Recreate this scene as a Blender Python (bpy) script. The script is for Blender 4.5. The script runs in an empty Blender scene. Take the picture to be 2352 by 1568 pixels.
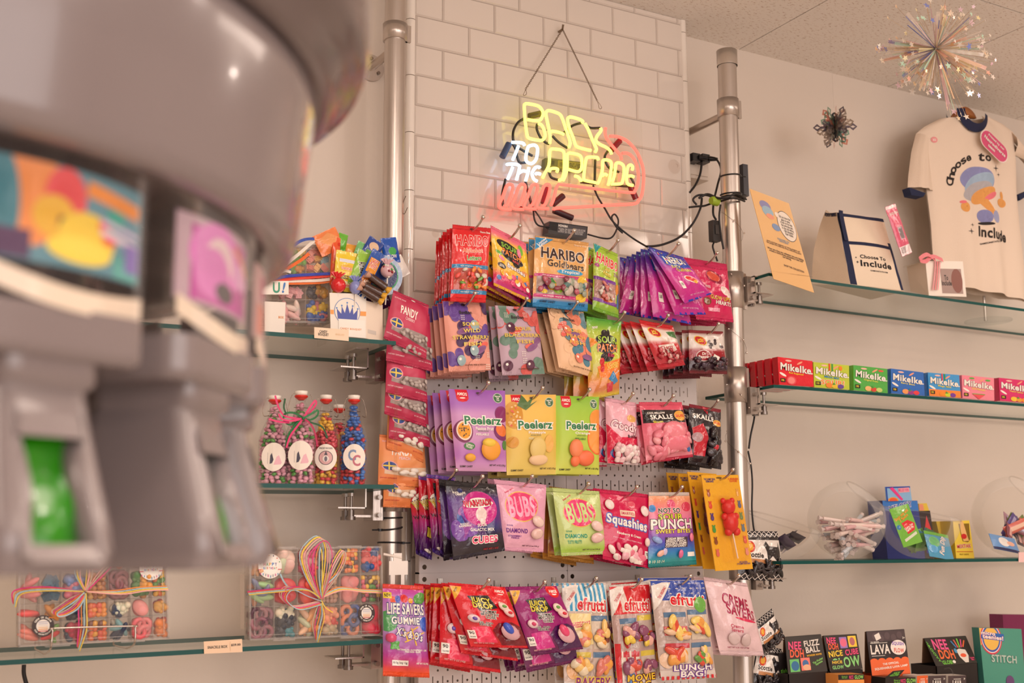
import bpy, bmesh, math, random
from mathutils import Vector, Matrix, noise
from mathutils.geometry import tessellate_polygon
random.seed(7)
C = bpy.context.scene.collection
SC = bpy.context.scene

# ------------------------------------------------------------ camera
H = 1.35                       # eye height above the floor
CAM = Vector((0, -2.53, H))
CX = Vector((0.87365589, -0.00625354, -0.48650414))   # world axes (rows) in camera coordinates x right, y down, z forward
RX = (0.87365589, 0.0777135, 0.48029782)
RZ = (-0.00625354, -0.98528637, 0.17079715)
RY = (-0.48650414, 0.1522215, 0.86031525)
F = 2707.0
cam = bpy.data.cameras.new('camera'); camo = bpy.data.objects.new('camera', cam); C.objects.link(camo)
cam.lens = F / 2352 * 36; cam.sensor_width = 36; cam.clip_start = 0.05
right = Vector((RX[0], RY[0], RZ[0])); down = Vector((RX[1], RY[1], RZ[1])); fwd = Vector((RX[2], RY[2], RZ[2]))
m = Matrix((right, -down, -fwd)).transposed().to_4x4(); m.translation = CAM
camo.matrix_world = m; SC.camera = camo
cam.dof.use_dof = True; cam.dof.focus_distance = 2.85; cam.dof.aperture_fstop = 4.5

def ray(px, py):
    v = (px - 1176, py - 784, F)
    return Vector([r[0]*v[0] + r[1]*v[1] + r[2]*v[2] for r in (RX, RY, RZ)])
def P(px, py, Y):
    """photo point (px,py) lying in the vertical plane y=Y"""
    r = ray(px, py); return CAM + r * ((Y - CAM.y) / r.y)

# ------------------------------------------------------------ light, exposure
SC.view_settings.view_transform = 'Standard'; SC.view_settings.look = 'None'
SC.view_settings.gamma = 1; SC.view_settings.exposure = -0.2; SC.view_settings.use_curve_mapping = False
w = bpy.data.worlds.new('sky'); SC.world = w; w.use_nodes = True
w.node_tree.nodes['Background'].inputs[0].default_value = (0.9, 0.93, 1, 1)
w.node_tree.nodes['Background'].inputs[1].default_value = 1.0
def area(name, loc, size, energy, col, rot=(0, 0, 0), spread=180):
    l = bpy.data.lights.new(name, 'AREA'); l.shape = 'RECTANGLE'; l.size, l.size_y = size
    l.energy = energy; l.color = col; l.spread = math.radians(spread)
    o = bpy.data.objects.new(name, l); C.objects.link(o); o.location = loc; o.rotation_euler = rot
    return o
WARM = (1, .81, .69)
area('ceiling_panel_light', (0.5, -1.9, 2.84), (.6, 1.2), 15, WARM)
area('ceiling_panel_light', (3.6, -1.5, 2.84), (.6, 1.2), 16, WARM)
area('ceiling_panel_light', (2.0, -3.6, 2.84), (.6, 1.2), 18, WARM)
area('ceiling_panel_light', (-1.6, -3.6, 2.84), (.6, 1.2), 18, WARM)
area('shop_window_daylight', (1.5, -5.9, 1.6), (5, 2.2), 95, (1, .84, .76), (math.radians(90), 0, 0))
def lamp(x, y, z, e, r=.035):  # unseen point lamps, added for small crisp highlights and a brighter ceiling
    l = bpy.data.lights.new('added_highlight_lamp', 'POINT'); l.energy = e; l.color = (1, .82, .71); l.shadow_soft_size = r
    o = bpy.data.objects.new('added_highlight_lamp', l); C.objects.link(o); o.location = (x, y, z)
for x, y, z, e in ((-.9, -2.0, 2.65, 7), (.35, -2.35, 2.7, 8), (1.6, -2.1, 2.7, 8), (2.8, -2.3, 2.7, 8), (4.3, -1.6, 2.65, 7), (1.0, -3.9, 2.6, 9), (2.6, -4.3, 2.6, 9)): lamp(x, y, z, e)

# ------------------------------------------------------------ colours and materials
def lin(h):
    r = []
    for i in (0, 2, 4):
        v = int(h[i:i+2], 16) / 255
        r.append(v/12.92 if v <= .04045 else ((v+.055)/1.055)**2.4)
    return (*r, 1.0)
NAMES = dict(W='f6f1e6', K='221c1e', R='e01d24', B='2a3f9e', Y='f6d32c', G='63b23a', P='e8468e', O='f28a2a', V='5f3a90', N='1d2240', LB='8fb6dd', T='1f9a8e', GR='8b8784')
def c(s): return lin(NAMES.get(s, s))
def mat(name, rough=.5, metal=0, bump=0, bscale=40, bstretch=(1, 1, 1), spec=.5, coat=0, trans=None, edge=.35, sub=0, var=0, vscale=8):
    m = bpy.data.materials.new(name); m.use_nodes = True; nt = m.node_tree; N = nt.nodes; L = nt.links
    b = N['Principled BSDF']; out = N['Material Output']
    at = N.new('ShaderNodeVertexColor'); at.layer_name = 'Col'
    src = at.outputs[0]
    if var:
        tc = N.new('ShaderNodeTexCoord'); nz = N.new('ShaderNodeTexNoise'); nz.inputs['Scale'].default_value = vscale
        L.new(tc.outputs['Object'], nz.inputs['Vector'])
        mp = N.new('ShaderNodeMapRange'); mp.inputs[3].default_value = 1-var; mp.inputs[4].default_value = 1+var
        L.new(nz.outputs[0], mp.inputs[0])
        mx = N.new('ShaderNodeVectorMath'); mx.operation = 'SCALE'; L.new(src, mx.inputs[0]); L.new(mp.outputs[0], mx.inputs['Scale'])
        src = mx.outputs[0]
    L.new(src, b.inputs['Base Color'])
    b.inputs['Roughness'].default_value = rough; b.inputs['Metallic'].default_value = metal
    b.inputs['Specular IOR Level'].default_value = spec; b.inputs['Coat Weight'].default_value = coat
    b.inputs['Coat Roughness'].default_value = .08
    if sub: b.inputs['Subsurface Weight'].default_value = sub; b.inputs['Subsurface Scale'].default_value = .01
    if bump:
        tc = N.new('ShaderNodeTexCoord'); mpg = N.new('ShaderNodeMapping'); mpg.inputs['Scale'].default_value = bstretch
        nz = N.new('ShaderNodeTexNoise'); nz.inputs['Scale'].default_value = bscale; nz.inputs['Detail'].default_value = 3
        L.new(tc.outputs['Object'], mpg.inputs[0]); L.new(mpg.outputs[0], nz.inputs['Vector'])
        bp = N.new('ShaderNodeBump'); bp.inputs['Strength'].default_value = bump; bp.inputs['Distance'].default_value = .004
        L.new(nz.outputs[0], bp.inputs['Height']); L.new(bp.outputs[0], b.inputs['Normal'])
    if trans is not None:           # thin clear sheet: part passes straight through, part is surface
        tr = N.new('ShaderNodeBsdfTransparent'); tm = N.new('ShaderNodeMixRGB'); tm.inputs[0].default_value = .25; tm.inputs[1].default_value = (1, 1, 1, 1); L.new(src, tm.inputs[2]); L.new(tm.outputs[0], tr.inputs[0])
        mx = N.new('ShaderNodeMixShader')
        lw = N.new('ShaderNodeLayerWeight'); lw.inputs[0].default_value = .25
        mr = N.new('ShaderNodeMapRange'); mr.inputs[1].default_value = 0; mr.inputs[2].default_value = 1
        mr.inputs[3].default_value = 1-trans; mr.inputs[4].default_value = min(1, 1-trans+edge)
        L.new(lw.outputs['Fresnel'], mr.inputs[0]); L.new(mr.outputs[0], mx.inputs[0])
        L.new(tr.outputs[0], mx.inputs[1]); L.new(b.outputs[0], mx.inputs[2]); L.new(mx.outputs[0], out.inputs[0])
    return m
def emis(name, col, strength):
    m = bpy.data.materials.new(name); m.use_nodes = True; b = m.node_tree.nodes['Principled BSDF']
    b.inputs['Base Color'].default_value = (*col, 1); b.inputs['Emission Color'].default_value = (*col, 1); b.inputs['Emission Strength'].default_value = strength
    return m
MT = dict(
    film=mat('glossy_printed_film', .17, bump=.6, bscale=55, coat=.5),
    matte=mat('matte_printed_pouch', .42, bump=.15, bscale=25),
    seal=mat('crimped_film_seal', .3, bump=.9, bscale=60, bstretch=(1, 1, 9)),
    paper=mat('printed_card', .45),
    gloss=mat('glossy_plastic', .15, coat=.2),
    grey=mat('grey_moulded_plastic', .2, coat=.5),
    black=mat('black_plastic', .35),
    rubber=mat('cable_rubber', .5),
    cloth=mat('woven_cloth', .85, bump=.35, bscale=500),
    metal=mat('brushed_aluminium', .3, metal=.85, bump=.1, bscale=60, bstretch=(6, 6, .1), var=.12, vscale=6),
    chrome=mat('bright_steel', .15, metal=1),
    clear=mat('clear_acrylic', .05, trans=.988, edge=.12),
    glass=mat('clear_glass', .03, trans=.97, edge=.25),
    frost=mat('frosted_polypropylene', .25, trans=.78, edge=.15),
    haze=mat('hazy_clear_lid', .1, trans=.95, edge=.1),
    edge=mat('green_glass_edge', .3, spec=.25),
    wall=mat('painted_plaster', .6, bump=.12, bscale=60, var=.03, vscale=2),
    tile=mat('glazed_tile', .07, bump=.02, bscale=12, coat=.8, spec=.8),
    grout=mat('grout', .8, bump=.2, bscale=200),
    gummy=mat('sugar_gummy', .3, sub=.3),
    sweet=mat('candy_shell', .2, coat=.5),
    ribbon=mat('raffia_ribbon', .5, bump=.6, bscale=120, bstretch=(1, 1, 1)),
    wood=mat('varnished_wood', .3, bump=.1, bscale=30, bstretch=(1, 1, 8)),
    foil=mat('iridescent_foil', .12, metal=.7, bump=.8, bscale=30),
    peg=mat('powder_coated_steel', .35),
)
# ceiling tile: fissured mineral board
def ceiling_mat():
    m = bpy.data.materials.new('mineral_fibre_tile'); m.use_nodes = True; N = m.node_tree.nodes; L = m.node_tree.links
    b = N['Principled BSDF']; b.inputs['Roughness'].default_value = .9
    tc = N.new('ShaderNodeTexCoord'); mp = N.new('ShaderNodeMapping'); mp.inputs['Scale'].default_value = (1, 2.8, 1)
    L.new(tc.outputs['Object'], mp.inputs[0])
    nz = N.new('ShaderNodeTexNoise'); nz.inputs['Scale'].default_value = 75; nz.inputs['Detail'].default_value = 4; nz.inputs['Roughness'].default_value = .6
    L.new(mp.outputs[0], nz.inputs['Vector'])
    r = N.new('ShaderNodeValToRGB'); r.color_ramp.elements[0].position = .36; r.color_ramp.elements[1].position = .42
    r.color_ramp.elements[0].color = lin('c4ad9c'); r.color_ramp.elements[1].color = lin('ece5dd')
    L.new(nz.outputs[0], r.inputs[0]); L.new(r.outputs[0], b.inputs['Base Color'])
    bp = N.new('ShaderNodeBump'); bp.inputs['Strength'].default_value = .5; bp.inputs['Distance'].default_value = .004
    L.new(r.outputs[0], bp.inputs['Height']); L.new(bp.outputs[0], b.inputs['Normal'])
    return m
MT['ceil'] = ceiling_mat()

# ------------------------------------------------------------ mesh builder
class MB:
    def __init__(s): s.v = []; s.f = []; s.c = []; s.sm = []
    def add(s, vs, fs, col, smooth=False):
        n = len(s.v); s.v += [tuple(v) for v in vs]
        k = c(col) if isinstance(col, str) else col
        for f in fs: s.f.append([i+n for i in f]); s.c.append(k); s.sm.append(smooth)
        return s
    def box(s, a, b, col, ax=None):
        x0, x1 = sorted((a[0], b[0])); y0, y1 = sorted((a[1], b[1])); z0, z1 = sorted((a[2], b[2]))
        vs = [(x, y, z) for z in (z0, z1) for y in (y0, y1) for x in (x0, x1)]
        if ax: vs = [ax @ Vector(v) for v in vs]
        return s.add(vs, [(0, 2, 3, 1), (4, 5, 7, 6), (0, 1, 5, 4), (2, 6, 7, 3), (0, 4, 6, 2), (1, 3, 7, 5)], col)
    def hexa(s, q0, q1, col):      # q0 front quad TL,TR,BR,BL ; q1 back quad
        return s.add(list(q0)+list(q1), [(0, 3, 2, 1), (4, 5, 6, 7), (0, 1, 5, 4), (1, 2, 6, 5), (2, 3, 7, 6), (3, 0, 4, 7)], col)
    def tube(s, pts, r, col, n=8, closed=False, caps=True):
        pts = [Vector(p) for p in pts]; m = len(pts); vs = []; fs = []
        rr = r if isinstance(r, (list, tuple)) else [r]*m
        up = None
        for i, p in enumerate(pts):
            if closed: t = pts[(i+1) % m] - pts[i-1]
            else: t = pts[min(i+1, m-1)] - pts[max(i-1, 0)]
            if t.length < 1e-9: t = Vector((0, 0, 1))
            t.normalize()
            if up is None: up = t.orthogonal().normalized()
            up = (up - t*up.dot(t))
            if up.length < 1e-6: up = t.orthogonal()
            up.normalize(); sd = t.cross(up)
            for k in range(n):
                a = 2*math.pi*k/n; vs.append(p + (up*math.cos(a) + sd*math.sin(a))*rr[i])
        for i in range(m if closed else m-1):
            j = (i+1) % m
            for k in range(n): l = (k+1) % n; fs.append((i*n+k, i*n+l, j*n+l, j*n+k))
        s.add(vs, fs, col, True)
        if caps and not closed: s.add(vs[:n], [tuple(range(n))[::-1]], col); s.add(vs[-n:], [tuple(range(n))], col)
        return s
    def ball(s, p, r, col, n=10, m=6, sc=(1, 1, 1), rot=None, smooth=True):
        vs = [Vector((0, 0, 1))]
        for i in range(1, m):
            t = math.pi*i/m
            for k in range(n): a = 2*math.pi*k/n; vs.append(Vector((math.sin(t)*math.cos(a), math.sin(t)*math.sin(a), math.cos(t))))
        vs.append(Vector((0, 0, -1)))
        o = []
        for v in vs:
            v = Vector((v.x*sc[0]*r, v.y*sc[1]*r, v.z*sc[2]*r))
            if rot: v = rot @ v
            o.append(v + Vector(p))
        fs = [(0, 1+k, 1+(k+1) % n) for k in range(n)]
        for i in range(m-2):
            for k in range(n): l = (k+1) % n; a = 1+i*n; fs.append((a+k, a+n+k, a+n+l, a+l))
        a = 1+(m-2)*n; fs += [(a+k, len(vs)-1, a+(k+1) % n) for k in range(n)]
        return s.add(o, fs, col, smooth)
    def lathe(s, p, prof, col, n=32, a0=0, a1=2*math.pi, sx=1, sy=1, rot=None):
        full = abs(a1-a0-2*math.pi) < 1e-6; m = n if full else n+1; vs = []
        for (r, z) in prof:
            for k in range(m):
                a = a0+(a1-a0)*k/n; v = Vector((r*math.cos(a)*sx, r*math.sin(a)*sy, z)); v = rot @ v if rot else v; vs.append(v+Vector(p))
        fs = []
        for i in range(len(prof)-1):
            for k in range(n): l = (k+1) % m; fs.append((i*m+k, i*m+l, (i+1)*m+l, (i+1)*m+k))
        return s.add(vs, fs, col, True)
    def strip(s, pts, wv, col, th=0):   # flat ribbon along pts, half-width vector wv (one or per point)
        pts = [Vector(p) for p in pts]; W_ = wv if isinstance(wv, list) else [Vector(wv)]*len(pts)
        vs = []
        for p, q in zip(pts, W_): vs += [p-Vector(q), p+Vector(q)]
        return s.add(vs, [(2*i, 2*i+1, 2*i+3, 2*i+2) for i in range(len(pts)-1)], col, True)
    def rib(s, pts, hw, col):   # ribbon lying parallel to the wall, turned along its path
        pts = [Vector(p) for p in pts]; W_ = []
        for i in range(len(pts)):
            t = pts[min(i+1, len(pts)-1)]-pts[max(i-1, 0)]; n = t.cross(Vector((0, 1, 0)))
            if n.length < 1e-7: n = Vector((0, 0, 1))
            W_.append(n.normalized()*hw+Vector((0, hw*.35, 0)))
        return s.strip(pts, W_, col)
    def sheet(s, S, nu, nv, col, u0=0, u1=1, v0=0, v1=1, h=0, smooth=True):  # grid on surface S(u,v,h)
        vs = [S(u0+(u1-u0)*i/nu, v0+(v1-v0)*j/nv, h) for j in range(nv+1) for i in range(nu+1)]
        w_ = nu+1; k0 = len(s.c)
        fs = [t for j in range(nv) for i in range(nu) for t in ((j*w_+i, (j+1)*w_+i, j*w_+i+1), ((j+1)*w_+i, (j+1)*w_+i+1, j*w_+i+1))]
        if callable(col):
            n = len(s.v); s.v += [tuple(v) for v in vs]
            for f in fs: s.f.append([i+n for i in f]); s.c.append([col((i % w_)/nu, v0+(v1-v0)*(i//w_)/nv) for i in f]); s.sm.append(smooth)
            return s
        return s.add(vs, fs, col, smooth)
    def mesh(s, name, mt, org=(0, 0, 0)):
        me = bpy.data.meshes.new(name); ox, oy, oz = org
        me.from_pydata([(x-ox, y-oy, z-oz) for x, y, z in s.v], [], s.f); me.update()
        at = me.color_attributes.new('Col', 'FLOAT_COLOR', 'CORNER'); buf = []
        for f, k in zip(s.f, s.c): buf += [x for q in k for x in q] if isinstance(k, list) else list(k)*len(f)
        at.data.foreach_set('color', buf)
        me.polygons.foreach_set('use_smooth', s.sm); me.materials.append(MT[mt] if isinstance(mt, str) else mt)
        return me
def tag(o, label=None, cat=None, group=None, kind=None):
    for k, v in (('label', label), ('category', cat), ('group', group), ('kind', kind)):
        if v: o[k] = v
    return o
def link(name, me, parent=None, loc=(0, 0, 0)):
    o = bpy.data.objects.new(name, me); C.objects.link(o)
    if parent: o.parent = parent
    else: o.location = loc
    return o
def obj(name, mb, mt, parent=None, org=None):
    """one mesh object; vertices given in world space"""
    if parent is not None:
        r = parent
        off = Vector((0, 0, 0))
        while r is not None: off += r.location; r = r.parent
        return link(name, mb.mesh(name, mt, off), parent)
    if org is None:
        xs = [v[0] for v in mb.v]; ys = [v[1] for v in mb.v]; zs = [v[2] for v in mb.v]
        org = ((min(xs)+max(xs))/2, (min(ys)+max(ys))/2, min(zs))
    return link(name, mb.mesh(name, mt, org), None, org)
def thing(name, loc, label, cat, group=None, rot=None):
    o = bpy.data.objects.new(name, None); C.objects.link(o); o.location = loc; o.empty_display_size = .02
    return tag(o, label, cat, group)
def solo(name, mb, mt, label, cat, group=None, kind=None, org=None):
    return tag(obj(name, mb, mt, None, org), label, cat, group, kind)
def struct(name, mb, mt): o = obj(name, mb, mt); o['kind'] = 'structure'; return o
def kids(o): return [q for q in list(C.objects) if q.parent == o]
def dup(o, loc, rot, label, ch):
    r = o.copy(); C.objects.link(r); r.location = loc; r.rotation_euler = rot; r['label'] = label
    for q in ch:
        d = q.copy(); C.objects.link(d); d.parent = r
    return r

# ------------------------------------------------------------ printing: flat artwork laid on a surface S(u,v,h)
TC = {}
def text2d(t, off):
    k = (t, off)
    if k in TC: return TC[k]
    cu = bpy.data.curves.new('t', 'FONT'); cu.body = t; cu.size = 1; cu.resolution_u = 3; cu.offset = off; cu.fill_mode = 'FRONT'; cu.space_character = 1.08; cu.space_line = .8; cu.align_x = 'CENTER'
    o = bpy.data.objects.new('t', cu); me = bpy.data.meshes.new_from_object(o)
    vs = [(v.co.x, v.co.y) for v in me.vertices]; fs = [tuple(p.vertices) for p in me.polygons]
    bpy.data.objects.remove(o); bpy.data.meshes.remove(me); bpy.data.curves.remove(cu)
    TC[k] = (vs, fs); return TC[k]
def textfit(t, bold, out=None):
    vs, fs = text2d(t, bold)
    xs = [v[0] for v in vs] or [0, 1]; ys = [v[1] for v in vs] or [0, 1]
    bb = (min(xs), max(xs), min(ys), max(ys))
    if out is not None: vs, fs = text2d(t, out)
    return [((x-bb[0])/(bb[1]-bb[0])-.5, .5-(y-bb[2])/(bb[3]-bb[2])) for x, y in vs], fs, (bb[1]-bb[0])/(bb[3]-bb[2])
def prints(mb, S, W, Hh, items, nu=0, nv=0, lift=.0004):
    """items in fractions of width W / height Hh; u right, v down; nu x nv is the grid the surface underneath is made of"""
    if nu and nv:
        S0 = S; G_ = {}
        def gp(i, j):
            if (i, j) not in G_: G_[i, j] = (Vector(S0(i/nu, j/nv, 0)), Vector(S0(i/nu, j/nv, .001)))
            return G_[i, j]
        def S(u, v, h=0):
            x = min(max(u*nu, 0), nu-1e-6); y = min(max(v*nv, 0), nv-1e-6); i, j = int(x), int(y); a, b = x-i, y-j
            if a+b <= 1: w3 = ((gp(i, j), 1-a-b), (gp(i+1, j), a), (gp(i, j+1), b))
            else: w3 = ((gp(i+1, j+1), a+b-1), (gp(i, j+1), 1-a), (gp(i+1, j), 1-b))
            p_ = Vector((0, 0, 0)); q_ = Vector((0, 0, 0))
            for (g0, g1), w_ in w3: p_ += g0*w_; q_ += g1*w_
            return p_+(q_-p_)*(h*1000)
    V = []; Fs = []; K = []; cols = []; hs = []; lev = [0]
    def put(vs, fs, col):
        n = len(V); V.extend(vs)
        for f in fs: Fs.append([i+n for i in f]); K.append(len(cols))
        q_ = c(col) if isinstance(col, str) else col
        lev[0] += 1
        cols.append(q_); hs.append(lift*(1+(.09 if nu and nv else .2)*lev[0]))
    def rotated(pts, cx, cy, rot):
        if not rot: return [(cx+x/W, cy+y/Hh) for x, y in pts]
        a = math.radians(rot); ca, sa = math.cos(a), math.sin(a)
        return [(cx+(x*ca-y*sa)/W, cy+(x*sa+y*ca)/Hh) for x, y in pts]
    domes = []
    for it in items:
        k = it[0]
        if k == 'T':
            _, t, cx, cy, w_, h_, col = it[:7]; rot = it[7] if len(it) > 7 else 0; oc = it[8] if len(it) > 8 else None
            ow = it[9] if len(it) > 9 else .09
            if oc:
                vs, fs, a = textfit(t, .03, ow); hh = h_*Hh if h_ else w_*W/a
                put(rotated([(x*w_*W, y*hh) for x, y in vs], cx, cy, rot), fs, oc)
            vs, fs, a = textfit(t, .03); hh = h_*Hh if h_ else w_*W/a
            put(rotated([(x*w_*W, y*hh) for x, y in vs], cx, cy, rot), fs, col)
        elif k == 'E':
            _, cx, cy, rx, ry, col = it[:6]; rot = it[6] if len(it) > 6 else 0
            n = 32 if rx*W > .010 else (16 if rx*W > .005 else 9)
            ry_ = ry*Hh if ry else rx*W
            pts = [(rx*W*math.cos(2*math.pi*i/n), ry_*math.sin(2*math.pi*i/n)) for i in range(n)]
            put(rotated(pts, cx, cy, rot), [tuple(range(n))], col)
        elif k == 'R':
            _, x0, y0, x1, y1, col = it[:6]; rot = it[6] if len(it) > 6 else 0
            a, b = (x1-x0)*W/2, (y1-y0)*Hh/2
            put(rotated([(-a, -b), (a, -b), (a, b), (-a, b)], (x0+x1)/2, (y0+y1)/2, rot), [(0, 1, 2, 3)], col)
        elif k == 'G':
            pts = it[1]; tr = tessellate_polygon([[Vector((x*W, -y*Hh, 0)) for x, y in pts]]); put(list(pts), [tuple(t) for t in tr], it[2])
        elif k == 'D': domes.append(it)
    if Fs:
        bm = bmesh.new(); lay = bm.faces.layers.int.new('k'); bv = [bm.verts.new((x, y, 0)) for x, y in V]
        for f, k in zip(Fs, K):
            if len(set(f)) < 3: continue
            try: q = bm.faces.new([bv[i] for i in f]); q[lay] = k
            except ValueError: pass
        lo, hi = .004, .996
        cuts = [((1, 0, 0), lo, -1), ((1, 0, 0), hi, 1), ((0, 1, 0), lo, -1), ((0, 1, 0), hi, 1)]
        for nrm, d, sgn in cuts:
            bmesh.ops.bisect_plane(bm, geom=bm.verts[:]+bm.edges[:]+bm.faces[:], plane_co=[x*d for x in nrm], plane_no=nrm, clear_inner=sgn < 0, clear_outer=sgn > 0)
        for i in range(1, nu): bmesh.ops.bisect_plane(bm, geom=bm.verts[:]+bm.edges[:]+bm.faces[:], plane_co=(i/nu, 0, 0), plane_no=(1, 0, 0))
        for i in range(1, nv): bmesh.ops.bisect_plane(bm, geom=bm.verts[:]+bm.edges[:]+bm.faces[:], plane_co=(0, i/nv, 0), plane_no=(0, 1, 0))
        if nu and nv:
            for i in range(1, nu+nv): bmesh.ops.bisect_plane(bm, geom=bm.verts[:]+bm.edges[:]+bm.faces[:], plane_co=(i/nu, 0, 0), plane_no=Vector((nu, nv, 0)).normalized())
        bm.verts.index_update()
        n0 = len(mb.v); hv = {}
        for f in bm.faces:
            for q in f.verts: hv[q.index] = hs[f[lay]]
        mb.v += [tuple(S(q.co.x, q.co.y, hv.get(q.index, 0))) for q in bm.verts]
        for f in bm.faces:
            idx = [q.index+n0 for q in f.verts]
            a = f.normal.z
            if a > 0: idx.reverse()
            mb.f.append(idx); mb.c.append(cols[f[lay]]); mb.sm.append(bool(nu))
        bm.free()
    for it in domes:
        _, cx, cy, rx, ry, col, hh = it[:7]; rot = it[7] if len(it) > 7 else 0
        n = 9 if rx*W < .008 else 18; ry_ = ry*Hh if ry else rx*W; rings = []
        for t, z in ((1, 0), (.93, .4), (.75, .75), (.4, .95)):
            rings.append([(*q, z) for q in rotated([(rx*W*t*math.cos(2*math.pi*i/n), ry_*t*math.sin(2*math.pi*i/n)) for i in range(n)], cx, cy, rot)])
        vs = [S(min(max(x, .02), .98), min(max(y, .02), .98), lift*16+z*hh) for r in rings for x, y, z in r]+[S(min(max(cx, .02), .98), min(max(cy, .02), .98), lift*16+hh)]
        fs = [(r*n+(i+1) % n, r*n+i, (r+1)*n+i, (r+1)*n+(i+1) % n) for r in range(3) for i in range(n)]+[(3*n+(i+1) % n, 3*n+i, 4*n) for i in range(n)]
        fs = [tuple(reversed(f)) for f in fs]
        mb.add(vs, fs, col, True)
def quadS(TL, TR, BR, BL, nrm=None):
    TL, TR, BR, BL = map(Vector, (TL, TR, BR, BL))
    n = nrm or (BL-TL).cross(TR-TL).normalized()
    def S(u, v, h=0): return TL*(1-u)*(1-v)+TR*u*(1-v)+BR*u*v+BL*(1-u)*v + n*h
    return S, ((TR-TL).length+(BR-BL).length)/2, ((BL-TL).length+(BR-TR).length)/2
def scatter(n, x0, y0, x1, y1, rx, ry, cols, dome=0, seed=1):
    r = random.Random(seed); o = []
    for i in range(n):
        o.append(('D' if dome else 'E', r.uniform(x0, x1), r.uniform(y0, y1), rx*r.uniform(.7, 1.2), ry*r.uniform(.7, 1.2), r.choice(cols)) + ((dome, r.uniform(0, 180)) if dome else (r.uniform(0, 180),)))
    return o
# ------------------------------------------------------------ room shell
WY, TY = .16, .07                    # plaster wall plane, tile plane; the pegboard stands at y=0
ZC = P(1697, 114, WY).z              # ceiling height
TX0, TX1 = P(952, 300, TY).x, P(1575, 300, TY).x
s_ = MB().box((-3, -6.2, -.05), (6, .4, 0), 'd8cdc2'); struct('floor', s_, 'grout')
xs_ = [P(1697, 114, WY).x, P(2038, 200, WY).x]; pit = xs_[1]-xs_[0]
mb = MB(); k = -9
while xs_[0]+k*pit < 6:
    x0 = xs_[0]+k*pit
    for j in range(11):
        y1 = WY+.05-j*pit; mb.box((x0+.002, y1-pit+.002, ZC), (x0+pit-.002, y1-.002, ZC+.02), 'e0d8cf')
    k += 1
struct('ceiling', mb, 'ceil')
struct('trim_1', MB().box((-3, -6.2, ZC+.012), (6, .4, ZC+.05), '6b5a50'), 'grout')   # dark void above the tile joints
struct('wall_back', MB().box((-3, WY, 0), (6, WY+.1, ZC+.02), 'dcd0c4'), 'wall')
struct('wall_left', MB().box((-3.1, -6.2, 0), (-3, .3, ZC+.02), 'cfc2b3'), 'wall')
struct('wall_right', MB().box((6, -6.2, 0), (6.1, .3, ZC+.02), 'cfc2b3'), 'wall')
fw = MB()
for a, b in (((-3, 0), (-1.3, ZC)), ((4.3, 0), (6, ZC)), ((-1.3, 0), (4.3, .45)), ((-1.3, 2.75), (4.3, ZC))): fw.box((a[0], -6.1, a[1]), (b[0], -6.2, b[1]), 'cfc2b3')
struct('wall_front', fw, 'wall')
wf = MB()
for x in (-1.3, .56, 2.42, 4.26): wf.box((x, -6.12, .45), (x+.05, -6.18, 2.75), 'd8d8d8')
for z in (.45, 2.7): wf.box((-1.3, -6.12, z), (4.3, -6.18, z+.05), 'd8d8d8')
struct('window_1', wf, 'metal')
# tiled pier
rp = P(953, 170, TY).z; rh = P(953, 104, TY).z-P(953, 172.7, TY).z; tw = .1525
gx = P(1078, 207, TY).x
gr = MB().box((TX0, TY+.004, 0), (TX1, WY, ZC), 'b3a59a')
zr = rp
while zr > 0: zr -= rh
row = round((rp-zr)/rh); i0 = 0
tl = MB(); rt = random.Random(3); j = 0; z = zr
while z < ZC:
    odd = (row-j) % 2        # row whose lower edge is rp has its joints at gx-half
    x = gx-(10*tw)-(tw/2 if odd == 0 else 0)
    z0, z1 = z+.001, min(z+rh-.001, ZC)
    while x < TX1:
        x0, x1 = max(x+.001, TX0), min(x+tw-.001, TX1-.001)
        if x1-x0 > .006 and z1-z0 > .006:
            a = rt.uniform(-.0004, .0004); b_ = rt.uniform(-.0003, .0003); e = .003; y0 = TY
            q = [(x0, TY+.004, z1), (x1, TY+.004, z1), (x1, TY+.004, z0), (x0, TY+.004, z0)]
            r = [(x0+e, y0+a, z1-e), (x1-e, y0-a, z1-e), (x1-e, y0-a+b_, z0+e), (x0+e, y0+a+b_, z0+e)]
            tl.add(q+r, [(4, 7, 6, 5), (0, 4, 5, 1), (1, 5, 6, 2), (2, 6, 7, 3), (3, 7, 4, 0)], 'ded3c9')
        x += tw
    z += rh; j += 1
struct('wall_pier', gr, 'grout'); struct('wall_tiles', tl, 'tile')
for nm, x in (('trim_2', TX0-.008), ('trim_3', TX1+.006)):
    t_ = MB(); z = 0.1
    while z < ZC:
        z2 = min(z+.152, ZC); t_.tube([(x, TY+.012, z+.001), (x, TY+.012, z2-.001)], .013, 'efe6dc', n=14); z = z2
    t_.box((x-.004, TY+.012, 0), (x+.004, WY, ZC), 'e4d9cc')
    struct(nm, t_, 'tile')

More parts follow.
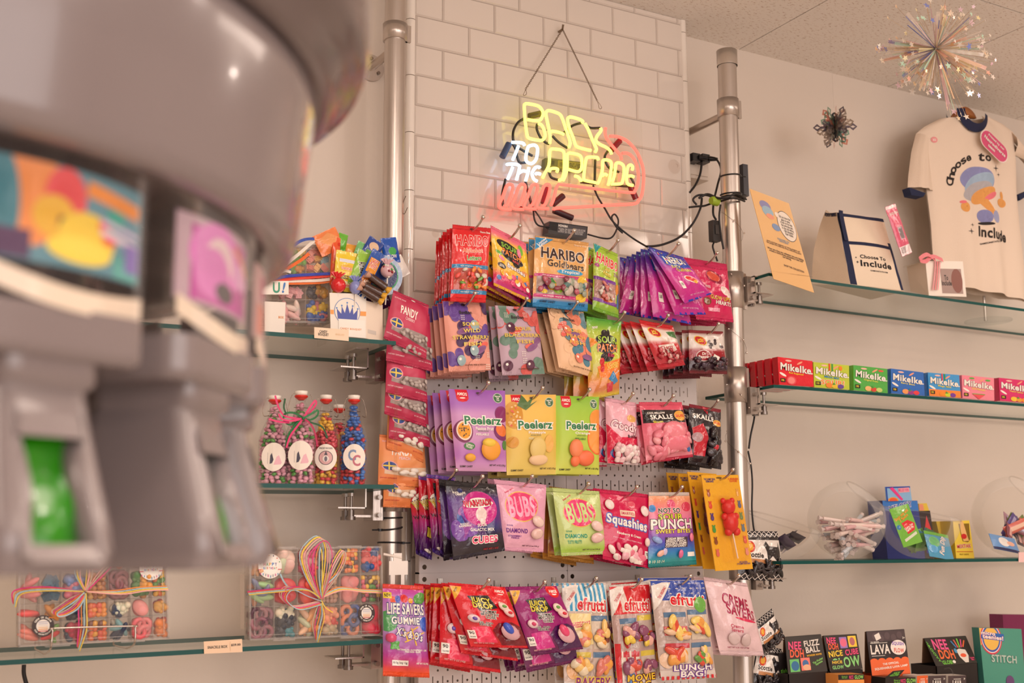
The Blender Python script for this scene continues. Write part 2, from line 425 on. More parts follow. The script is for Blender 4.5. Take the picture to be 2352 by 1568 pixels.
# ------------------------------------------------------------ pegboard panels
def panel(x0, x1, z0, z1, label):
    cu = bpy.data.curves.new('p', 'CURVE'); cu.dimensions = '2D'; cu.fill_mode = 'BOTH'; cu.extrude = .001
    def poly(pts):
        s = cu.splines.new('POLY'); s.points.add(len(pts)-1); s.use_cyclic_u = True
        for q, p_ in zip(s.points, pts): q.co = (p_[0], p_[1], 0, 1)
    poly([(x0+.0008, z0+.0008), (x1-.0008, z0+.0008), (x1-.0008, z1-.0008), (x0+.0008, z1-.0008)])
    nx = int((x1-x0)/.0254)-1; ox = x0+((x1-x0)-(nx-1)*.0254)/2
    zz = z1-.042; r = .0029
    def circ(x, z, r): poly([(x+r*math.cos(t*math.pi/4+.4), z+r*math.sin(t*math.pi/4+.4)) for t in range(8)])
    j = 0
    while zz-.0254 > z0+.012:
        for i in range(nx):
            x = ox+i*.0254; poly([(x-.0013, zz-.0125), (x+.0013, zz-.0125), (x+.0013, zz+.0125), (x-.0013, zz+.0125)])
            if i < nx-1:
                circ(x+.0127, zz, r)
                if zz-.0254 > z0+.02: circ(x+.0127, zz-.0254, r)
        zz -= .0508; j += 1
    for x in (x0+.014, x1-.014):
        for z in (z0+.014, z1-.014): circ(x, z, .006)
    o = bpy.data.objects.new('p', cu); me = bpy.data.meshes.new_from_object(o)
    bpy.data.objects.remove(o)
    mb = MB(); mb.add([(v.co.x, v.co.z, v.co.y) for v in me.vertices], [tuple(reversed(p.vertices)) for p in me.polygons], 'e3d9d4')
    bpy.data.meshes.remove(me)
    root = thing('pegboard_panel', ((x0+x1)/2, 0, z0), label, 'pegboard')
    obj('perforated_face', mb, 'peg', root)
    fl = MB()
    for (a, b) in (((x0, .001, z0), (x0+.002, .02, z1)), ((x1-.002, .001, z0), (x1, .02, z1)), ((x0, .001, z0), (x1, .02, z0+.002)), ((x0, .001, z1-.002), (x1, .02, z1))): fl.box(a, b, 'd8cec9')
    obj('folded_edge', fl, 'peg', root)
PX = [P(962, 1310, 0).x, P(1303, 1310, 0).x]; PX.append(PX[1]+.42); ZJ = P(1303, 1310, 0).z
panel(PX[0], PX[1], ZJ, ZJ+.61, 'white steel pegboard panel, upper left, behind the gummy pouches')
panel(PX[1], PX[2], ZJ, ZJ+.61, 'white steel pegboard panel, upper right, behind the small snack bags')
panel(PX[0], PX[1], ZJ-.61, ZJ, 'white steel pegboard panel, lower left, behind the red mystery cube bags')
panel(PX[1], PX[2], ZJ-.61, ZJ, 'white steel pegboard panel, lower right, behind the clear lunch bags')

# ------------------------------------------------------------ bags
ORD = ['front', 'second', 'third', 'fourth', 'fifth', 'sixth', 'seventh', 'eighth', 'ninth', 'tenth']
def bag(name, label, cat, quad, Y, base, items, n=1, step=.021, jr=3, T=.011, seal=(.06, .06), scol=None, finish='film', wr=.0035, group=None, seed=0, jx=.003, cards=False, drift=(0, 0), short=None, hook=None):
    """quad: photo corners TL,TR,BR,BL of the front bag on plane Y; n bags hang on the hook one behind another"""
    q = [P(x, y, Y) for x, y in quad]; hang = (q[0]+q[1])/2
    L_ = [p_-hang for p_ in q]; TL, TR, BR, BL = L_
    W = ((TR-TL).length+(BR-BL).length)/2; Hh = ((BL-TL).length+(BR-TR).length)/2
    NU, NV = (18, 22); s0, s1 = seal; rs = random.Random(seed+len(label)); ph = rs.uniform(0, 50)
    def th(u, v):
        if cards: return .001
        t = max(0, (v-s0)/(1-s0-s1)); t = min(1, t)
        e = min(1, 4*math.sin(math.pi*min(max(u, 0), 1)))**.5*math.sin(math.pi*u)**.35 if 0 < u < 1 else 0
        g = math.sin(math.pi*min(1, t**.8))**.5 if 0 < t < 1 else 0
        nz = noise.noise(Vector((u*3+ph, v*4, 0)))*wr + noise.noise(Vector((u*9+v*3, v*9-ph, 3)))*wr*.45
        edge = noise.noise(Vector((u*5, v*3+ph, 9)))*wr*.5
        return T*e*g*(.75+.5*t) + nz*(.3+.7*e)*min(1, 8*v+.2) + edge
    def bil(u, v):
        # gently uneven outline
        wob = (noise.noise(Vector((ph, v*3, 1)))*.012 if not cards else 0)
        u = u + wob*(1-2*abs(u-.5))
        return TL*(1-u)*(1-v)+TR*u*(1-v)+BR*u*v+BL*(1-u)*v
    G = [[bil(i/NU, j/NV)+Vector((0, -th(i/NU, j/NV), 0)) for i in range(NU+1)] for j in range(NV+1)]
    def S(u, v, h=0):
        x = min(max(u*NU, 0), NU-1e-6); y = min(max(v*NV, 0), NV-1e-6); i, j = int(x), int(y); a, b = x-i, y-j
        p_ = G[j][i]*(1-a)*(1-b)+G[j][i+1]*a*(1-b)+G[j+1][i]*(1-a)*b+G[j+1][i+1]*a*b
        return Vector((p_.x, p_.y-h, p_.z))
    def Bk(u, v, h=0):
        p_ = S(u, v); q_ = bil(u, v); d = max(0, (q_.y-p_.y))
        return Vector((p_.x, q_.y+min(d, .006)*.7+.0008, p_.z))
    col = base if callable(base) else c(base)
    mb = MB(); a0, a1 = (0, 1) if not s0 else (s0, 1-s1)
    mb.sheet(S, NU, NV, col)
    if a0: # the seal bands are parts of their own: leave them out of the pouch
        keep = [k_ for k_, f_ in enumerate(mb.f) if a0*NV-.5 <= sum(i_//(NU+1) for i_ in f_)/3 <= a1*NV+.5]
        mb.f = [mb.f[k_] for k_ in keep]; mb.c = [mb.c[k_] for k_ in keep]; mb.sm = [mb.sm[k_] for k_ in keep]
    cb = col if not callable(col) else (lambda u, v: col(.5, v))
    n0 = len(mb.f); mb.sheet(lambda u, v, h: Bk(1-u, v, h), NU, NV, cb, v0=a0, v1=a1)
    rim = MB()
    ns = 22                                                # edge wall closing front to back
    for j in range(ns):
        for u, fl in ((0, 0), (1, 1)):
            v_, w_ = a0+(a1-a0)*j/ns, a0+(a1-a0)*(j+1)/ns
            f_ = [S(u, v_), Bk(u, v_), Bk(u, w_), S(u, w_)]
            mb.add(f_, [(3, 2, 1, 0) if fl else (0, 1, 2, 3)], cb(.5, v_) if callable(cb) else cb)
    prints(mb, S, W, Hh, items, NU, NV)
    root = thing(name, hang, label, cat, group)
    parts = [link('pouch' if not cards else 'card', mb.mesh('pouch', finish), root)]
    if s0 and not cards:
        for nm, v0, v1 in (('top_seal', 0, s0), ('bottom_seal', 1-s1, 1)):
            k = (scol or base) if not (scol and isinstance(scol, tuple) and isinstance(scol[0], str)) else scol[0 if nm == 'top_seal' else 1]
            if callable(k): k = k(.5, (v0+v1)/2)
            sm_ = MB(); NZ = 36; vs = []
            for i in range(NZ+1):
                u = i/NZ; z_ = (.004 if i % 2 else -.003)*(.12/Hh)
                for v_ in ((v0 + (z_ if nm == 'top_seal' else 0)), (v0+v1)/2, v1+(z_ if nm != 'top_seal' else 0)):
                    p_ = S(u, min(max(v_, 0), .9999)); p_ = p_ + (bil(u, v_)-bil(u, min(max(v_, 0), 1)))
                    vs += [p_, p_+Vector((0, .0012, 0))]
            fs = []
            for i in range(NZ):
                a = i*6; b = a+6
                fs += [(a, a+2, b+2, b), (a+2, a+4, b+4, b+2), (b+1, b+3, a+3, a+1), (b+3, b+5, a+5, a+3), (a+1, a, b, b+1), (a+4, a+5, b+5, b+4)]
            fs += [(0, 1, 3, 2), (2, 3, 5, 4)]; m6 = NZ*6; fs += [(m6+2, m6+3, m6+1, m6), (m6+4, m6+5, m6+3, m6+2)]
            sm_.add(vs, fs, k, True); parts.append(link(nm, sm_.mesh(nm, 'seal'), root))
    group = group or (name.replace('_', ' ')+'s, '+label.split(',')[0])
    if n > 1:
        root['group'] = group; sh = ' '.join((short or label.split(',')[0]).split()[:9])
        for k in range(1, n):
            o = dup(root, hang+Vector((rs.uniform(-jx, jx)+drift[0]*k, step*k, rs.uniform(-.004, .003)+drift[1]*k)), (math.radians(rs.uniform(-1, 2)), math.radians(rs.uniform(-jr, jr)), math.radians(rs.uniform(-2, 2))),
                    '%s, %s from the front of its row' % (sh, ORD[min(k, 9)]), parts)
            o.scale = (1, .62, 1)
    if hook is not False:
        hk = hook or (0, 0); x, z = hang.x+hk[0], hang.z-.012+hk[1]
        t = MB(); yf = Y-.02
        t.tube([(x, -.004, z+.004), (x, -.03, z), (x, yf+.02, z), (x, yf, z+.003), (x+.003, yf-.014, z+.012), (x+.005, yf-.024, z+.021)], .0027, 'cfc6bd', n=8)
        hko = thing('peg_hook', (x, 0, z), 'chrome ball-tipped peg hook holding the '+(short or label).split(',')[0], 'hook', 'ball-tipped hooks on the pegboard')
        obj('wire', t, 'chrome', hko); obj('ball_tip', MB().ball((x+.005, yf-.026, z+.023), .0052, 'd8d0c8'), 'chrome', hko)
        obj('back_clip', MB().box((x-.006, -.006, z-.008), (x+.006, -.001, z+.022), 'bdb5ad'), 'metal', hko)
    return root
def grad(*st):
    st = [(v, c(k)) for v, k in st]
    def g(u, v):
        for (a, ca), (b, cb) in zip(st, st[1:]):
            if v <= b: t = max(0, (v-a)/(b-a)); return tuple(x*(1-t)+y*t for x, y in zip(ca, cb))
        return st[-1][1]
    return g
# ------------------------------------------------------------ candy bags on the pegboard
RC = ['e8262a', 'f59b2c', 'f4d13a', '57a83c', 'e84a78', 'f7ede0']
wb = lambda x0, y0, x1, y1, cols, n=26, s=1, bg='b8958c', d=.003, r=.055: [('R', x0, y0, x1, y1, bg)]+scatter(n, x0+.04, y0+.03, x1-.04, y1-.03, r, r*.8, cols, d, s)
# row 1
bag('candy_bag', 'red gummy letter bag, blue-striped, at the left end of the top row', 'candy bag',
    [(1040, 515), (1127, 524), (1116, 695), (1034, 692)], -.17, 'R',
    wb(.05, .56, .95, .86, ['e8524a', 'ef8b3a', '6b9a3a', 'b8402e', 'd9c9b8'], 26, 2, 'c25a4e')+[('R', 0, .52, 1, .57, '2f86b8'), ('R', 0, .85, 1, .9, '2f86b8'),
     ('T', 'HARIBO', .5, .20, .86, .14, 'R', -2, 'W', .06), ('T', 'Alphabet', .5, .34, .55, .07, 'ef6a3a', -4, 'W', .07), ('T', 'Letters', .55, .43, .4, .065, '5aa846', -4, 'W', .07),
     ('T', 'Share Size', .84, .07, .28, .03, 'W'), ('T', 'Kids and grown-ups love it so...', .5, .545, .6, .018, 'W'), ('T', 'the happy world of gummies'[:20], .5, .875, .5, .018, 'W'),
     ('T', 'A', .28, .77, .12, .09, 'O', 0, 'Y', .07), ('T', 'B', .47, .77, .1, .09, 'R', 0, 'Y', .07), ('T', 'C', .64, .78, .1, .09, 'G', 0, 'Y', .07), ('E', .5, .04, .06, .012, '5a1418')],
    n=7, step=.024, jr=2, seal=(.06, .06), drift=(.004, 0))
bag('candy_bag', 'yellow sour candy bag with a magenta base, second from the left in the top row', 'candy bag',
    [(1127, 517), (1208, 559), (1220, 695), (1134, 655)], -.16, grad((0, 'f0708a'), (.12, 'f0708a'), (.2, 'f4cf2c'), (.68, 'f2b52c'), (.8, 'e02a52'), (1, 'b2188a')),
    [('E', .45, .27, .34, .09, 'K', 10), ('E', .5, .42, .3, .08, 'K', 8), ('E', .6, .5, .1, .05, 'K'), ('T', 'SOUR', .45, .26, .44, .09, '8cc63c', 4, 'K', .06), ('T', 'PATCH', .48, .37, .48, .1, 'f08a3c', 4, 'K', .06), ('T', 'KIDS', .58, .46, .16, .035, 'R', 4),
     ('T', 'besties', .6, .58, .48, .075, 'W', 6, '6a1a4a', .09), ('E', .21, .62, .11, .045, 'K'), ('T', "WE'RE\nBESTIES", .21, .62, .14, .05, 'W'), ('T', 'SOFT &\nCHEWY', .84, .57, .17, .05, 'f08a6a'),
     ('E', .78, .2, .07, .09, '7cc244'), ('E', .72, .27, .06, .08, 'ef8aa8'), ('E', .14, .42, .08, .03, '6fb84a', 20), ('E', .2, .5, .08, .03, 'ef8aa8', 20)]+scatter(18, .08, .7, .95, .84, .06, .04, ['e84a78', '3a78c0', 'f0b42c', 'f28a5a', 'W'], 0, 5)
    +[('T', 'NET WT 8 OZ (226g)', .7, .9, .45, .03, '5a1030')], n=4, step=.03, jr=5, seed=4, seal=(.05, .05), scol=('f0708a', 'f0b42c'))
bag('candy_bag', 'gold tropical gummy bag with white window and blue base, middle of the top row', 'candy bag',
    [(1229, 541), (1352, 557), (1350, 715), (1223, 703)], -.17, grad((0, 'e2a862'), (.45, 'e6b06a'), (.5, 'e2a862'), (.86, 'e2a862'), (.87, '2a86c0'), (1, '2a86c0')),
    wb(.04, .56, .96, .82, ['8a3c4a', '5a7f7a', 'c9b8aa', 'b85a6a', '9aa08a'], 22, 3, 'ab948c', .004, .06)+[('G', [(0, .02), (.34, .02), (0, .2)], '2f8fc4'), ('T', 'Limited\nEdition', .13, .085, .2, .07, 'W', -38),
     ('T', 'HARIBO', .5, .24, .8, .16, '3a2420', 2, 'W', .06), ('T', 'Goldbears', .54, .385, .68, .1, '3a2420', 2, 'e8c080', .06), ('E', .62, .485, .24, .04, '3a9fd0'), ('T', 'Tropical', .62, .485, .34, .055, 'W'),
     ('R', 0, .535, 1, .575, 'c8327a'), ('T', 'Kids and grown-ups love it so ...', .35, .555, .45, .02, 'W'), ('R', 0, .82, 1, .865, 'c8327a'), ('T', 'the happy world of gummies'[:18], .35, .843, .4, .02, 'W'),
     ('E', .2, .72, .07, .05, '6f2a5a'), ('E', .3, .68, .08, .08, 'd8922c'), ('G', [(.22, .66), (.3, .58), (.38, .66)], '3f8a3a'), ('E', .41, .75, .08, .05, '8fb03a'), ('E', .17, .78, .06, .03, 'e0c23a'), ('E', .48, .71, .05, .03, 'b8403a'),
     ('E', .86, .60, .1, .08, 'edc23a', 20), ('E', .84, .74, .09, .08, '4a9ad0'), ('E', .84, .83, .1, .06, 'edc23a'), ('T', 'GUMMY CANDY', .25, .92, .28, .03, '123a5c'), ('T', 'NET WT 4 OZ', .78, .925, .3, .03, '123a5c'), ('T', 'Share size', .83, .07, .24, .03, 'f4d8b4')],
    n=5, step=.026, jr=1.5, seal=(.05, .05), scol=('e2a862', '2a86c0'), seed=9)
bag('candy_bag', 'lime green gummy bag with red lettering and purple bands, right of the gold bag', 'candy bag',
    [(1364, 558), (1419, 583), (1421, 731), (1361, 711)], -.15, grad((0, 'a6cc3a'), (.5, 'b4cc44'), (.86, '9cc23a'), (1, '6fae2c')),
    wb(.03, .53, .8, .82, ['c8a89a', 'd8d0c4', 'b8787a', 'd07a70'], 20, 6, 'b98f86')+[('G', [(0, 0), (.3, 0), (.05, .14)], '2a9a9e'), ('T', 'HARIBO', .5, .22, .86, .15, 'R', 8, 'W', .07), ('T', 'ZING', .86, .38, .28, .06, '4a3a8a', 4, 'f2dc3a', .08), ('T', 'Sour\nWorms', .47, .37, .3, .14, 'f6e25a', 8, '7a5a1a', .08),
     ('E', .1, .32, .08, .03, 'b04a8a'), ('R', 0, .49, .8, .54, '7a3a9a'), ('R', 0, .81, .85, .86, '7a3a9a'), ('E', .42, .6, .14, .06, '7a3a9a'), ('T', 'Soft\nSour', .42, .6, .2, .07, 'W'), ('E', .88, .6, .1, .09, 'e8923c'), ('E', .92, .76, .07, .12, '3f78b0'), ('E', .45, .78, .2, .05, 'd05040'), ('E', .6, .79, .1, .03, 'e8a03a')],
    n=4, step=.03, jr=5, seal=(.05, .05), seed=11, drift=(-.006, 0))
def nerds(q, Y, lab, hook=False, sd=0):
    return bag('candy_bag', lab, 'candy bag', q, Y, grad((0, '3a3aa8'), (.12, '5a3aa8'), (.3, '9a38a8'), (.45, 'd0389a'), (.85, 'c82c8a'), (1, 'b82a90')),
    [('G', [(.12, .14), (.4, .05), (.85, .12), (.95, .3), (.5, .38), (.15, .3)], '2a4ab8'), ('T', 'NERDS', .52, .2, .62, .15, 'W', -4, '1f2f8a', .1), ('T', 'JUICY', .42, .34, .3, .07, 'f2e03a', 0), ('T', 'CLUSTERS', .58, .4, .44, .055, 'f2d83a', 0, '3a1a5a', .06),
     ('E', .62, .6, .2, .07, 'W', 20), ('E', .63, .6, .18, .055, 'e83c3c', 20), ('E', .72, .66, .07, .04, 'f2b43a'), ('R', .18, .62, .3, .76, 'W'), ('T', '130', .24, .68, .08, .05, 'K'), ('T', 'NET WT 8 OZ (226g)', .55, .9, .5, .035, 'e8a8d0')]
    +scatter(22, .08, .04, .95, .4, .018, .014, ['f2d83a', 'e83c6a', '6fd0e0', 'f28a3c'], 0, 4), seal=(.04, .035), scol=('3838a0', '2a3fc0'), seed=sd, T=.01, wr=.004, hook=hook)
nerds([(1489, 566), (1569, 590), (1634, 675), (1573, 697)], -.19, 'purple and pink candy cluster bag, topmost and most tilted of the fan', hook=(.0, 0))
for i, (q, y) in enumerate([([(1487, 570), (1560, 592), (1622, 722), (1550, 723)], -.165), ([(1480, 572), (1552, 595), (1588, 745), (1500, 727)], -.14), ([(1472, 571), (1540, 592), (1540, 742), (1472, 727)], -.115),
        ([(1462, 577), (1530, 592), (1505, 728), (1455, 719)], -.09), ([(1452, 583), (1520, 598), (1480, 730), (1422, 718)], -.065), ([(1440, 588), (1500, 600), (1472, 722), (1424, 700)], -.045), ([(1424, 590), (1480, 602), (1460, 715), (1424, 695)], -.025)]):
    nerds(q, y, 'purple and pink candy cluster bag, %s in the fan behind the most tilted one' % ORD[i+1], sd=i+3)
bag('candy_bag', 'raspberry red glossy bag with candy hearts, right end of the top row', 'candy bag',
    [(1567, 590), (1669, 606), (1685, 740), (1600, 733)], -.12, 'd01c5a', [('E', .6, .28, .2, .1, '9a1440', 20), ('E', .58, .27, .15, .07, 'd8503c', 20), ('E', .8, .5, .12, .07, 'f0dcd4', 30), ('E', .9, .58, .08, .06, 'f0dcd4', -30), ('T', 'GLOW UPS', .64, .63, .5, .07, 'e8b43a', 4, '5a1a3a', .07), ('T', 'HEARTS', .72, .71, .4, .065, 'W', 4, '8a1440', .06), ('T', 'SUGAR FREE', .3, .44, .3, .05, 'f6d0d8', 8), ('E', .3, .7, .1, .06, '7a4a2a'), ('R', .3, .8, .6, .86, 'e89ab0')], n=4, step=.028, jr=4, seal=(.13, .05), wr=.006, T=.016, seed=21)
# row 2
def bonbon(q, Y, lab, base, cols, words, n, sd, dots, tc, short):
    its = []
    r = random.Random(sd)
    for i in range(12):                                     # wavy swimming blobs of colour
        x, y = r.uniform(.02, .98), r.uniform(.02, .98); col = cols[i % len(cols)]; a = r.uniform(0, 6.3)
        for k in range(5): its.append(('E', min(max(x+.07*k*math.cos(a+k*.5), .04), .96), min(max(y+.055*k*math.sin(a+k*.5), .02), .98), .1, .075, col))
    for i in range(4): its.append(('E', r.uniform(.1, .9), r.uniform(.2, .9), .16, .045, '%s' % ['e8685a', '8a5a8a'][i % 2], r.uniform(-40, 20)))
    for i in range(5):
        x, y = r.uniform(.1, .9), r.uniform(.06, .94)
        its += [('E', x+.035*(k % 3), y+.028*(k//3), .009, .008, 'W') for k in range(9)]
    for i in range(3): x, y = r.uniform(.12, .88), r.uniform(.3, .9); its += [('E', x, y, .1, .075, dots), ('E', x-.03, y-.02, .03, .02, 'W')]
    its += [('T', 'BonBon', .46, .17, .3, .05, 'K')]
    for k, t in enumerate(words): its.append(('T', t, .55, .34+.095*k, min(.9, .1*len(t)), .055, tc))
    its += [('T', 'GLUTEN FREE & VEGAN', .6, .92, .5, .02, '5a3a2a'), ('E', .45, .055, .05, .014, '3a2020')]
    return bag('candy_bag', lab, 'candy bag', q, Y, base, its, n=n, step=.028, jr=3, seal=(.05, .04), finish='matte', seed=sd, wr=.003, short=short, T=.012)
bonbon([(1016, 691), (1114, 693), (1128, 850), (1031, 854)], -.15, 'salmon pink bag with violet waves and yellow lettering, left in the second row', 'e8a08e', ['6a4a9a', 'e8a08e', '6a4a9a', '4a2a5a'], ['SOUR', 'WILD', 'STRAWBERRY', 'FISH'], 5, 31, '9ab4b8', 'e0c85a', 'salmon pink bag with violet waves')
bonbon([(1136, 701), (1231, 706), (1251, 859), (1154, 862)], -.15, 'lilac bag with coral waves and blackberries, second in the second row', 'c0a4b4', ['d8605a', 'c0a4b4', '6a8a7a', 'd8605a'], ['SOUR', 'BLACKBERRY', 'FISH'], 4, 32, '5a2a44', 'd8b84a', 'lilac bag with coral waves')
bonbon([(1257, 706), (1340, 716), (1370, 869), (1284, 844)], -.15, 'peach bag with teal waves, third in the second row', 'f0c49a', ['4a8094', 'f0c49a', '6a8f9a', 'e8876a'], ['SOUR', 'PEACH', 'FISH'], 4, 33, 'e07a60', 'e8b44a', 'peach bag with teal waves')
bag('candy_bag', 'tall lime green sour candy bag with an orange base, hanging below the top row', 'candy bag',
    [(1347, 726), (1427, 738), (1422, 905), (1352, 918)], -.15, grad((0, '3f9a2c'), (.08, '6fb43a'), (.2, 'b4c83a'), (.5, 'c8d03a'), (.62, 'c0b83a'), (.8, 'e08a3c'), (.92, 'c87a4a'), (1, 'd8c83a')),
    [('G', [(0, .25), (.28, .3), (0, .4)], 'f0943a'), ('G', [(.2, .62), (1, .5), (1, .8), (.3, .75)], 'f0822c'), ('E', .5, .28, .32, .07, 'K'), ('E', .52, .38, .32, .08, 'K'), ('E', .5, .5, .2, .06, 'K'), ('E', .45, .2, .1, .05, 'K', 30), ('E', .56, .19, .04, .05, 'K'),
     ('T', 'SOUR', .52, .28, .56, .09, 'a4cc3a', 0, 'K', .06), ('T', 'PATCH', .52, .385, .6, .1, 'f08c4a', 0, 'K', .06), ('T', 'Kids', .62, .475, .22, .05, 'd03060', 0, 'K', .06), ('T', '5 CLASSIC\nFLAVORS', .68, .61, .36, .08, 'f2e06a', -8), ('T', 'Share size', .82, .7, .2, .03, 'W', -30),
     ('G', [(.55, .78), (.68, .68), (.9, .82), (.75, .86)], '3f8ac0'), ('G', [(.5, .84), (.7, .82), (.72, .94), (.55, .95)], 'c83a4a'), ('E', .34, .56, .07, .05, 'd02c34'), ('E', .36, .64, .06, .05, 'd02c34'), ('T', 'SWEDISH STYLE'[:0] or 'sour', .2, .13, .16, .03, 'W', -10)],
    n=3, step=.035, jr=4, seal=(.03, .03), seed=41, T=.014, hook=(.025, 0), drift=(-.012, -.01))
JB = lambda red: [('E', .27, .25, .17, .1, 'e8c83a', 20), ('E', .27, .25, .15, .085, 'c81c24', 20), ('T', 'Jelly\nBelly', .27, .25, .16, .1, 'f2d83a', -6)]
bag('candy_bag', 'white and red jelly bean bag with a clear window, in the second row', 'candy bag',
    [(1467, 733), (1545, 748), (1574, 838), (1513, 848)], -.15, grad((0, 'd01c24'), (.13, 'd01c24'), (.16, 'e8d8cc'), (.42, 'e8d8cc'), (.47, 'c81c28'), (.9, 'c03040'), (1, 'c81c28')),
    [('G', [(.65, .2), (.98, .16), (.98, .34), (.72, .3)], '3f7a3f')]+scatter(30, .06, .62, .94, .88, .07, .045, ['a8182a', 'c85a60', 'd8a8a0', '7a1420'], .003, 7)+JB(1)+[('R', .22, .5, .78, .68, 'e8d8cc', -8), ('T', 'Cherry Passion'[:6], .48, .58, .42, .12, 'b01c2c', -8)],
    n=6, step=.022, jr=4, seal=(.08, .1), seed=51, drift=(-.01, 0))
bag('candy_bag', 'dark red soda-flavoured jelly bean bag with a white band, right end of the second row', 'candy bag',
    [(1582, 757), (1660, 761), (1671, 859), (1583, 857)], -.12, grad((0, '8a2028'), (.08, '8a2028'), (.1, 'e4dad2'), (.4, 'e4dad2'), (.47, 'a01c2c'), (.66, '9a1c2a'), (.7, '4a3038'), (.9, '3a2a34'), (1, '8a2028')),
    scatter(34, .04, .66, .96, .9, .06, .045, ['2a1a22', '4a3a4a', '3a2430', '5a3038'], .004, 8)+scatter(8, .45, .14, .95, .4, .05, .035, ['3a2a30', '6a5a60'], 0, 9)+JB(1)+[('E', .33, .6, .19, .13, 'e4dad2'), ('E', .33, .6, .175, .115, '9a1c2a'), ('T', 'Dr\nPepper', .33, .6, .27, .15, 'W'), ('G', [(.62, .55), (.78, .62), (.74, .7), (.58, .62)], 'W')],
    n=5, step=.022, jr=3, seal=(.07, .07), seed=52, drift=(-.006, 0))
# row 3 stand-up pouches
def peel(q, name, lab, base, fr, fruit, n, Y, sd, hook=(0, 0)):
    its = [('G', [(.1, 0), (.31, 0), (.31, .12), (.27, .15), (.2, .16), (.13, .15), (.1, .12)], 'd81c30'), ('T', 'AMOS', .205, .06, .17, .04, 'W', 4), ('E', .205, .11, .05, .008, 'W'),
           ('E', .84, .1, .09, .062, 'd0dcc4'), ('E', .84, .1, .08, .055, '3f6f4a'), ('T', 'Made with\nReal\nFruit', .84, .1, .11, .07, 'W')]
    its += fruit + [('T', 'Peelerz', .53, .385, .68, .105, '1f7a4a', 0, 'W', .12), ('T', name, .55, .485, .34, .04, 'W'), ('T', 'PEELABLE', .5, .555, .24, .028, '%s' % fr), ('T', 'NATURAL FLAVORS', .52, .515, .2, .014, '6a7a5a'),
           ('T', 'GUMMY CANDY', .18, .945, .24, .024, '3a3a2a'), ('T', 'NET WT. 6 OZ (170 g)', .8, .93, .34, .028, '3a3a2a'), ('E', .5, .045, .05, .013, '5a4a4a')]
    return bag('candy_pouch', lab, 'candy pouch', q, Y, base, its, n=n, step=.034, jr=.6, jx=.001, seal=(0, 0), finish='matte', seed=sd, wr=.0015, T=.014, drift=(-.004, 0), hook=hook)
peel([(1030, 893), (1160, 897), (1163, 1083), (1048, 1081)], 'Passion Fruit', 'purple stand-up pouch of passion fruit gummies, left in the third row', grad((0, '9a5ab8'), (.2, 'a86ac0'), (.3, 'cf98cc'), (.6, 'cc94c4'), (.8, 'b874c0'), (1, 'd8a4cc')), 'W',
     [('E', .17, .52, .16, .14, '7a2a5a'), ('E', .18, .51, .13, .12, 'f0dccc'), ('E', .18, .51, .11, .1, 'e8a02c')]+scatter(14, .1, .44, .26, .58, .012, .01, ['4a2a1a'], 0, 2)+[('E', .9, .3, .14, .1, '8a2a6a', 20), ('E', .88, .52, .16, .1, '7a2a6a', 30), ('E', .88, .5, .12, .07, 'e8783a', 30), ('E', .95, .68, .06, .06, '4f8a4a'),
      ('D', .64, .74, .19, .13, 'f0a43c', .006), ('D', .6, .66, .13, .06, 'f2cc4a', .009), ('E', .25, .7, .1, .045, '3f7a3f'), ('T', 'CHEWY\nFILLED', .25, .7, .14, .05, 'W', 18), ('D', .24, .84, .1, .05, 'e8a83c', .004)], 4, -.15, 61)
peel([(1160, 906), (1277, 906), (1278, 1089), (1164, 1091)], 'Pineapple', 'golden yellow stand-up pouch of pineapple gummies, middle of the third row', grad((0, 'ecc05a'), (.4, 'ecc45c'), (.7, 'e0c05c'), (1, 'e4cc6a')), 'e8e0b0',
     [('E', .13, .26, .17, .17, 'd89a3c')]+scatter(26, .02, .14, .28, .4, .02, .016, ['f0c88a', 'e06a4a', 'b87a3a'], 0, 3)+[('G', [(.2, .14), (.3, .0), (.4, .1), (.55, .01), (.45, .13), (.6, .08), (.36, .2)], '5a7a4a'), ('E', .1, .6, .1, .07, 'd89a3a'), ('D', .55, .68, .16, .14, 'e4c878', .005), ('D', .57, .82, .19, .07, 'ecc89a', .006), ('E', .8, .62, .1, .11, 'e8b45a')], 3, -.15, 62)
peel([(1276, 908), (1376, 911), (1376, 1090), (1276, 1088)], 'Orange', 'lime green stand-up pouch of orange gummies, right of the yellow pouch', grad((0, '8cc43a'), (.25, 'a4cc3c'), (.6, 'b8d44a'), (1, 'd0d85a')), '5a8a3a',
     [('E', .92, .3, .2, .13, 'f09a3c'), ('E', .92, .55, .26, .2, 'e8702c'), ('E', .92, .55, .23, .18, 'f2a04a'), ('D', .38, .68, .15, .12, 'f08a5a', .008), ('D', .6, .8, .2, .1, 'f0764a', .008), ('D', .36, .84, .1, .07, 'f07a4a', .006)], 3, -.15, 63)
def marsh(q, Y, lab, its, base, n, sd, sc, dr=-.01):
    return bag('candy_bag', lab, 'candy bag', q, Y, base, its, n=n, step=.026, jr=4, seal=(.06, .05), scol=sc, seed=sd, wr=.006, T=.016, drift=(dr, 0))
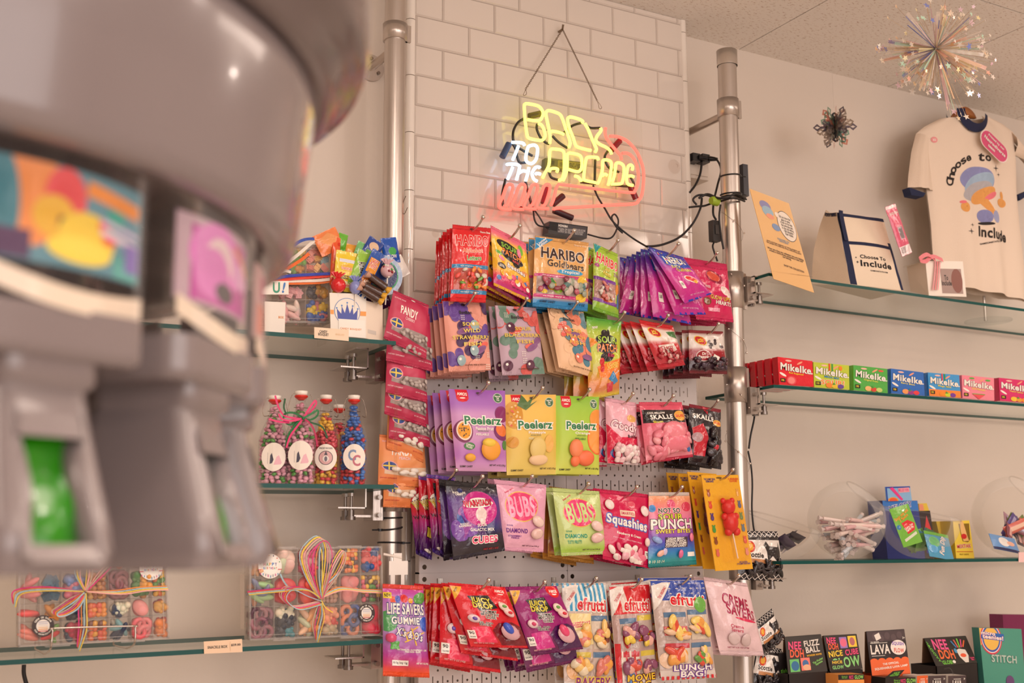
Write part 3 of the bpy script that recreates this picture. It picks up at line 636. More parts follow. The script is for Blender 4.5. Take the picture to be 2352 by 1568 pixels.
marsh([(1390, 912), (1461, 925), (1466, 1068), (1395, 1064)], -.14, 'pale pink foam candy bag with red side bands, third row beside the lime pouch', [('G', [(0, .4), (0, 1), (.5, 1), (.35, .6)], 'd8204a'), ('G', [(.3, .6), (1, .55), (1, .75), (.2, .75)], 'd8204a'), ('T', 'BUBS', .72, .28, .24, .06, 'd84a2c'), ('E', .74, .28, .15, .06, 'f0b86a'), ('T', 'Goody', .5, .44, .8, .18, 'f4d4d8', 6, '7a1a3a', .08), ('T', 'Bubble', .72, .57, .3, .05, 'K')]+scatter(26, .2, .72, .95, .95, .1, .055, ['f6ece6', 'f0d4d4', 'e8c0c4'], .006, 4)+[('E', .22, .84, .16, .07, '2a4a8a'), ('E', .24, .84, .1, .06, 'd8204a')], grad((0, 'f0b4c4'), (.6, 'eeb8c4'), (1, 'f0d8d8')), 4, 71, ('f0b4c4', 'e8d0d0'))
marsh([(1468, 923), (1566, 923), (1592, 1049), (1485, 1064)], -.16, 'coral pink foam candy bag, black header band, third row', [('R', .02, .14, .98, .36, '221c20', 1), ('T', 'COOL MELLOW', .3, .19, .4, .035, 'W'), ('T', 'SKALLE', .4, .26, .52, .08, 'W'), ('T', 'Skum', .3, .34, .2, .04, 'e8d83a'), ('E', .84, .25, .13, .09, 'f0b04a'), ('T', 'BUBS', .84, .25, .2, .05, 'd8302c')]+scatter(30, .08, .42, .95, .92, .1, .06, ['e88a9a', 'e0788a', 'f0a4ac'], .006, 5)+[('D', .6, .5, .26, .16, 'ee8896', .008), ('D', .62, .72, .3, .16, 'e87a8c', .008), ('E', .9, .85, .05, .05, '2a6ab0')], grad((0, 'e0506a'), (.3, 'e0607a'), (1, 'e88a98')), 4, 72, ('e0506a', 'c82a4a'))
marsh([(1583, 927), (1656, 940), (1656, 1078), (1581, 1064)], -.11, 'black and red licorice candy bag, right end of the third row', [('G', [(.4, .0), (.6, .03), (.5, .14)], 'c8203a'), ('T', 'SKALLE', .38, .2, .6, .08, 'W', 4), ('T', 'BUBS', .8, .26, .24, .05, 'd8302c', 6), ('E', .8, .26, .15, .055, 'f0b04a'), ('T', 'BUBS', .8, .26, .2, .04, 'd8302c', 6), ('G', [(.05, .4), (.35, .3), (.5, .55), (.4, .85), (.1, .85)], 'c8283a')]+scatter(22, .45, .4, .95, .95, .13, .06, ['2a2428', '3a3238', 'c8283a', '1c181c'], .006, 6)+[('E', .18, .55, .14, .08, 'b8949a')], grad((0, '2a2228'), (1, '2c2228')), 4, 73, ('8a2030', '2a2024'))
# row 4
bag('candy_bag', 'red and violet sour chew bag, left end of the fourth row', 'candy bag',
    [(1000, 1090), (1045, 1096), (1040, 1285), (1012, 1270)], -.11, grad((0, '6a4aa8'), (.05, 'c81c2c'), (.45, 'c81c34'), (.6, 'a81c7a'), (.8, '5a1c6a'), (1, '3a1c5a')),
    [('E', .5, .32, .45, .09, 'W'), ('T', 'WARHEADS', .6, .32, 1.1, .12, 'f0d03a', -30, 'K', .1), ('T', 'Wally', .4, .52, .7, .06, 'K', -10), ('R', .4, .62, .95, .76, 'K'), ('R', .45, .63, .9, .75, 'f0d84a'), ('E', .6, .92, .25, .02, 'W')], n=4, step=.022, jr=3, seal=(.05, .05), seed=81, drift=(-.012, 0), wr=.007, scol=('6a4aa8', '4a2a8a'))
bag('candy_bag', 'black and violet galaxy sour cubes bag, fourth row on the left', 'candy bag',
    [(1022, 1103), (1140, 1112), (1160, 1264), (1042, 1287)], -.16, grad((0, '1c181c'), (.12, '241c26'), (.25, '5a3a8a'), (.5, '5a2a7a'), (.62, '3a3a7a'), (.75, '2a1c34'), (1, '1c181c')),
    scatter(14, .05, .3, .6, .75, .16, .07, ['7a4aa8', '3a5aa8', '9a4aa0', '4a2a6a'], 0, 5)+[('E', .58, .36, .34, .24, 'c8248a'), ('E', .56, .3, .3, .05, 'W', -4), ('E', .58, .26, .2, .05, 'W'), ('T', 'WARHEADS', .54, .285, .56, .085, 'e0244a', -4, '3a1420', .08), ('E', .58, .44, .12, .1, 'f0dcd8'), ('E', .6, .53, .06, .05, 'f0dcd8'),
     ('T', 'BLACK HOLE\nCHERRY', .22, .16, .24, .05, 'W'), ('E', .25, .12, .05, .03, '1f2a6a'), ('T', 'ROCKET\nRASPBERRY', .25, .57, .24, .05, 'W'), ('T', 'SOUR', .58, .59, .2, .045, 'W'), ('T', 'GALACTIC MIX', .57, .65, .46, .045, 'W', 4), ('T', 'CUBES', .6, .79, .5, .1, 'e8487a', 3, 'W', .1), ('T', 'NET WT 5 OZ', .72, .93, .3, .025, 'b01c2c', 4)],
    n=3, step=.03, jr=3, seal=(.07, .05), seed=82, wr=.006, scol=('242024', '2a2230'))
def bubs(q, Y, lab, base, gb, d, sub, n, sd, dr=0, sc=None):
    return bag('candy_bag', lab, 'candy bag', q, Y, base,
    [('E', .46, .36, .34, .22, 'e8c05a', -8), ('E', .46, .36, .325, .205, 'e8407a', -8), ('T', 'BUBS', .46, .36, .54, .3, gb, -6), ('T', 'SOUR', .18, .64, .12, .022, d), ('T', 'DIAMOND', .33, .71, .46, .065, d), ('T', sub, .28, .8, .3, .05, d),
     ('D', .78, .56, .14, .08, 'f0d0c8', .006, 20), ('D', .76, .74, .15, .08, 'eac4bc', .006, -10), ('E', .74, .7, .06, .03, 'd8a09a', -30), ('T', 'foam candy', .25, .14, .22, .03, 'e0305a', -30), ('T', 'NET WT 5.5 oz (156 g)', .66, .92, .4, .025, '6a3a4a')], n=n, step=.034, jr=3, seal=(.07, .05), seed=sd, drift=(dr, 0), scol=sc, finish='film', wr=.004, T=.014)
bubs([(1134, 1100), (1255, 1113), (1248, 1268), (1154, 1264)], -.15, 'pink foam candy bag with a magenta oval logo, fourth row', grad((0, 'e4a4c0'), (1, 'e8acc4')), 'f4a8c4', '6a1a8a', 'STRAWBERRY\nVANILLA', 2, 83, sc='e4a4c0')
bubs([(1268, 1119), (1378, 1128), (1392, 1272), (1290, 1277)], -.15, 'pale green foam candy bag with a magenta oval logo, fourth row', grad((0, 'c4d888'), (.8, 'c8dc8a'), (.9, 'a4cc4a'), (1, 'a4cc4a')), 'c8dc8a', '1f9a7a', 'TUTTI FRUTTI', 2, 84, sc='c4d888')
bag('candy_bag', 'amber orange candy bag hidden behind the pale green bag', 'candy bag', [(1262, 1116), (1345, 1128), (1365, 1295), (1258, 1278)], -.085, 'd8963a', [('R', .02, .72, .3, .92, 'c87a5a')], n=3, step=.025, seal=(.06, .05), seed=85, drift=(-.004, 0), hook=False)
bag('candy_bag', 'crimson raspberry candy bag with white and blue lettering, fourth row', 'candy bag',
    [(1377, 1125), (1490, 1135), (1491, 1305), (1385, 1284)], -.15, 'cf1450', [('R', .36, .26, .66, .34, 'e8d0b4'), ('T', 'SMARTIES', .51, .3, .26, .04, 'c83a5a'), ('T', 'Squashies', .5, .44, .84, .17, 'W', 6, '5a6ac0', .12), ('T', 'Raspberry & Cream', .52, .6, .5, .045, 'W', 4), ('T', 'FAT FREE  GLUTEN FREE', .5, .67, .6, .018, 'f0b4c4', 4),
     ('D', .14, .2, .09, .07, 'f2dcd8', .004, 60), ('D', .86, .24, .09, .07, 'f2dcd8', .004, 70), ('E', .62, .17, .08, .05, 'e0506a'), ('D', .9, .66, .06, .06, 'f0d8d0', .004), ('R', .88, .78, .98, .88, 'W'), ('T', '70', .93, .82, .06, .04, 'K')]+scatter(26, .12, .78, .8, .95, .09, .045, ['f4e4dc', 'f0b4c0', 'e87a92'], .004, 2), n=4, step=.024, jr=2, seal=(.05, .05), seed=86, drift=(-.003, .002), wr=.005)
bag('candy_bag', 'pink, purple and blue sweet bites bag with bold white lettering, fourth row', 'candy bag',
    [(1490, 1130), (1583, 1130), (1600, 1296), (1489, 1303)], -.155, grad((0, 'e4d0cc'), (.06, 'f0a068'), (.2, 'ec8a8a'), (.38, 'e078a8'), (.55, '9a5ab8'), (.7, '4a5ac0'), (.84, '2a8ac0'), (.92, '1f9a9a'), (1, '1f9a94')),
    [('E', .5, .16, .1, .06, 'e0507a'), ('E', .85, .2, .11, .065, 'd83c5a'), ('E', .06, .22, .07, .05, '3a8ad0'), ('T', 'NOT SO', .44, .25, .5, .065, 'K', 0, 'W', .09), ('T', 'SOUR', .46, .335, .56, .08, 'd0d83a', 0, 'K', .07), ('T', 'PUNCH', .49, .435, .92, .14, 'W', 0, 'K', .07), ('T', 'SWEET BITES', .5, .53, .78, .055, 'f2e05a', 0, '3a1a4a', .07),
     ('R', .3, .61, .8, .75, '4a3a4a'), ('T', 'DREAM BERRY\nPASSION PUNCH\nGRATEFUL GRAPE\nCOTTON CANDY', .54, .68, .46, .13, 'W'), ('D', .12, .64, .1, .04, '8aa8e0', .003, 30), ('D', .88, .62, .06, .06, 'e87a9a', .003), ('D', .2, .82, .08, .04, 'e8b4a0', .003, -30), ('D', .28, .8, .05, .05, 'c8c0e0', .003), ('D', .62, .84, .05, .06, 'e06a9a', .003), ('R', .8, .82, .96, .88, 'W'), ('T', '10 10 10 14', .15, .93, .34, .04, 'd8ecd0')],
    n=3, step=.03, jr=2, seal=(.05, .06), seed=87, scol=('d8ccc4', '1f8a8a'))
def bear(q, Y, lab, hook=False, full=True, g=None):
    its = [('T', 'THE GUMMY BEAR\nREIMAGINED', .2, .055, .3, .045, '3a3a7a'), ('T', '12 BEARABLE\nFLAVORS', .84, .055, .28, .045, 'd8402c'), ('E', .46, .03, .08, .01, '7a5a1a')]
    for k in range(6):
        for x in (.12, .9):
            col = ['a85a3a', 'd8503a', '5a3a7a', '4a9a4a', '8a4a2a', 'd86a5a'][k] if x < .5 else ['e0a04a', '3a5a9a', '5a8a5a', '4a7a9a', 'd84a4a', 'e08a8a'][k]
            its += [('E', x, .17+k*.125, .035, .016, col), ('E', x, .2+k*.125, .045, .03, col), ('E', x-.03, .155+k*.125, .014, .009, col), ('E', x+.03, .155+k*.125, .014, .009, col)]
    its += [('T', '400 CALORIES\nOF GUMMY GREATNESS', .76, .93, .36, .035, '5a3a7a')]
    r = bag('blister_card', lab, 'candy card', q, Y, 'e8ac2c', its, seal=(0, 0), cards=True, hook=hook, seed=5, finish='film', group=g)
    def red(u, v): q_ = [P(*p_, Y) for p_ in q]; return q_[0]*(1-u)*(1-v)+q_[1]*u*(1-v)+q_[2]*u*v+q_[3]*(1-u)*v+Vector((0, -.012, 0))
    b = MB(); col = 'd41c22' if full else '6a2a2a'
    for (u, v, r_, sz) in ((.52, .34, .019, 1), (.4, .275, .0075, 1), (.64, .275, .0075, 1), (.53, .37, .010, 1), (.52, .5, .021, 1.25), (.38, .44, .009, 1), (.68, .44, .009, 1), (.42, .6, .0105, 1), (.64, .6, .0105, 1)):
        b.ball(red(u, v), r_, col, n=14, m=9, sc=(1, .8, sz))
    obj('gummy_bear_lollipop', b, 'gummy', r); obj('stick', MB().tube([red(.53, .62), red(.56, .88)], .002, 'f0d8c8'), 'gloss', r)
    bl = MB(); prof = []
    def SB(u, v, h=0):
        e = max(0, 1-abs(2*u-1)**6)**.5*max(0, 1-abs(2*v-1)**8)**.5; p_ = red(.22+.62*u, .22+.7*v); return Vector((p_.x, Y-.001-.036*e, p_.z))
    bl.sheet(SB, 14, 18, 'fff0d0'); obj('clear_blister', bl, 'clear', r)
    return r
bear([(1610, 1091), (1695, 1090), (1729, 1306), (1643, 1311)], -.19, 'yellow blister card with a big red gummy bear lollipop, front of its hook', hook=(.0, 0), g='gummy bear lollipop cards on one hook')
for i, (q, y) in enumerate([([(1578, 1083), (1645, 1088), (1665, 1308), (1615, 1306)], -.14), ([(1557, 1088), (1625, 1090), (1640, 1300), (1580, 1300)], -.10), ([(1530, 1085), (1598, 1088), (1612, 1298), (1560, 1298)], -.06)]):
    bear(q, y, 'yellow gummy bear blister card, %s from the front of its hook' % ORD[i+1], full=False, g='gummy bear lollipop cards on one hook')
# row 5
bag('candy_bag', 'purple ring-shaped gummies bag with noughts and crosses, by the left pole', 'candy bag',
    [(879, 1340), (972, 1345), (987, 1556), (880, 1552)], -.15, grad((0, 'f0501c'), (.05, 'c8389a'), (.15, 'b86ac0'), (.4, 'c09ad0'), (.6, 'b07ac0'), (.75, 'b03a9a'), (.87, 'd03a6a'), (.93, 'f0502c'), (1, 'f0501c')),
    [('E', .1, .4, .2, .12, '4a9a5a', 30), ('E', .85, .14, .18, .06, '5aa04a', -20), ('E', .2, .17, .07, .04, 'e0502c'), ('E', .3, .16, .06, .04, '3a5ac0'), ('E', .45, .15, .09, .045, 'd8282c'), ('E', .6, .17, .06, .03, 'e8a02c'), ('R', .0, .09, .17, .155, 'f2d83a'), ('T', 'NEW', .09, .122, .13, .04, 'K'),
     ('T', 'LIFE SAVERS', .5, .265, .86, .12, 'W', 0, '2a2a7a', .09), ('T', 'GUMMIES', .52, .39, .72, .08, 'W', 0, '2a2a7a', .09), ('R', .43, .46, .46, .62, 'f2c83a', -20), ('R', .62, .46, .65, .66, 'f2c83a', -20), ('R', .3, .5, .78, .512, 'f2c83a', -25), ('R', .4, .56, .9, .572, 'f2c83a', -25), ('T', "X's & O's", .55, .535, .6, .09, 'W', 12, '2a2a8a', .09),
     ('E', .92, .42, .12, .08, '2a5ac8'), ('D', .12, .58, .12, .05, 'd84a7a', .004), ('E', .22, .66, .12, .03, '5ab04a', 40), ('E', .22, .66, .12, .03, '5ab04a', -40), ('T', 'WATERMELON - BLUE RASPBERRY - LIME\nPINK PUNCH - GRAPE', .6, .715, .66, .04, 'W'), ('R', .16, .82, .5, .88, 'f0e8e0'), ('T', '90 0g 5mg 12g', .33, .85, .3, .03, 'K'), ('T', 'NET WT 7 OZ (198g)', .82, .85, .28, .025, 'W')],
    seal=(.05, .05), seed=91, wr=.007, T=.016, scol=('e84a3a', 'f0501c'), hook=False)
def juicy(q, Y, lab, red, n, sd, hook=False, dr=0, st=.02):
    b = grad((0, 'e01424'), (.7, 'd8142a'), (.8, 'a01424'), (.9, 'd01422'), (1, 'e01424')) if red else grad((0, '9a1470'), (.7, 'a01874'), (.82, '6a1458'), (1, '6a1454'))
    return bag('candy_bag', lab, 'candy bag', q, Y, b,
    [('G', [(.01, .05), (.2, .05), (.01, .26)], 'f0b43a'), ('T', 'NEW!', .075, .1, .1, .03, 'K', -45), ('E', .85, .08, .13, .1, 'e01424'), ('T', 'AMOS', .85, .08, .17, .045, 'W', 4), ('E', .85, .13, .05, .008, 'W'),
     ('G', [(.22, .19), (.6, .16), (.68, .36), (.36, .42)], 'K'), ('T', 'JUICY\nDROP', .43, .29, .34, .17, 'f0e04a', 3, '1c1a14', .06), ('T', 'GUMMY\nMYSTERY\nCUBE', .5, .47, .3, .14, 'K', 3, 'W', .1),
     ('G', [(.55, 1-.04), (.45, .72), (.6, .6), (.85, .58), (1, .65), (1, .96)], '7a1424' if red else '4a1450'), ('G', [(.1, .68), (.4, .66), (.48, .92), (.12, .93)], 'f0305a' if red else 'd0308a'),
     ('D', .18, .54, .1, .065, 'e8ccd0', .004), ('D', .18, .54, .05, .035, '6a4ab0' if red else 'd83a6a', .007), ('D', .78, .33, .09, .07, 'f0d8c8', .004, 30), ('D', .78, .32, .05, .03, '6aa84a', .007), ('D', .84, .42, .1, .07, 'f2c8c4', .004, 30), ('D', .85, .42, .05, .03, 'e0203a', .007),
     ('T', 'PEEL AND\nREVEAL', .36, .62, .26, .065, 'K', 4, 'W', .08), ('D', .74, .74, .16, .13, 'd8a8b0', .005), ('D', .72, .68, .09, .1, '3a5ac8' if red else 'e84a7a', .009), ('E', .76, .8, .06, .05, 'a88a9a'), ('R', .02, .73, .14, .86, 'W'), ('T', '90', .08, .77, .08, .045, 'K'), ('T', 'CALORIES', .08, .83, .09, .02, 'K'), ('T', 'NET WT 5 OZ (142g)', .24, .93, .34, .03, 'f0b8b8')],
    n=n, step=st, jr=2.5, seal=(.04, .05), seed=sd, wr=.005, T=.011, hook=hook, drift=(dr, 0), group='%s mystery cube bags on one hook' % ('red' if red else 'purple'), short='%s mystery cube gummy bag' % ('red' if red else 'purple'))
juicy([(1029, 1337), (1160, 1348), (1213, 1488), (1082, 1486)], -.19, 'red mystery cube gummy bag, foremost and tilted, bottom row', 1, 1, 101, hook=(0, 0))
juicy([(1014, 1338), (1136, 1348), (1190, 1518), (1060, 1500)], -.165, 'red mystery cube gummy bag, just behind the foremost tilted one', 1, 1, 102)
juicy([(1012, 1340), (1125, 1346), (1150, 1545), (1009, 1524)], -.145, 'red mystery cube gummy bag, third from the front, hanging lowest', 1, 6, 103, dr=-.003, st=.022)
juicy([(1167, 1348), (1278, 1345), (1340, 1490), (1221, 1506)], -.175, 'purple mystery cube gummy bag, front of its hook, bottom row', 0, 1, 104, hook=(0, 0))
juicy([(1160, 1349), (1270, 1346), (1332, 1518), (1210, 1544)], -.15, 'purple mystery cube gummy bag hanging low behind the front one', 0, 4, 105, dr=-.006, st=.025)
def efr(q, Y, lab, top, strip, words, wcols, base, sd, cols, extra=[], n=2):
    its = [('R', 0, .16, 1, .9, base)]
    its += top
    its += [('G', [(.0, .05), (.2, .02), (.36, .02), (.0, .3)], 'e8e0d8'), ('T', strip, .15, .12, .24, .06, 'd0303a', -48)]
    r = random.Random(sd)
    for (x0, y0, x1, y1) in ((.12, .32, .52, .6), (.56, .3, .94, .6), (.1, .63, .5, .84), (.54, .63, .94, .84)):
        k = r.choice(cols); its += [('R', x0, y0, x1, y1, r.choice(['c8b4a8', 'd8c8b4', 'b8a49a'])), ('R', x0, y0, x1, y0+.05, r.choice(['c8404a', 'd8c04a', '5a7a9a']))]+scatter(7, x0+.06, y0+.08, x1-.06, y1-.04, .12, .045, cols, .006, r.randint(0, 99))
    its += [('T', 'efrutti', .6, .2, .64, .12, 'd81c2c', 4, 'W', .09), ('T', 'THE ORIGINAL!', .16, .12, .22, .03, 'd0303a', -48)]+extra
    its += [('T', words, .56, .91, .7, .13 if '\n' in words else .1, wcols[0], 0, wcols[1], .1)]
    return bag('candy_bag', lab, 'candy bag', q, Y, 'd8ccc4', its, n=n, step=.04, jr=1.5, seal=(.03, .03), seed=sd, wr=.006, T=.014, drift=(-.006, .004))
st = [('R', k/9, 0, (k+.5)/9, .26, '3a9ac8', -4) for k in range(9)]
efr([(1290, 1338), (1391, 1338), (1412, 1590), (1296, 1590)], -.14, 'clear bakery shapes gummy bag, blue and white striped header, bottom row', [('R', 0, .02, 1, .26, 'e4ece8')]+st, ' ', 'BAKERY', ('8a2a7a', 'f0d04a'), 'c8b0a0', 111, ['e8a04a', 'f0c878', 'd87a6a', 'e8d8b8'], [('R', .1, .28, .55, .56, 'f0dc9a'), ('T', 'CHEESECAKE', .33, .38, .4, .05, 'd83a6a', -6), ('E', .34, .49, .1, .05, 'a89a94'), ('E', .14, .8, .1, .08, 'e0a86a'), ('E', .88, .45, .12, .1, '8a4a3a')])
efr([(1398, 1343), (1490, 1337), (1513, 1580), (1420, 1590)], -.15, 'clear movie snacks gummy bag with red and white stripes, bottom row', [('R', 0, .02, 1, .28, 'd01c28'), ('R', .2, .02, .36, .26, 'e0d0c4', -8)], ' ', 'MOVIE\nBAG', ('f0c83a', '5a1a1a'), 'b89a94', 112, ['e8c84a', 'd8503a', 'e0a89a', '8a4a6a'], [('R', .0, .55, .1, .98, 'd0202c')]+[('R', .02+.09*k, .62, .06+.09*k, .98, ['d0202c', 'e8dcd0'][k % 2]) for k in range(5)]+[('R', .5, .45, .95, .54, 'c83a2c'), ('T', 'PIZZA', .74, .5, .4, .06, 'f2d83a'), ('E', .26, .5, .1, .1, 'b8282c'), ('T', 'POP\nCORN', .7, .76, .2, .06, 'd0303a', 0, 'W', .1), ('E', .3, .88, .12, .06, '5a8ac8')])
efr([(1493, 1333), (1616, 1331), (1645, 1556), (1519, 1563)], -.17, 'clear lunch shapes gummy bag with a blue starry header, bottom row', [('R', 0, .0, 1, .2, '2a4aa8')]+[('T', '*', .05+.13*(k % 8), .04+.05*(k//8), .05, .028, 'W') for k in range(24)], ' ', 'LUNCH\nBAG!', ('W', '6a2a9a'), 'c0aca4', 113, ['e8a04a', 'd8503a', 'f0d070', 'e8c4a0', '6a9a4a'], [('R', .1, .46, .5, .55, 'c83a2c'), ('T', 'PIZZA', .32, .5, .34, .055, 'f2d83a'), ('R', .58, .5, .95, .56, 'd8c8b4'), ('T', 'Hot Dog', .76, .5, .3, .04, 'd0303a'), ('E', .82, .25, .12, .08, '6ab04a', -20), ('E', .12, .8, .12, .08, 'e8c4a4')]+[('R', .0+.09*k, .96, .045+.09*k, 1, 'd0202c') for k in range(12)])
bag('candy_bag', 'glossy pale pink creme candy bag with crimson script, right end of the bottom row', 'candy bag',
    [(1616, 1324), (1716, 1339), (1756, 1506), (1654, 1503)], -.16, 'e8c8cc', [('T', 'CREME', .54, .28, .56, .15, 'a81c4a', 10), ('T', 'SAVERS', .6, .42, .62, .14, 'a81c4a', 10), ('E', .66, .52, .24, .02, 'd8305a', 8), ('T', 'Creme\nSavers', .4, .64, .24, .1, 'c8506a', 4), ('D', .3, .78, .12, .085, 'd8c0c0', .004), ('D', .56, .79, .12, .085, 'd8c0c0', .004), ('G', [(.22, .74), (.3, .73), (.38, .8), (.3, .84)], 'c0203a'), ('G', [(.48, .75), (.56, .73), (.64, .8), (.56, .85)], 'c0203a'), ('T', 'NET WT 6.25 OZ (177g)', .42, .9, .5, .025, 'b05a70')],
    n=3, step=.03, jr=4, seal=(.05, .06), seed=121, wr=.008, T=.018, drift=(-.01, 0))
# bags of licorice dogs on the right pole
lic = [('R', 0, .09, 1, .12, 'K')]
for k in range(9): lic += [('G', [(k/8-.02, .0), (k/8, 0), (k/8+.14, .12), (k/8+.12, .12)], 'e8e0d8'), ('G', [(k/8+.12, 0), (k/8+.14, 0), (k/8, .12), (k/8-.02, .12)], 'e8e0d8'), ('G', [(k/8-.02, .86), (k/8, .86), (k/8+.14, 1), (k/8+.12, 1)], 'e8e0d8'), ('G', [(k/8+.12, .86), (k/8+.14, .86), (k/8, 1), (k/8-.02, 1)], 'e8e0d8')]
lic += [('R', 0, .18, 1, .62, 'e4dcd4'), ('R', .1, .58, 1, .66, 'c88a5a', 3), ('E', .2, .32, .12, .12, 'd84a2c'), ('E', .2, .32, .08, .08, 'f0b03a'), ('T', 'Scottie', .3, .48, .44, .11, 'K', 3), ('G', [(.52, .28), (.6, .2), (.66, .3), (.88, .32), (.92, .22), (.96, .5), (.86, .62), (.74, .5), (.62, .6), (.6, .42)], '241f22')]+scatter(26, .1, .64, .95, .86, .1, .04, ['2a2428', '3a3438', '1c1a1c'], .005, 3)
bag('candy_bag', 'black and white chequered licorice dog bag hanging upright on the right pole', 'candy bag', [(1700, 1219), (1786, 1220), (1799, 1335), (1694, 1330)], -.10, '2a2528', lic, seal=(.06, .06), seed=131, hook=False, T=.012, scol='2a2528')
bag('candy_bag', 'black and white chequered licorice dog bag hanging tilted at the bottom of the right pole', 'candy bag', [(1730, 1432), (1773, 1397), (1800, 1468), (1752, 1512)], -.10, '2a2528', lic, seal=(.06, .06), seed=132, hook=False, T=.012, scol='2a2528')
bag('candy_bag', 'black licorice bag hanging lowest on the right pole, below the tilted one', 'candy bag', [(1740, 1480), (1795, 1490), (1800, 1590), (1722, 1585)], -.075, '2a2528', lic, seal=(.06, .06), seed=133, hook=False, T=.012, scol='2a2528')
# cherry and orange bags on the left strip
def pandy(q, Y, lab, red, g):
    a, b_ = ('b8284e', 'c83a5c') if red else ('ef8a4e', 'f2a064')
    return bag('candy_bag', lab, 'candy bag', q, Y, grad((0, a), (.5, b_), (.93, a), (1, a)),
    [('T', 'SUGAR FREE', .2, .13, .3, .03, 'f0b8c0'), ('T', 'PANDY', .46, .32, .44, .16, 'W', 0), ('T', 'CHERRY' if red else 'PEACH', .5, .45, .24, .06, 'f0c8cc', 0), ('G', [(.22, .66), (1, .6), (1, .83), (.1, .78), (.1, .7)], 'a08f8a' if red else 'e8c8a8')]
    +(scatter(18, .2, .66, .97, .78, .05, .035, ['b4a8a2', 'c4bab4', '988a86'], .003, 3) if red else [('D', .3+.2*k, .68+.05*(k % 2), .09, .05, 'f4ece0', .005) for k in range(4)]+[('D', .45+.2*k, .75, .08, .045, 'f4ece0', .006) for k in range(3)]+[('E', .3+.2*k, .68+.05*(k % 2), .03, .02, 'd8a88a') for k in range(4)])
    +[('E', .2, .62, .155, .1, 'e8a8b0'), ('E', .2, .62, .13, .085, '2a4a8f'), ('R', .07, .605, .33, .635, 'e8cc4a'), ('R', .17, .54, .2, .7, 'e8cc4a'), ('T', 'DIETARY SUPPLEMENT', .2, .86, .34, .025, 'f0c0c8' if red else 'd0503a'), ('T', 'NET WT. 1.8 OZ (50g)', .82, .88, .28, .028, 'f0c0c8' if red else 'd0503a'), ('E', .55, .06, .06, .015, 'e8ddd4')],
    seal=(.05, .05), hook=False, T=.012, wr=.004, finish='matte', group=g, seed=int(q[0][1]))
G1 = 'small sugar-free bags overlapping down the hanging strip'
pandy([(904, 666), (985, 700), (979, 826), (881, 776)], -.135, 'cherry red small bag with a round flag sticker, topmost of the strip', 1, G1)
for i, (l, r_, yl, yr) in enumerate([(887, 994, 828, 853), (886, 982, 901, 924), (883, 980, 950, 981), (893, 988, 1006, 1027)]):
    pandy([(l+5, yl-125), (r_-8, yl-108), (r_, yr), (l, yl)], -.118+.014*i, 'cherry red small bag, %s from the top of the strip' % ORD[i+1], 1, G1)
for i, (l, r_, yl, yr) in enumerate([(888, 973, 1030, 1062), (868, 980, 1112, 1120), (880, 970, 1164, 1167)]):
    pandy([(l+4, yl-115), (r_-6, yl-105), (r_, yr), (l, yl)], -.062+.012*i, 'orange small ring candy bag, %s of the three orange ones down the strip' % ['topmost', 'middle', 'lowest'][i], 0, G1)
stp = MB().box((P(938, 600, -.02).x, -.016, P(925, 1180, 0).z), (P(946, 600, -.02).x, -.014, P(935, 660, 0).z), 'ece4da')
# ------------------------------------------------------------ poles, brackets, glass shelves
AL = 'c9c0b9'
LPX, LPY, LR = P(907, 300, .0).x, .0, .0262
RPY, RR = -.07, .0265
def pole(bot, top, r, label, rings, arms, cap=None, sleeve=None):
    bot, top = Vector(bot), Vector(top)
    at = lambda z: bot+(top-bot)*((z-bot.z)/(top.z-bot.z))
    root = thing('aluminium_pole', bot, label, 'pole')
    obj('pipe', MB().tube([bot, top], r, AL, n=40), 'metal', root)
    for z, h in rings:
        m_ = MB(); p_ = at(z); m_.lathe(p_, [(r, 0), (r+.004, 0), (r+.0045, h), (r, h)], 'c4bab2', n=40)
        m_.box(p_+Vector((r*.6, -r*.5, 0)), p_+Vector((r+.011, -r*.2, h)), 'c4bab2'); obj('collar', m_, 'metal', root)
    for z, fz in arms:
        p_ = at(z); a = p_+Vector((0, r, -.005)); b = Vector((p_.x, WY-.004, fz))
        arm = obj('wall_arm', MB().tube([a, b], .0105, 'c0b3a8', n=20), 'metal', root)
        fl = MB().tube([b+Vector((0, -.003, 0)), b+Vector((0, .004, 0))], .036, 'bdb3ac', n=32)
        fm = obj('wall_flange', fl, 'metal', root)
        sc = MB()
        for dx, dz in ((.02, -.012), (-.02, -.012), (0, .024)): sc.tube([b+Vector((dx, -.007, dz)), b+Vector((dx, -.002, dz))], .0045, '8a827c', n=12)
        obj('screw', sc, 'chrome', root)
    if cap: obj('end_cap', MB().lathe(top, [(r+.0025, -.045), (r+.003, 0), (0, .001)], 'd2cac2', n=40), 'metal', root)
    return at
zL = lambda y: P(907, y, LPY).z
atL = pole((P(897, 1240, 0).x, LPY, 0), (P(908, 20, 0).x, LPY, ZC), LR, 'brushed aluminium pole left of the tiled pier', [(zL(95), .043), (zL(1175), .05), (zL(800), .05), (zL(1500), .05)], [(zL(105), P(855, 158, WY).z), (.3, .3)])
xr = lambda y, x: P(x, y, RPY)
b_, t_ = xr(900, 1690), xr(118, 1669); d_ = (b_-t_)/(b_.z-t_.z)
atR = pole(b_-d_*b_.z, t_, RR, 'brushed aluminium pole right of the tiled pier', [(xr(270, 1671).z, .052), (xr(710, 1690).z, .10), (xr(925, 1690).z, .095), (xr(1330, 1700).z, .09)], [(xr(255, 1671).z, xr(258, 1671).z)], cap=1)
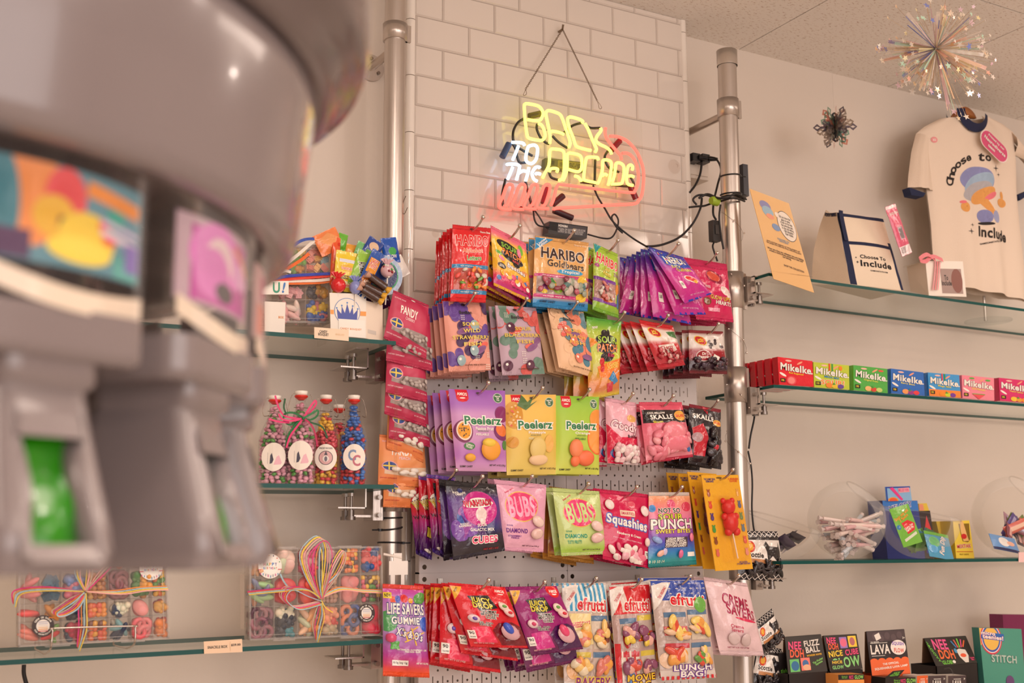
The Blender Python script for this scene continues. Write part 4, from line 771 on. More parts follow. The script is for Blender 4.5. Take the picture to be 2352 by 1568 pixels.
def clampset(px, pz, Y, x0, side, label):
    """shelf bracket: side=+1 glass extends to the right of the pole, -1 to the left; glass underside at pz"""
    s = side; root = thing('shelf_bracket', (x0, Y, pz-.05), label, 'bracket', 'clamp brackets carrying the glass shelves')
    m_ = MB(); m_.box((px+s*.026, Y-.028, pz-.062), (px+s*.05, Y+.028, pz+.01), 'b9afa8')
    m_.box((px+s*.03, Y-.02, pz-.055), (x0+s*.012, Y+.02, pz-.05), 'b9afa8'); obj('base_plate', m_, 'metal', root)
    c_ = MB(); xa, xb = x0-s*.012, x0+s*.055
    c_.box((xa, Y-.035, pz-.036), (xa+s*.003, Y+.035, pz+.012), 'cfc6be'); c_.box((xa, Y-.035, pz-.036), (xb, Y+.035, pz-.033), 'c4bbb4'); c_.box((xa, Y-.035, pz+.009), (xa+s*.03, Y+.035, pz+.012), 'cfc6be')
    obj('channel_clamp', c_, 'metal', root)
    for dy in (-.018, .018):
        k = MB(); q = Vector((xa+s*.03, Y+dy, pz-.001)); k.tube([q, q-Vector((0, 0, .05))], .0035, '9a928c', n=10)
        k.tube([q, q-Vector((0, 0, .007))], .0085, 'b4aca6', n=14); k.tube([q-Vector((0, 0, .038)), q-Vector((0, 0, .052))], .0075, '8c847f', n=16); k.tube([q-Vector((0, 0, .052)), q-Vector((0, 0, .06))], .0105, '8c847f', n=6)
        obj('thumb_screw', k, 'metal', root)
    for dz in (-.01, -.05): obj('bolt', MB().tube([(px+s*.038, Y-.04, pz+dz), (px+s*.038, Y+.03, pz+dz)], .0055, '9f9791', n=12), 'metal', root)
def glass(x0, x1, y0, y1, z, label, th=.008, zr=None, yf=None):
    """pane lying between front y0 and back y1, top face at z"""
    e = MB(); g = MB(); z1 = z if zr is None else zr; yr = y0 if yf is None else yf
    A = [Vector((x0, y0, z)), Vector((x1, yr, z1)), Vector((x1, y1, z1)), Vector((x0, y1, z))]; B = [a-Vector((0, 0, th)) for a in A]
    root = thing('glass_shelf', ((x0+x1)/2, (y0+y1)/2, min(z, z1)-th), label, 'shelf')
    g.add(A+B, [(0, 1, 2, 3), (7, 6, 5, 4)], 'f0f7f3'); obj('pane', g, 'glass', root)
    e.add(A+B, [(0, 4, 5, 1), (1, 5, 6, 2), (2, 6, 7, 3), (3, 7, 4, 0)], '0f4d49'); obj('polished_edge', e, 'edge', root)
GX = P(1777, 887, -.15).x
RZ1, RZ2, RZ3 = P(1777, 628, -.15), P(1777, 887, -.15), P(1795, 1291, -.15)
def rshelf(pl, prr, lab):
    a = P(*pl, -.15); zr = P(*prr, -.15); s = (zr.z-a.z)/(zr.x-a.x)
    glass(GX, 4.6, -.15, .14, a.z, lab, th=.0085, zr=a.z+s*(4.6-GX))
    return a.z, s
RS = [rshelf((1777, 628), (2352, 709), 'top right glass shelf under the tote bag'), rshelf((1777, 883), (2352, 927), 'middle right glass shelf under the candy boxes'), rshelf((1795, 1288), (2340, 1282), 'lower right glass shelf under the clear bowls')]
def rz(i, x): return RS[i][0]+RS[i][1]*(x-GX)
LYF = -.15; LX1 = P(906, 1115, LYF).x
def lshelf(pr, pl, lab):
    a = P(*pr, LYF); b = P(*pl, LYF); s = (a.z-b.z)/(a.x-b.x); x0 = -1.2
    glass(x0, LX1, LYF, .14, a.z-s*(LX1-x0), lab, th=.009, zr=a.z)
    return a.z, s
LS = [lshelf((906, 783), (630, 762), 'upper left glass shelf carrying the candy bouquet'), lshelf((906, 1113), (650, 1110), 'middle left glass shelf carrying the swing-top bottles'), lshelf((898, 1466), (0, 1516), 'lower left glass shelf carrying the divided candy boxes')]
def lz(i, x): return LS[i][0]+LS[i][1]*(x-LX1)
for i, nm in enumerate(('upper', 'middle', 'lower')):
    clampset(LPX-.005, LS[i][0]-.012, .0, LX1-.03, -1, 'grey metal shelf clamp under the %s left glass shelf' % nm)
    clampset(atR(RS[i][0]).x, RS[i][0]-.012, RPY, GX, 1, 'grey metal shelf clamp under the %s right glass shelf' % ('top', 'middle', 'lower')[i])
clampset(4.3, rz(0, 4.3)-.012, RPY, 4.2, -1, 'grey metal shelf clamp at the far right end of the top glass shelf')
# zip ties
def zip_(at, r, z, tilt, tail, lab):
    p_ = at(z); m_ = MB(); pts = [p_+Vector(((r+.0012)*math.cos(a), (r+.0012)*math.sin(a), math.cos(a-.5)*tilt)) for a in [2*math.pi*k/32 for k in range(32)]]
    m_.tube(pts, .0022, '1c1a1c', closed=True, n=6)
    a = tail; e = p_+Vector(((r+.003)*math.cos(a), (r+.003)*math.sin(a), math.cos(a-.5)*tilt)); d = Vector((math.cos(a), math.sin(a)*.3, 0)); m_.box(e-Vector((.003, .004, .003)), e+Vector((.003, .002, .003)), '1c1a1c'); m_.tube([e, e+d*.02], .0018, '1c1a1c', n=6)
    solo('zip_tie', m_, 'black', 'black zip tie '+lab, 'zip tie', org=p_)
for y, t, a, l in ((1189, .001, 3.6, 'topmost of the three on the left pole'), (1213, .004, 3.4, 'middle of the three on the left pole'), (1246, -.001, -.4, 'lowest of the three on the left pole')): zip_(atL, LR, zL(y), t, a, l)
for x, y, t, a, l in ((1680, 405, .003, -.3, 'holding the power strip, upper of the pair on the right pole'), (1682, 447, .003, -.3, 'above the cable bundle on the right pole'), (1684, 457, -.002, -.5, 'lowest around the cable bundle on the right pole')): zip_(atR, RR, xr(y, x).z, t, a, l)
pst = P(1702, 380, -.04); ps = MB(); q = P(1704, 452, -.04)
ps.box((pst.x-.006, -.055, q.z), (pst.x+.012, -.015, pst.z), '2a2a34'); solo('power_strip', ps, 'black', 'slim black power strip strapped behind the right pole', 'power strip')
# outlet box and plugs
o1, o2 = P(1585, 345, .10), P(1628, 415, .10)
bx = MB().box((TX1+.016, .10, o2.z), (o2.x, WY, P(1600, 363, .10).z), 'e0d4c8'); ob = thing('outlet_box', (o2.x-.04, WY, o2.z), 'white surface-mounted outlet box beside the tiled pier', 'outlet')
obj('housing', bx, 'paper', ob); obj('cover_plate', MB().box((TX1+.018, .096, o2.z+.01), (o2.x-.005, .10, P(1600, 370, .1).z), 'e8dcd0'), 'gloss', ob)
for (x, y), l in (((1590, 365), 'black plug in the outlet, left one'), ((1612, 367), 'black plug in the outlet, right one')):
    q = P(x, y, .085); m_ = MB().box(q-Vector((.012, .02, .012)), q+Vector((.014, .012, .012)), '1c1a1c'); m_.tube([q+Vector((.01, -.018, 0)), q+Vector((.034, -.03, -.002))], [.009, .005], '1c1a1c'); solo('power_plug', m_, 'black', l, 'plug')
def spl(pts, n=6):
    pts = [Vector(p) for p in pts]; o = []
    for i in range(len(pts)-1):
        p0, p1, p2, p3 = pts[max(i-1, 0)], pts[i], pts[i+1], pts[min(i+2, len(pts)-1)]
        for k in range(n):
            t = k/n; o.append(.5*((2*p1)+(p2-p0)*t+(2*p0-5*p1+4*p2-p3)*t*t+(3*p1-p0-3*p2+p3)*t*t*t))
    return o+[pts[-1]]
def wire(pxs, Y, r, lab, col='1f1b1c', name='cable', cat='cable'):
    ys = Y if isinstance(Y, (list, tuple)) else [Y]*len(pxs)
    return solo(name, MB().tube(spl([P(x, y, yy) for (x, y), yy in zip(pxs, ys)]), r, col, n=8), 'rubber', lab, cat)
# ------------------------------------------------------------ neon sign
SY = .012
def sp(cx, cy, Y=SY): return P(1100+cx/5.226, 220+cy/5.226, Y)
sg0 = P(1285, 72, TY-.004)
a1, a2 = P(1101, 225, SY+.02), P(1481, 560, SY+.02)
sign = thing('neon_sign', ((a1.x+a2.x)/2, SY+.02, a2.z), 'yellow, white and red neon sign on a clear panel above the candy bags', 'neon sign')
bp_ = MB(); bp_.box((a1.x, SY+.018, a2.z), (a2.x, SY+.022, P(1250, 222, SY).z), 'f4f4f0'); obj('clear_backing_panel', bp_, 'clear', sign)
NY = emis('yellow_neon', (1, .84, .15), 2.1); NW = emis('white_neon', (.5, .72, 1), 2.3); NR = emis('red_neon', (1, .105, .075), 2.3)
def neon(name, strokes, m, r=.0042):
    for s_ in strokes: obj(name, MB().tube(spl([sp(*q) for q in s_], 5), r, 'W', n=10), m, sign)
neon('yellow_tube', [
 [(585, 285), (690, 300), (740, 285), (765, 235), (765, 190), (735, 140), (690, 115), (590, 95), (555, 100), (545, 130), (555, 300), (575, 450), (590, 500), (640, 520), (740, 535), (775, 520), (795, 480), (790, 440), (775, 390), (750, 350), (715, 332)],
 [(850, 570), (855, 500), (840, 400), (805, 230), (812, 190), (850, 178), (960, 215), (1000, 270), (1045, 400), (1085, 520), (1095, 570), (1080, 620)], [(865, 440), (880, 425), (960, 438), (1020, 462)],
 [(1240, 325), (1245, 305), (1200, 280), (1110, 255), (1075, 262), (1065, 300), (1090, 400), (1130, 500), (1160, 590), (1200, 620), (1290, 645), (1345, 655)],
 [(1270, 330), (1310, 400), (1350, 500), (1390, 590), (1410, 640), (1395, 675)], [(1460, 385), (1465, 420), (1420, 480), (1405, 530), (1440, 575), (1530, 620), (1580, 665), (1590, 700)],
 [(765, 985), (790, 930), (840, 830), (850, 680), (870, 640), (920, 640), (990, 650), (1020, 680), (1025, 760), (1020, 900), (1000, 990), (960, 1015)], [(845, 910), (860, 880), (900, 870), (945, 880), (935, 915)],
 [(1010, 1015), (1040, 950), (1060, 850), (1060, 720), (1080, 690), (1120, 690), (1200, 710), (1230, 750), (1235, 840), (1220, 890), (1180, 910), (1080, 885)], [(1150, 960), (1190, 975), (1220, 1010), (1225, 1030)],
 [(1430, 770), (1420, 740), (1330, 735), (1295, 745), (1280, 790), (1265, 900), (1258, 990), (1275, 1015), (1390, 1040), (1400, 1050)],
 [(1425, 1055), (1450, 1000), (1480, 900), (1485, 800), (1500, 770), (1560, 775), (1590, 810), (1585, 900), (1565, 1020), (1550, 1070)], [(1480, 960), (1510, 940), (1540, 955)],
 [(1600, 1030), (1625, 960), (1640, 850), (1650, 810), (1690, 805), (1735, 840), (1740, 920), (1725, 1020), (1700, 1055), (1590, 1060)],
 [(1840, 890), (1845, 850), (1820, 830), (1790, 850), (1775, 930), (1775, 1030), (1800, 1065), (1850, 1075)], [(1860, 975), (1830, 960), (1800, 965)]], NY)
neon('white_tube', [[(395, 558), (470, 560), (530, 570), (548, 600)], [(475, 600), (440, 690), (405, 770)], [(660, 590), (690, 605), (705, 650), (690, 750), (655, 800), (620, 812), (575, 790), (562, 740), (580, 650), (600, 605), (655, 590)],
 [(335, 830), (350, 820), (440, 820), (480, 835)], [(405, 855), (380, 920), (345, 1000)], [(490, 835), (480, 900), (450, 1010)], [(482, 925), (530, 900), (590, 915)], [(600, 860), (590, 920), (560, 1020)], [(735, 870), (720, 855), (680, 860), (645, 910), (640, 950), (660, 1000), (700, 1025)], [(740, 940), (700, 930), (680, 940)]], NW)
loops = [[(385+150*k, 1366-4*k), (300+150*k, 1362-4*k), (250+150*k, 1340), (245+150*k, 1300), (290+150*k, 1200), (325+150*k, 1100), (355+150*k, 1064), (392+150*k, 1066), (408+148*k, 1100), (390+150*k, 1170), (350+150*k, 1290), (318+150*k, 1322), (300+150*k, 1318)] for k in range(4)]
neon('red_tube', loops+[[(1570, 485), (1660, 490), (1760, 530), (1830, 590), (1900, 680), (1950, 800), (1975, 900), (1975, 1050), (1955, 1190), (1920, 1250), (1860, 1295), (1600, 1310), (1200, 1335), (930, 1350), (900, 1370)],
 [(1720, 690), (1780, 690), (1840, 730), (1890, 820), (1915, 950), (1905, 1060), (1870, 1140), (1820, 1160), (1400, 1115), (1000, 1065), (950, 1070), (925, 1120), (900, 1230), (865, 1315)],
 [(1520, 385), (1515, 450), (1540, 520), (1600, 600), (1660, 670), (1700, 720), (1710, 770)]], NR)
for (a, b, c_) in (((605, 245), (735, 215), '5a5220'), ((360, 575), (280, 735), '3a4a6a'), ((1690, 540), (1590, 650), '7a1a20'), ((825, 1110), (775, 1290), '7a2030'), ((890, 1300), (1010, 1200), '4a1a24'), ((900, 1375), (1120, 1465), '3a1a24'), ((1820, 1090), (1885, 1240), '6a1a24')):
    obj('electrode_cap', MB().tube([sp(*a, SY+.012), sp(*b, SY+.012)], .0085, c_, n=12), 'black', sign)
for s_ in ([(560, 265), (470, 320), (415, 420), (410, 520), (430, 560)], [(700, 340), (695, 400), (740, 500), (800, 560), (840, 575)], [(880, 480), (960, 560), (1060, 625)], [(1010, 455), (1120, 360), (1230, 325)], [(1270, 340), (1340, 385), (1450, 385)], [(1395, 770), (1390, 1040)], [(1550, 660), (1510, 740), (1560, 860), (1680, 915)], [(1220, 1035), (1400, 1055)], [(1590, 1070), (1850, 1080), (1810, 960)], [(840, 905), (870, 980), (960, 1010)], [(320, 1000), (280, 1180), (290, 1320)], [(400, 570), (440, 640), (480, 790), (560, 800)], [(380, 560), (500, 640), (640, 720)], [(560, 1030), (580, 1120), (640, 1340)], [(470, 1335), (620, 1355), (700, 1350)]):
    obj('blocked_out_tube', MB().tube(spl([sp(*q, SY+.01) for q in s_]), .0036, '2a2622', n=8), 'gloss', sign)
m_ = MB(); A, B_, C_, D_ = sp(800, 745, TY-.02), sp(1290, 800, TY-.02), sp(1280, 905, TY-.02), sp(790, 870, TY-.02)
m_.hexa([A, B_, C_, D_], [v+Vector((0, .018, 0)) for v in (A, B_, C_, D_)], '5a5a2c'); S_, W_, H_ = quadS(A, B_, C_, D_)  # yellow neon glow is put into the casing and label colours
prints(m_, S_, W_, H_, [('R', .3, .1, .98, .9, '8a8430'), ('T', 'XNT', .4, .5, .1, .5, '1c1a10', 90), ('T', 'INPUT 120V\nOUTPUT 2KV', .7, .5, .4, .5, '1c1a10'), ('R', .15, .2, .22, .6, '2a2818')])
solo('neon_transformer', m_, 'black', 'flat transformer with yellow-lit label behind the clear sign panel', 'transformer')
# chain and its hook
hk = thing('sign_hook', (sg0.x, TY, sg0.z), 'small steel wall hook at the top of the sign chain', 'hook'); obj('hook_wire', MB().tube([(sg0.x, TY, sg0.z), (sg0.x, TY-.02, sg0.z), (sg0.x, TY-.024, sg0.z+.012)], .003, '8a7a6a'), 'chrome', hk)
ch = thing('sign_chain', (sg0.x, TY-.015, sg0.z), 'thin steel chain with two spring clips holding the neon sign', 'chain')
def chain(A, B_, n=38):
    m_ = MB(); d = (B_-A); u = d.normalized(); n1 = Vector((0, 1, 0)).cross(u).normalized(); n2 = u.cross(n1)
    for k in range(n):
        cpt = A+d*((k+.5)/n); s_ = n1 if k % 2 else n2; L2 = d.length/n*.72
        m_.tube([cpt+u*(L2*math.cos(t))+s_*(.0022*math.sin(t)) for t in [math.pi*2*q_/8 for q_ in range(8)]], .0007, '8f7c68', closed=True, n=5)
    return m_
eA, eB = P(1207, 205, SY+.02), P(1372, 232, SY+.02); top = Vector((sg0.x, TY-.02, sg0.z))
obj('chain_links', chain(top, eA, 46), 'chrome', ch); obj('chain_links', chain(top, eB, 54), 'chrome', ch)
for e, d in ((eA, P(1204, 219, SY+.02)), (eB, P(1379, 250, SY+.02))):
    v = d-e; s_ = Vector((.004, 0, .001)); obj('spring_clip', MB().tube(spl([e, e+v*.4+s_, e+v*.85+s_*1.4, d, e+v*.85-s_*.8, e+v*.4-s_*.2, e]), .0008, '9a8a78', n=6), 'chrome', ch)
# driver box hanging below
A, B_, C_, D_ = P(1262, 508, .03), P(1350, 520, .03), P(1348, 547, .03), P(1259, 535, .03)
m_ = MB(); m_.hexa([A, B_, C_, D_], [v+Vector((0, .03, 0)) for v in (A, B_, C_, D_)], '2a282a'); S_, W_, H_ = quadS(A, B_, C_, D_)
prints(m_, S_, W_, H_, [('R', .22, .08, .97, .9, '38353a'), ('T', 'HONGBA', .36, .24, .24, .2, 'W'), ('T', 'MODEL: HB-C02TE\nINPUT AC 120V\nOUTPUT 3KV 30MA', .42, .62, .36, .4, 'b8b4b0'), ('T', 'CAUTION HIGH VOLTAGE\nINDOOR USE ONLY\nMADE IN CHINA', .78, .58, .32, .5, 'b8b4b0')])
drv = tag(obj('sign_driver', m_, 'black'), 'black transformer box with white print hanging below the neon sign', 'transformer')
wire([(1225, 482), (1228, 505), (1238, 518), (1262, 521)], .03, .0024, 'short dark lead looping left into the sign transformer box')
wire([(1228, 483), (1240, 500), (1252, 520), (1262, 526)], .034, .0022, 'second dark lead looping into the sign transformer box')
wire([(1350, 538), (1385, 547), (1405, 545), (1417, 525), (1420, 505), (1412, 492), (1405, 500), (1415, 520), (1430, 535)], .03, .0024, 'thin black lead running from the transformer box to its loop')
wire([(1362, 425), (1372, 450), (1390, 480), (1405, 505), (1425, 525), (1455, 548), (1485, 566)], [.03, .03, .03, .03, .03, .02, -.02], .0026, 'long black cable coming down from the neon sign')
wire([(1486, 566), (1520, 562), (1560, 545), (1590, 515), (1608, 480), (1612, 455)], [-.02, -.02, -.02, -.02, -.03, -.03], .0032, 'long black cable rising from the purple bags to the bundle at the pole')
wire([(1612, 372), (1608, 400), (1597, 425), (1583, 443)], .07, .0034, 'thick black cable dropping from the left plug')
wire([(1628, 361), (1645, 365), (1656, 390), (1648, 425), (1640, 460), (1638, 490), (1645, 505)], [.05, .03, 0, -.03, -.05, -.06, -.06], .003, 'black cable from the right plug down to the rocker switch')
wire([(1600, 470), (1592, 458), (1605, 448), (1630, 450), (1640, 462), (1620, 472), (1600, 474), (1583, 476)], -.05, .003, 'looped black cable tied beside the right pole')
wire([(1605, 455), (1625, 446), (1650, 455), (1672, 452), (1690, 445), (1705, 452), (1712, 456)], [-.05, -.06, -.09, -.11, -.11, -.1, -.08], .0034, 'bundle of black cable wrapped across the right pole')
wire([(1656, 462), (1680, 455), (1700, 458), (1710, 462)], [-.08, -.11, -.11, -.09], .003, 'second strand of black cable wrapped across the right pole')
wire([(1641, 555), (1637, 565), (1641, 580), (1648, 600)], -.06, .0026, 'black cable below the rocker switch')
wire([(1655, 470), (1652, 500), (1656, 540), (1662, 572)], [-.085]*4, .0028, 'black cable hanging beside the rocker switch')
wire([(1713, 842), (1722, 865), (1732, 915), (1733, 955), (1724, 1000), (1720, 1030)], -.02, .0026, 'black cable running down behind the right pole')
wire([(55, 1526), (55, 1548), (62, 1575)], .0, .004, 'black cable hanging under the lower left glass shelf')
wire([(1718, 1035), (1725, 1070), (1728, 1110), (1727, 1165), (1730, 1205), (1735, 1240), (1733, 1300)], -.03, .0024, 'black lead running down behind the blister cards at the right pole')
sw_, q = P(1641, 530, -.075), P(1641, 508, -.075); m_ = MB(); m_.box((sw_.x-.0125, -.085, P(1641, 555, -.075).z), (sw_.x+.0125, -.065, q.z), '1e1c1e'); m_.box((sw_.x-.006, -.0875, sw_.z-.012), (sw_.x+.006, -.085, sw_.z+.014), '34302f'); solo('rocker_switch', m_, 'black', 'black inline rocker switch hanging beside the right pole', 'switch')
q = P(1641, 462, -.075); solo('tape_wrap', MB().tube([q+Vector((-.012, 0, 0)), q+Vector((-.006, 0, .001)), q+Vector((.012, 0, -.001))], [.010, .0125, .012], '98b42c', n=9), 'rubber', 'lime green tape wrapped around the cable bundle', 'tape')
# suction cup
q = P(1548, 383, TY); m_ = MB(); rot = Matrix.Rotation(math.pi/2, 3, 'X'); m_.lathe((q.x, TY-.001, q.z), [(.021, 0), (.0205, .002), (.012, .005), (.006, .007), (.0055, .012), (0, .013)], 'e8dcd4', n=28, rot=rot); solo('suction_cup', m_, 'clear', 'clear plastic suction cup stuck on the tiles', 'suction cup')
m_ = MB().lathe((P(1000, 530, TY).x, TY-.001, P(975, 533, TY).z), [(.010, 0), (.006, .004), (0, .01)], 'e8dcd4', n=20, rot=rot); solo('suction_cup', m_, 'clear', 'small clear suction cup on the tiles behind the red bags', 'suction cup')
# fairy lights around right pole
fl = thing('fairy_lights', atR(1.5), 'thin wire of tiny silver fairy bulbs wound around the right pole', 'fairy lights')
pts = []; z0, z1 = xr(1140, 1700).z, xr(430, 1690).z
for k in range(200): a = k*.17; z = z1+(z0-z1)*k/199; p_ = atR(z); pts.append(p_+Vector(((RR+.004)*math.cos(a), (RR+.004)*math.sin(a), 0)))
obj('wire', MB().tube(pts, .0004, '8a7a70', n=4), 'chrome', fl)
for k in range(4, 200, 7): q = pts[k]; d = q-atR(q.z); obj('bulb', MB().ball(q+d*.12, .0028, 'e8e0d8', n=8, m=5), 'chrome', fl)
# white hanging strips left
m_ = MB(); x0 = P(905, 660, -.1).x; m_.box((x0, -.11, 1.0), (x0+.008, -.109, P(900, 640, -.1).z), 'e8ddd0'); solo('hanging_strip', m_, 'clear', 'clear narrow strip the cherry red small bags hang from', 'hanger strip')
ws = MB(); zt, zb = P(900, 1270, -.12).z, P(900, 1350, -.12).z; xa, xb = P(893, 1300, -.12).x, P(936, 1300, -.12).x
ws.box((xa, -.122, P(900, 1320, -.12).z), (xb, -.12, P(900, 1288, -.12).z), 'e6dcd2'); ws.box((xa+.01, -.122, P(900, 1288, -.12).z), (xa+.03, -.12, zt), 'e6dcd2'); ws.box((xa+.004, -.122, zb), (xa+.014, -.12, P(900, 1320, -.12).z), 'e6dcd2'); ws.box((xb-.016, -.122, zb-.01), (xb-.008, -.12, P(900, 1320, -.12).z), 'e6dcd2')
ws.tube([P(880, 1272, -.12), P(900, 1276, -.12), P(922, 1281, -.12)], .003, 'e6dcd2'); solo('hang_clip', ws, 'gloss', 'white plastic hang clip above the purple ring gummies bag', 'clip')
q = P(930, 470, -.02); solo('wire_hook', MB().tube(spl([P(932, 450, -.02), P(925, 468, -.02), P(924, 485, -.02), P(929, 491, -.02), P(936, 476, -.02)]), .0008, '6a5a4a'), 'chrome', 'thin bent wire hook on the left pole', 'hook')
# ------------------------------------------------------------ helpers for printed boxes and cards
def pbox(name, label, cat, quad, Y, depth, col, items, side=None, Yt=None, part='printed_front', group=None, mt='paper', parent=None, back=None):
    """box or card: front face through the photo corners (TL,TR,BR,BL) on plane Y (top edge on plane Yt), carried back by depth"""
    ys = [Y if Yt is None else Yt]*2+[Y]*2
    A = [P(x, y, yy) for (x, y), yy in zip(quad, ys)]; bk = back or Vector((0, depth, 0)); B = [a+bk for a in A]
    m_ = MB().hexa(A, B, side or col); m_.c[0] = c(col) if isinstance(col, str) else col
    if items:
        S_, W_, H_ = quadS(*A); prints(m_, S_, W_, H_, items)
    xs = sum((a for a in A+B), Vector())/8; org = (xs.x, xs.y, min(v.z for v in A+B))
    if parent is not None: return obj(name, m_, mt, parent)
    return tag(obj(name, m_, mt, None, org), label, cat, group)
# ------------------------------------------------------------ upper left shelf
def tray_box(TLp, TRp, BRp, BLp, Y, D, xs, ys, label, fills, ribbon=None, stickers=(), wall=.0015):
    """clear divided box; xs, ys cell boundaries as fractions; fills rows of (kind, colours)"""
    A = [P(*q, Y) for q in (TLp, TRp, BRp, BLp)]; bk = Vector((0, D, 0))
    def W3(u, v, d=0): return A[0]*(1-u)*(1-v)+A[1]*u*(1-v)+A[2]*u*v+A[3]*(1-u)*v+bk*d
    mid = W3(.5, 1, .5); root = thing('divided_candy_box', mid, label, 'candy box')
    def plate(u0, v0, u1, v1, d0, d1): return [W3(u0, v0, d0), W3(u1, v0, d0), W3(u1, v1, d0), W3(u0, v1, d0)], [W3(u0, v0, d1), W3(u1, v0, d1), W3(u1, v1, d1), W3(u0, v1, d1)]
    W_ = (A[1]-A[0]).length; H_ = (A[3]-A[0]).length; ex, ey = .0012/W_, .0012/H_
    lid = MB(); lid.hexa(*plate(0, 0, 1, 1, -.02, .02), 'f6efe8'); obj('lid', lid, 'haze', root)
    rim = MB()
    for u0, v0, u1, v1 in ((0, 0, 1, 3*ey), (0, 1-3*ey, 1, 1), (0, 0, 3*ex, 1), (1-3*ex, 0, 1, 1)): rim.hexa(*plate(u0, v0, u1, v1, -.06, .2), 'efe8e2')
    for u0, v0, u1, v1 in ((.035, .05, .965, .05+ey), (.035, .95-ey, .965, .95), (.035, .05, .035+ex, .95), (.965-ex, .05, .965, .95)): rim.hexa(*plate(u0, v0, u1, v1, -.08, -.02), 'f6f0ea')
    obj('lid_rim', rim, 'frost', root)
    tr = MB()
    for u0, v0, u1, v1 in ((0, 0, 1, ey), (0, 1-ey, 1, 1), (0, 0, ex, 1), (1-ex, 0, 1, 1)): tr.hexa(*plate(u0, v0, u1, v1, .05, 1), 'efe8e2')
    for u in xs[1:-1]: tr.hexa(*plate(u-ex/2, 0, u+ex/2, 1, .03, .95), 'f2ece6')
    for v in ys[1:-1]: tr.hexa(*plate(0, v-ey/2, 1, v+ey/2, .03, .95), 'f2ece6')
    tr.hexa(*plate(0, 0, 1, 1, .97, 1), 'e6ddd6'); obj('tray', tr, 'frost', root)
    lt = MB()
    for u in (.25, .75): lt.hexa(*plate(u-.08, 1, u+.08, 1+.018, -.03, .25), 'efe8e2'); lt.hexa(*plate(u-.09, -.012, u+.09, 0, 0, .3), 'efe8e2')
    obj('latch', lt, 'frost', root)
    rc = ['top', 'second', 'third', 'fourth', 'fifth']; cc = ['first', 'second', 'third', 'fourth', 'fifth', 'sixth', 'seventh']
    rr = random.Random(len(label)); short = label.split(',')[0]
    for j in range(len(ys)-1):
        for i in range(len(xs)-1):
            f_ = fills[j][i] if j < len(fills) and i < len(fills[j]) else None
            if not f_: continue
            kind, cols = f_; m_ = MB(); u0, u1, v0, v1 = xs[i]+2*ex, xs[i+1]-2*ex, ys[j]+2*ey, ys[j+1]-2*ey
            cw, chh = (u1-u0)*W_, (v1-v0)*H_
            sz = dict(bean=.0062, choc=.0066, gum=.014, ring=.014, long=.017, slab=.018, brick=.013)[kind]
            nx, ny = max(1, round(cw/(sz*1.35))), max(1, round(chh/(sz*1.3)))
            for layer in range(2):
                for a in range(nx):
                    for b in range(ny):
                        u = u0+(u1-u0)*(a+.5+rr.uniform(-.25, .25))/nx; v = v0+(v1-v0)*(b+.5+rr.uniform(-.2, .2))/ny
                        mu, mv = sz/W_, sz/H_; u = min(max(u, u0+mu*.9), u1-mu*.9) if u1-u0 > 1.8*mu else (u0+u1)/2; v = min(max(v, v0+mv*.9), v1-mv*.9) if v1-v0 > 1.8*mv else (v0+v1)/2
                        p_ = W3(u, v, .22+.3*layer+rr.uniform(-.06, .06)); R3 = Matrix.Rotation(rr.uniform(0, 3.1), 3, 'Y') @ Matrix.Rotation(rr.uniform(-.5, .5), 3, 'X'); k = rr.choice(cols)
                        if kind in ('bean', 'choc'): m_.ball(p_, sz, k, n=9, m=6, sc=(1, .6, .82), rot=R3)
                        elif kind == 'gum': m_.ball(p_, sz*.85, k, n=14, m=9, sc=(.8, .6, 1.05), rot=R3); m_.ball(p_+R3 @ Vector((0, 0, sz*.8)), sz*.5, k, n=12, m=7); m_.ball(p_+R3 @ Vector((sz*.55, -sz*.2, sz*.1)), sz*.32, k, n=9, m=6); m_.ball(p_+R3 @ Vector((-sz*.55, -sz*.2, sz*.1)), sz*.32, k, n=9, m=6)
                        elif kind == 'ring': m_.tube([p_+R3 @ Vector((sz*.8*math.cos(t), 0, sz*.8*math.sin(t))) for t in [6.283*q/10 for q in range(10)]], sz*.36, k, closed=True, n=7)
                        elif kind == 'long': m_.ball(p_, sz, k, n=12, m=8, sc=(.4, .4, 1.2), rot=R3)
                        elif kind == 'slab': m_.ball(p_, sz, k, n=16, m=10, sc=(.75, .35, 1), rot=R3)
                        else:
                            R4 = Matrix.Translation(p_) @ R3.to_4x4(); m_.box((-sz*.8, -sz*.35, -sz*.5), (sz*.8, sz*.35, sz*.5), k, ax=R4)
                            for q in (-.4, .4):
                                for w_ in (-.25, .25): m_.box((q*sz-.0018, -sz*.5, w_*sz-.0018), (q*sz+.0018, -sz*.3, w_*sz+.0018), k, ax=R4)
            nm = dict(bean='candy_beans', choc='candy_beans', gum='gummy_candies', ring='gummy_rings', long='gummy_sticks', slab='gummy_slices', brick='gummy_bricks')[kind]
            solo(nm, m_, 'gummy' if kind not in ('bean', 'choc') else 'sweet', '%s in the %s column of the %s row, %s' % (nm.replace('_', ' '), cc[i], rc[j], short.replace('clear divided candy box', 'box').replace('clear upright divided box', 'upright box')), 'candies', 'sweets in the compartments of the divided boxes', 'stuff')
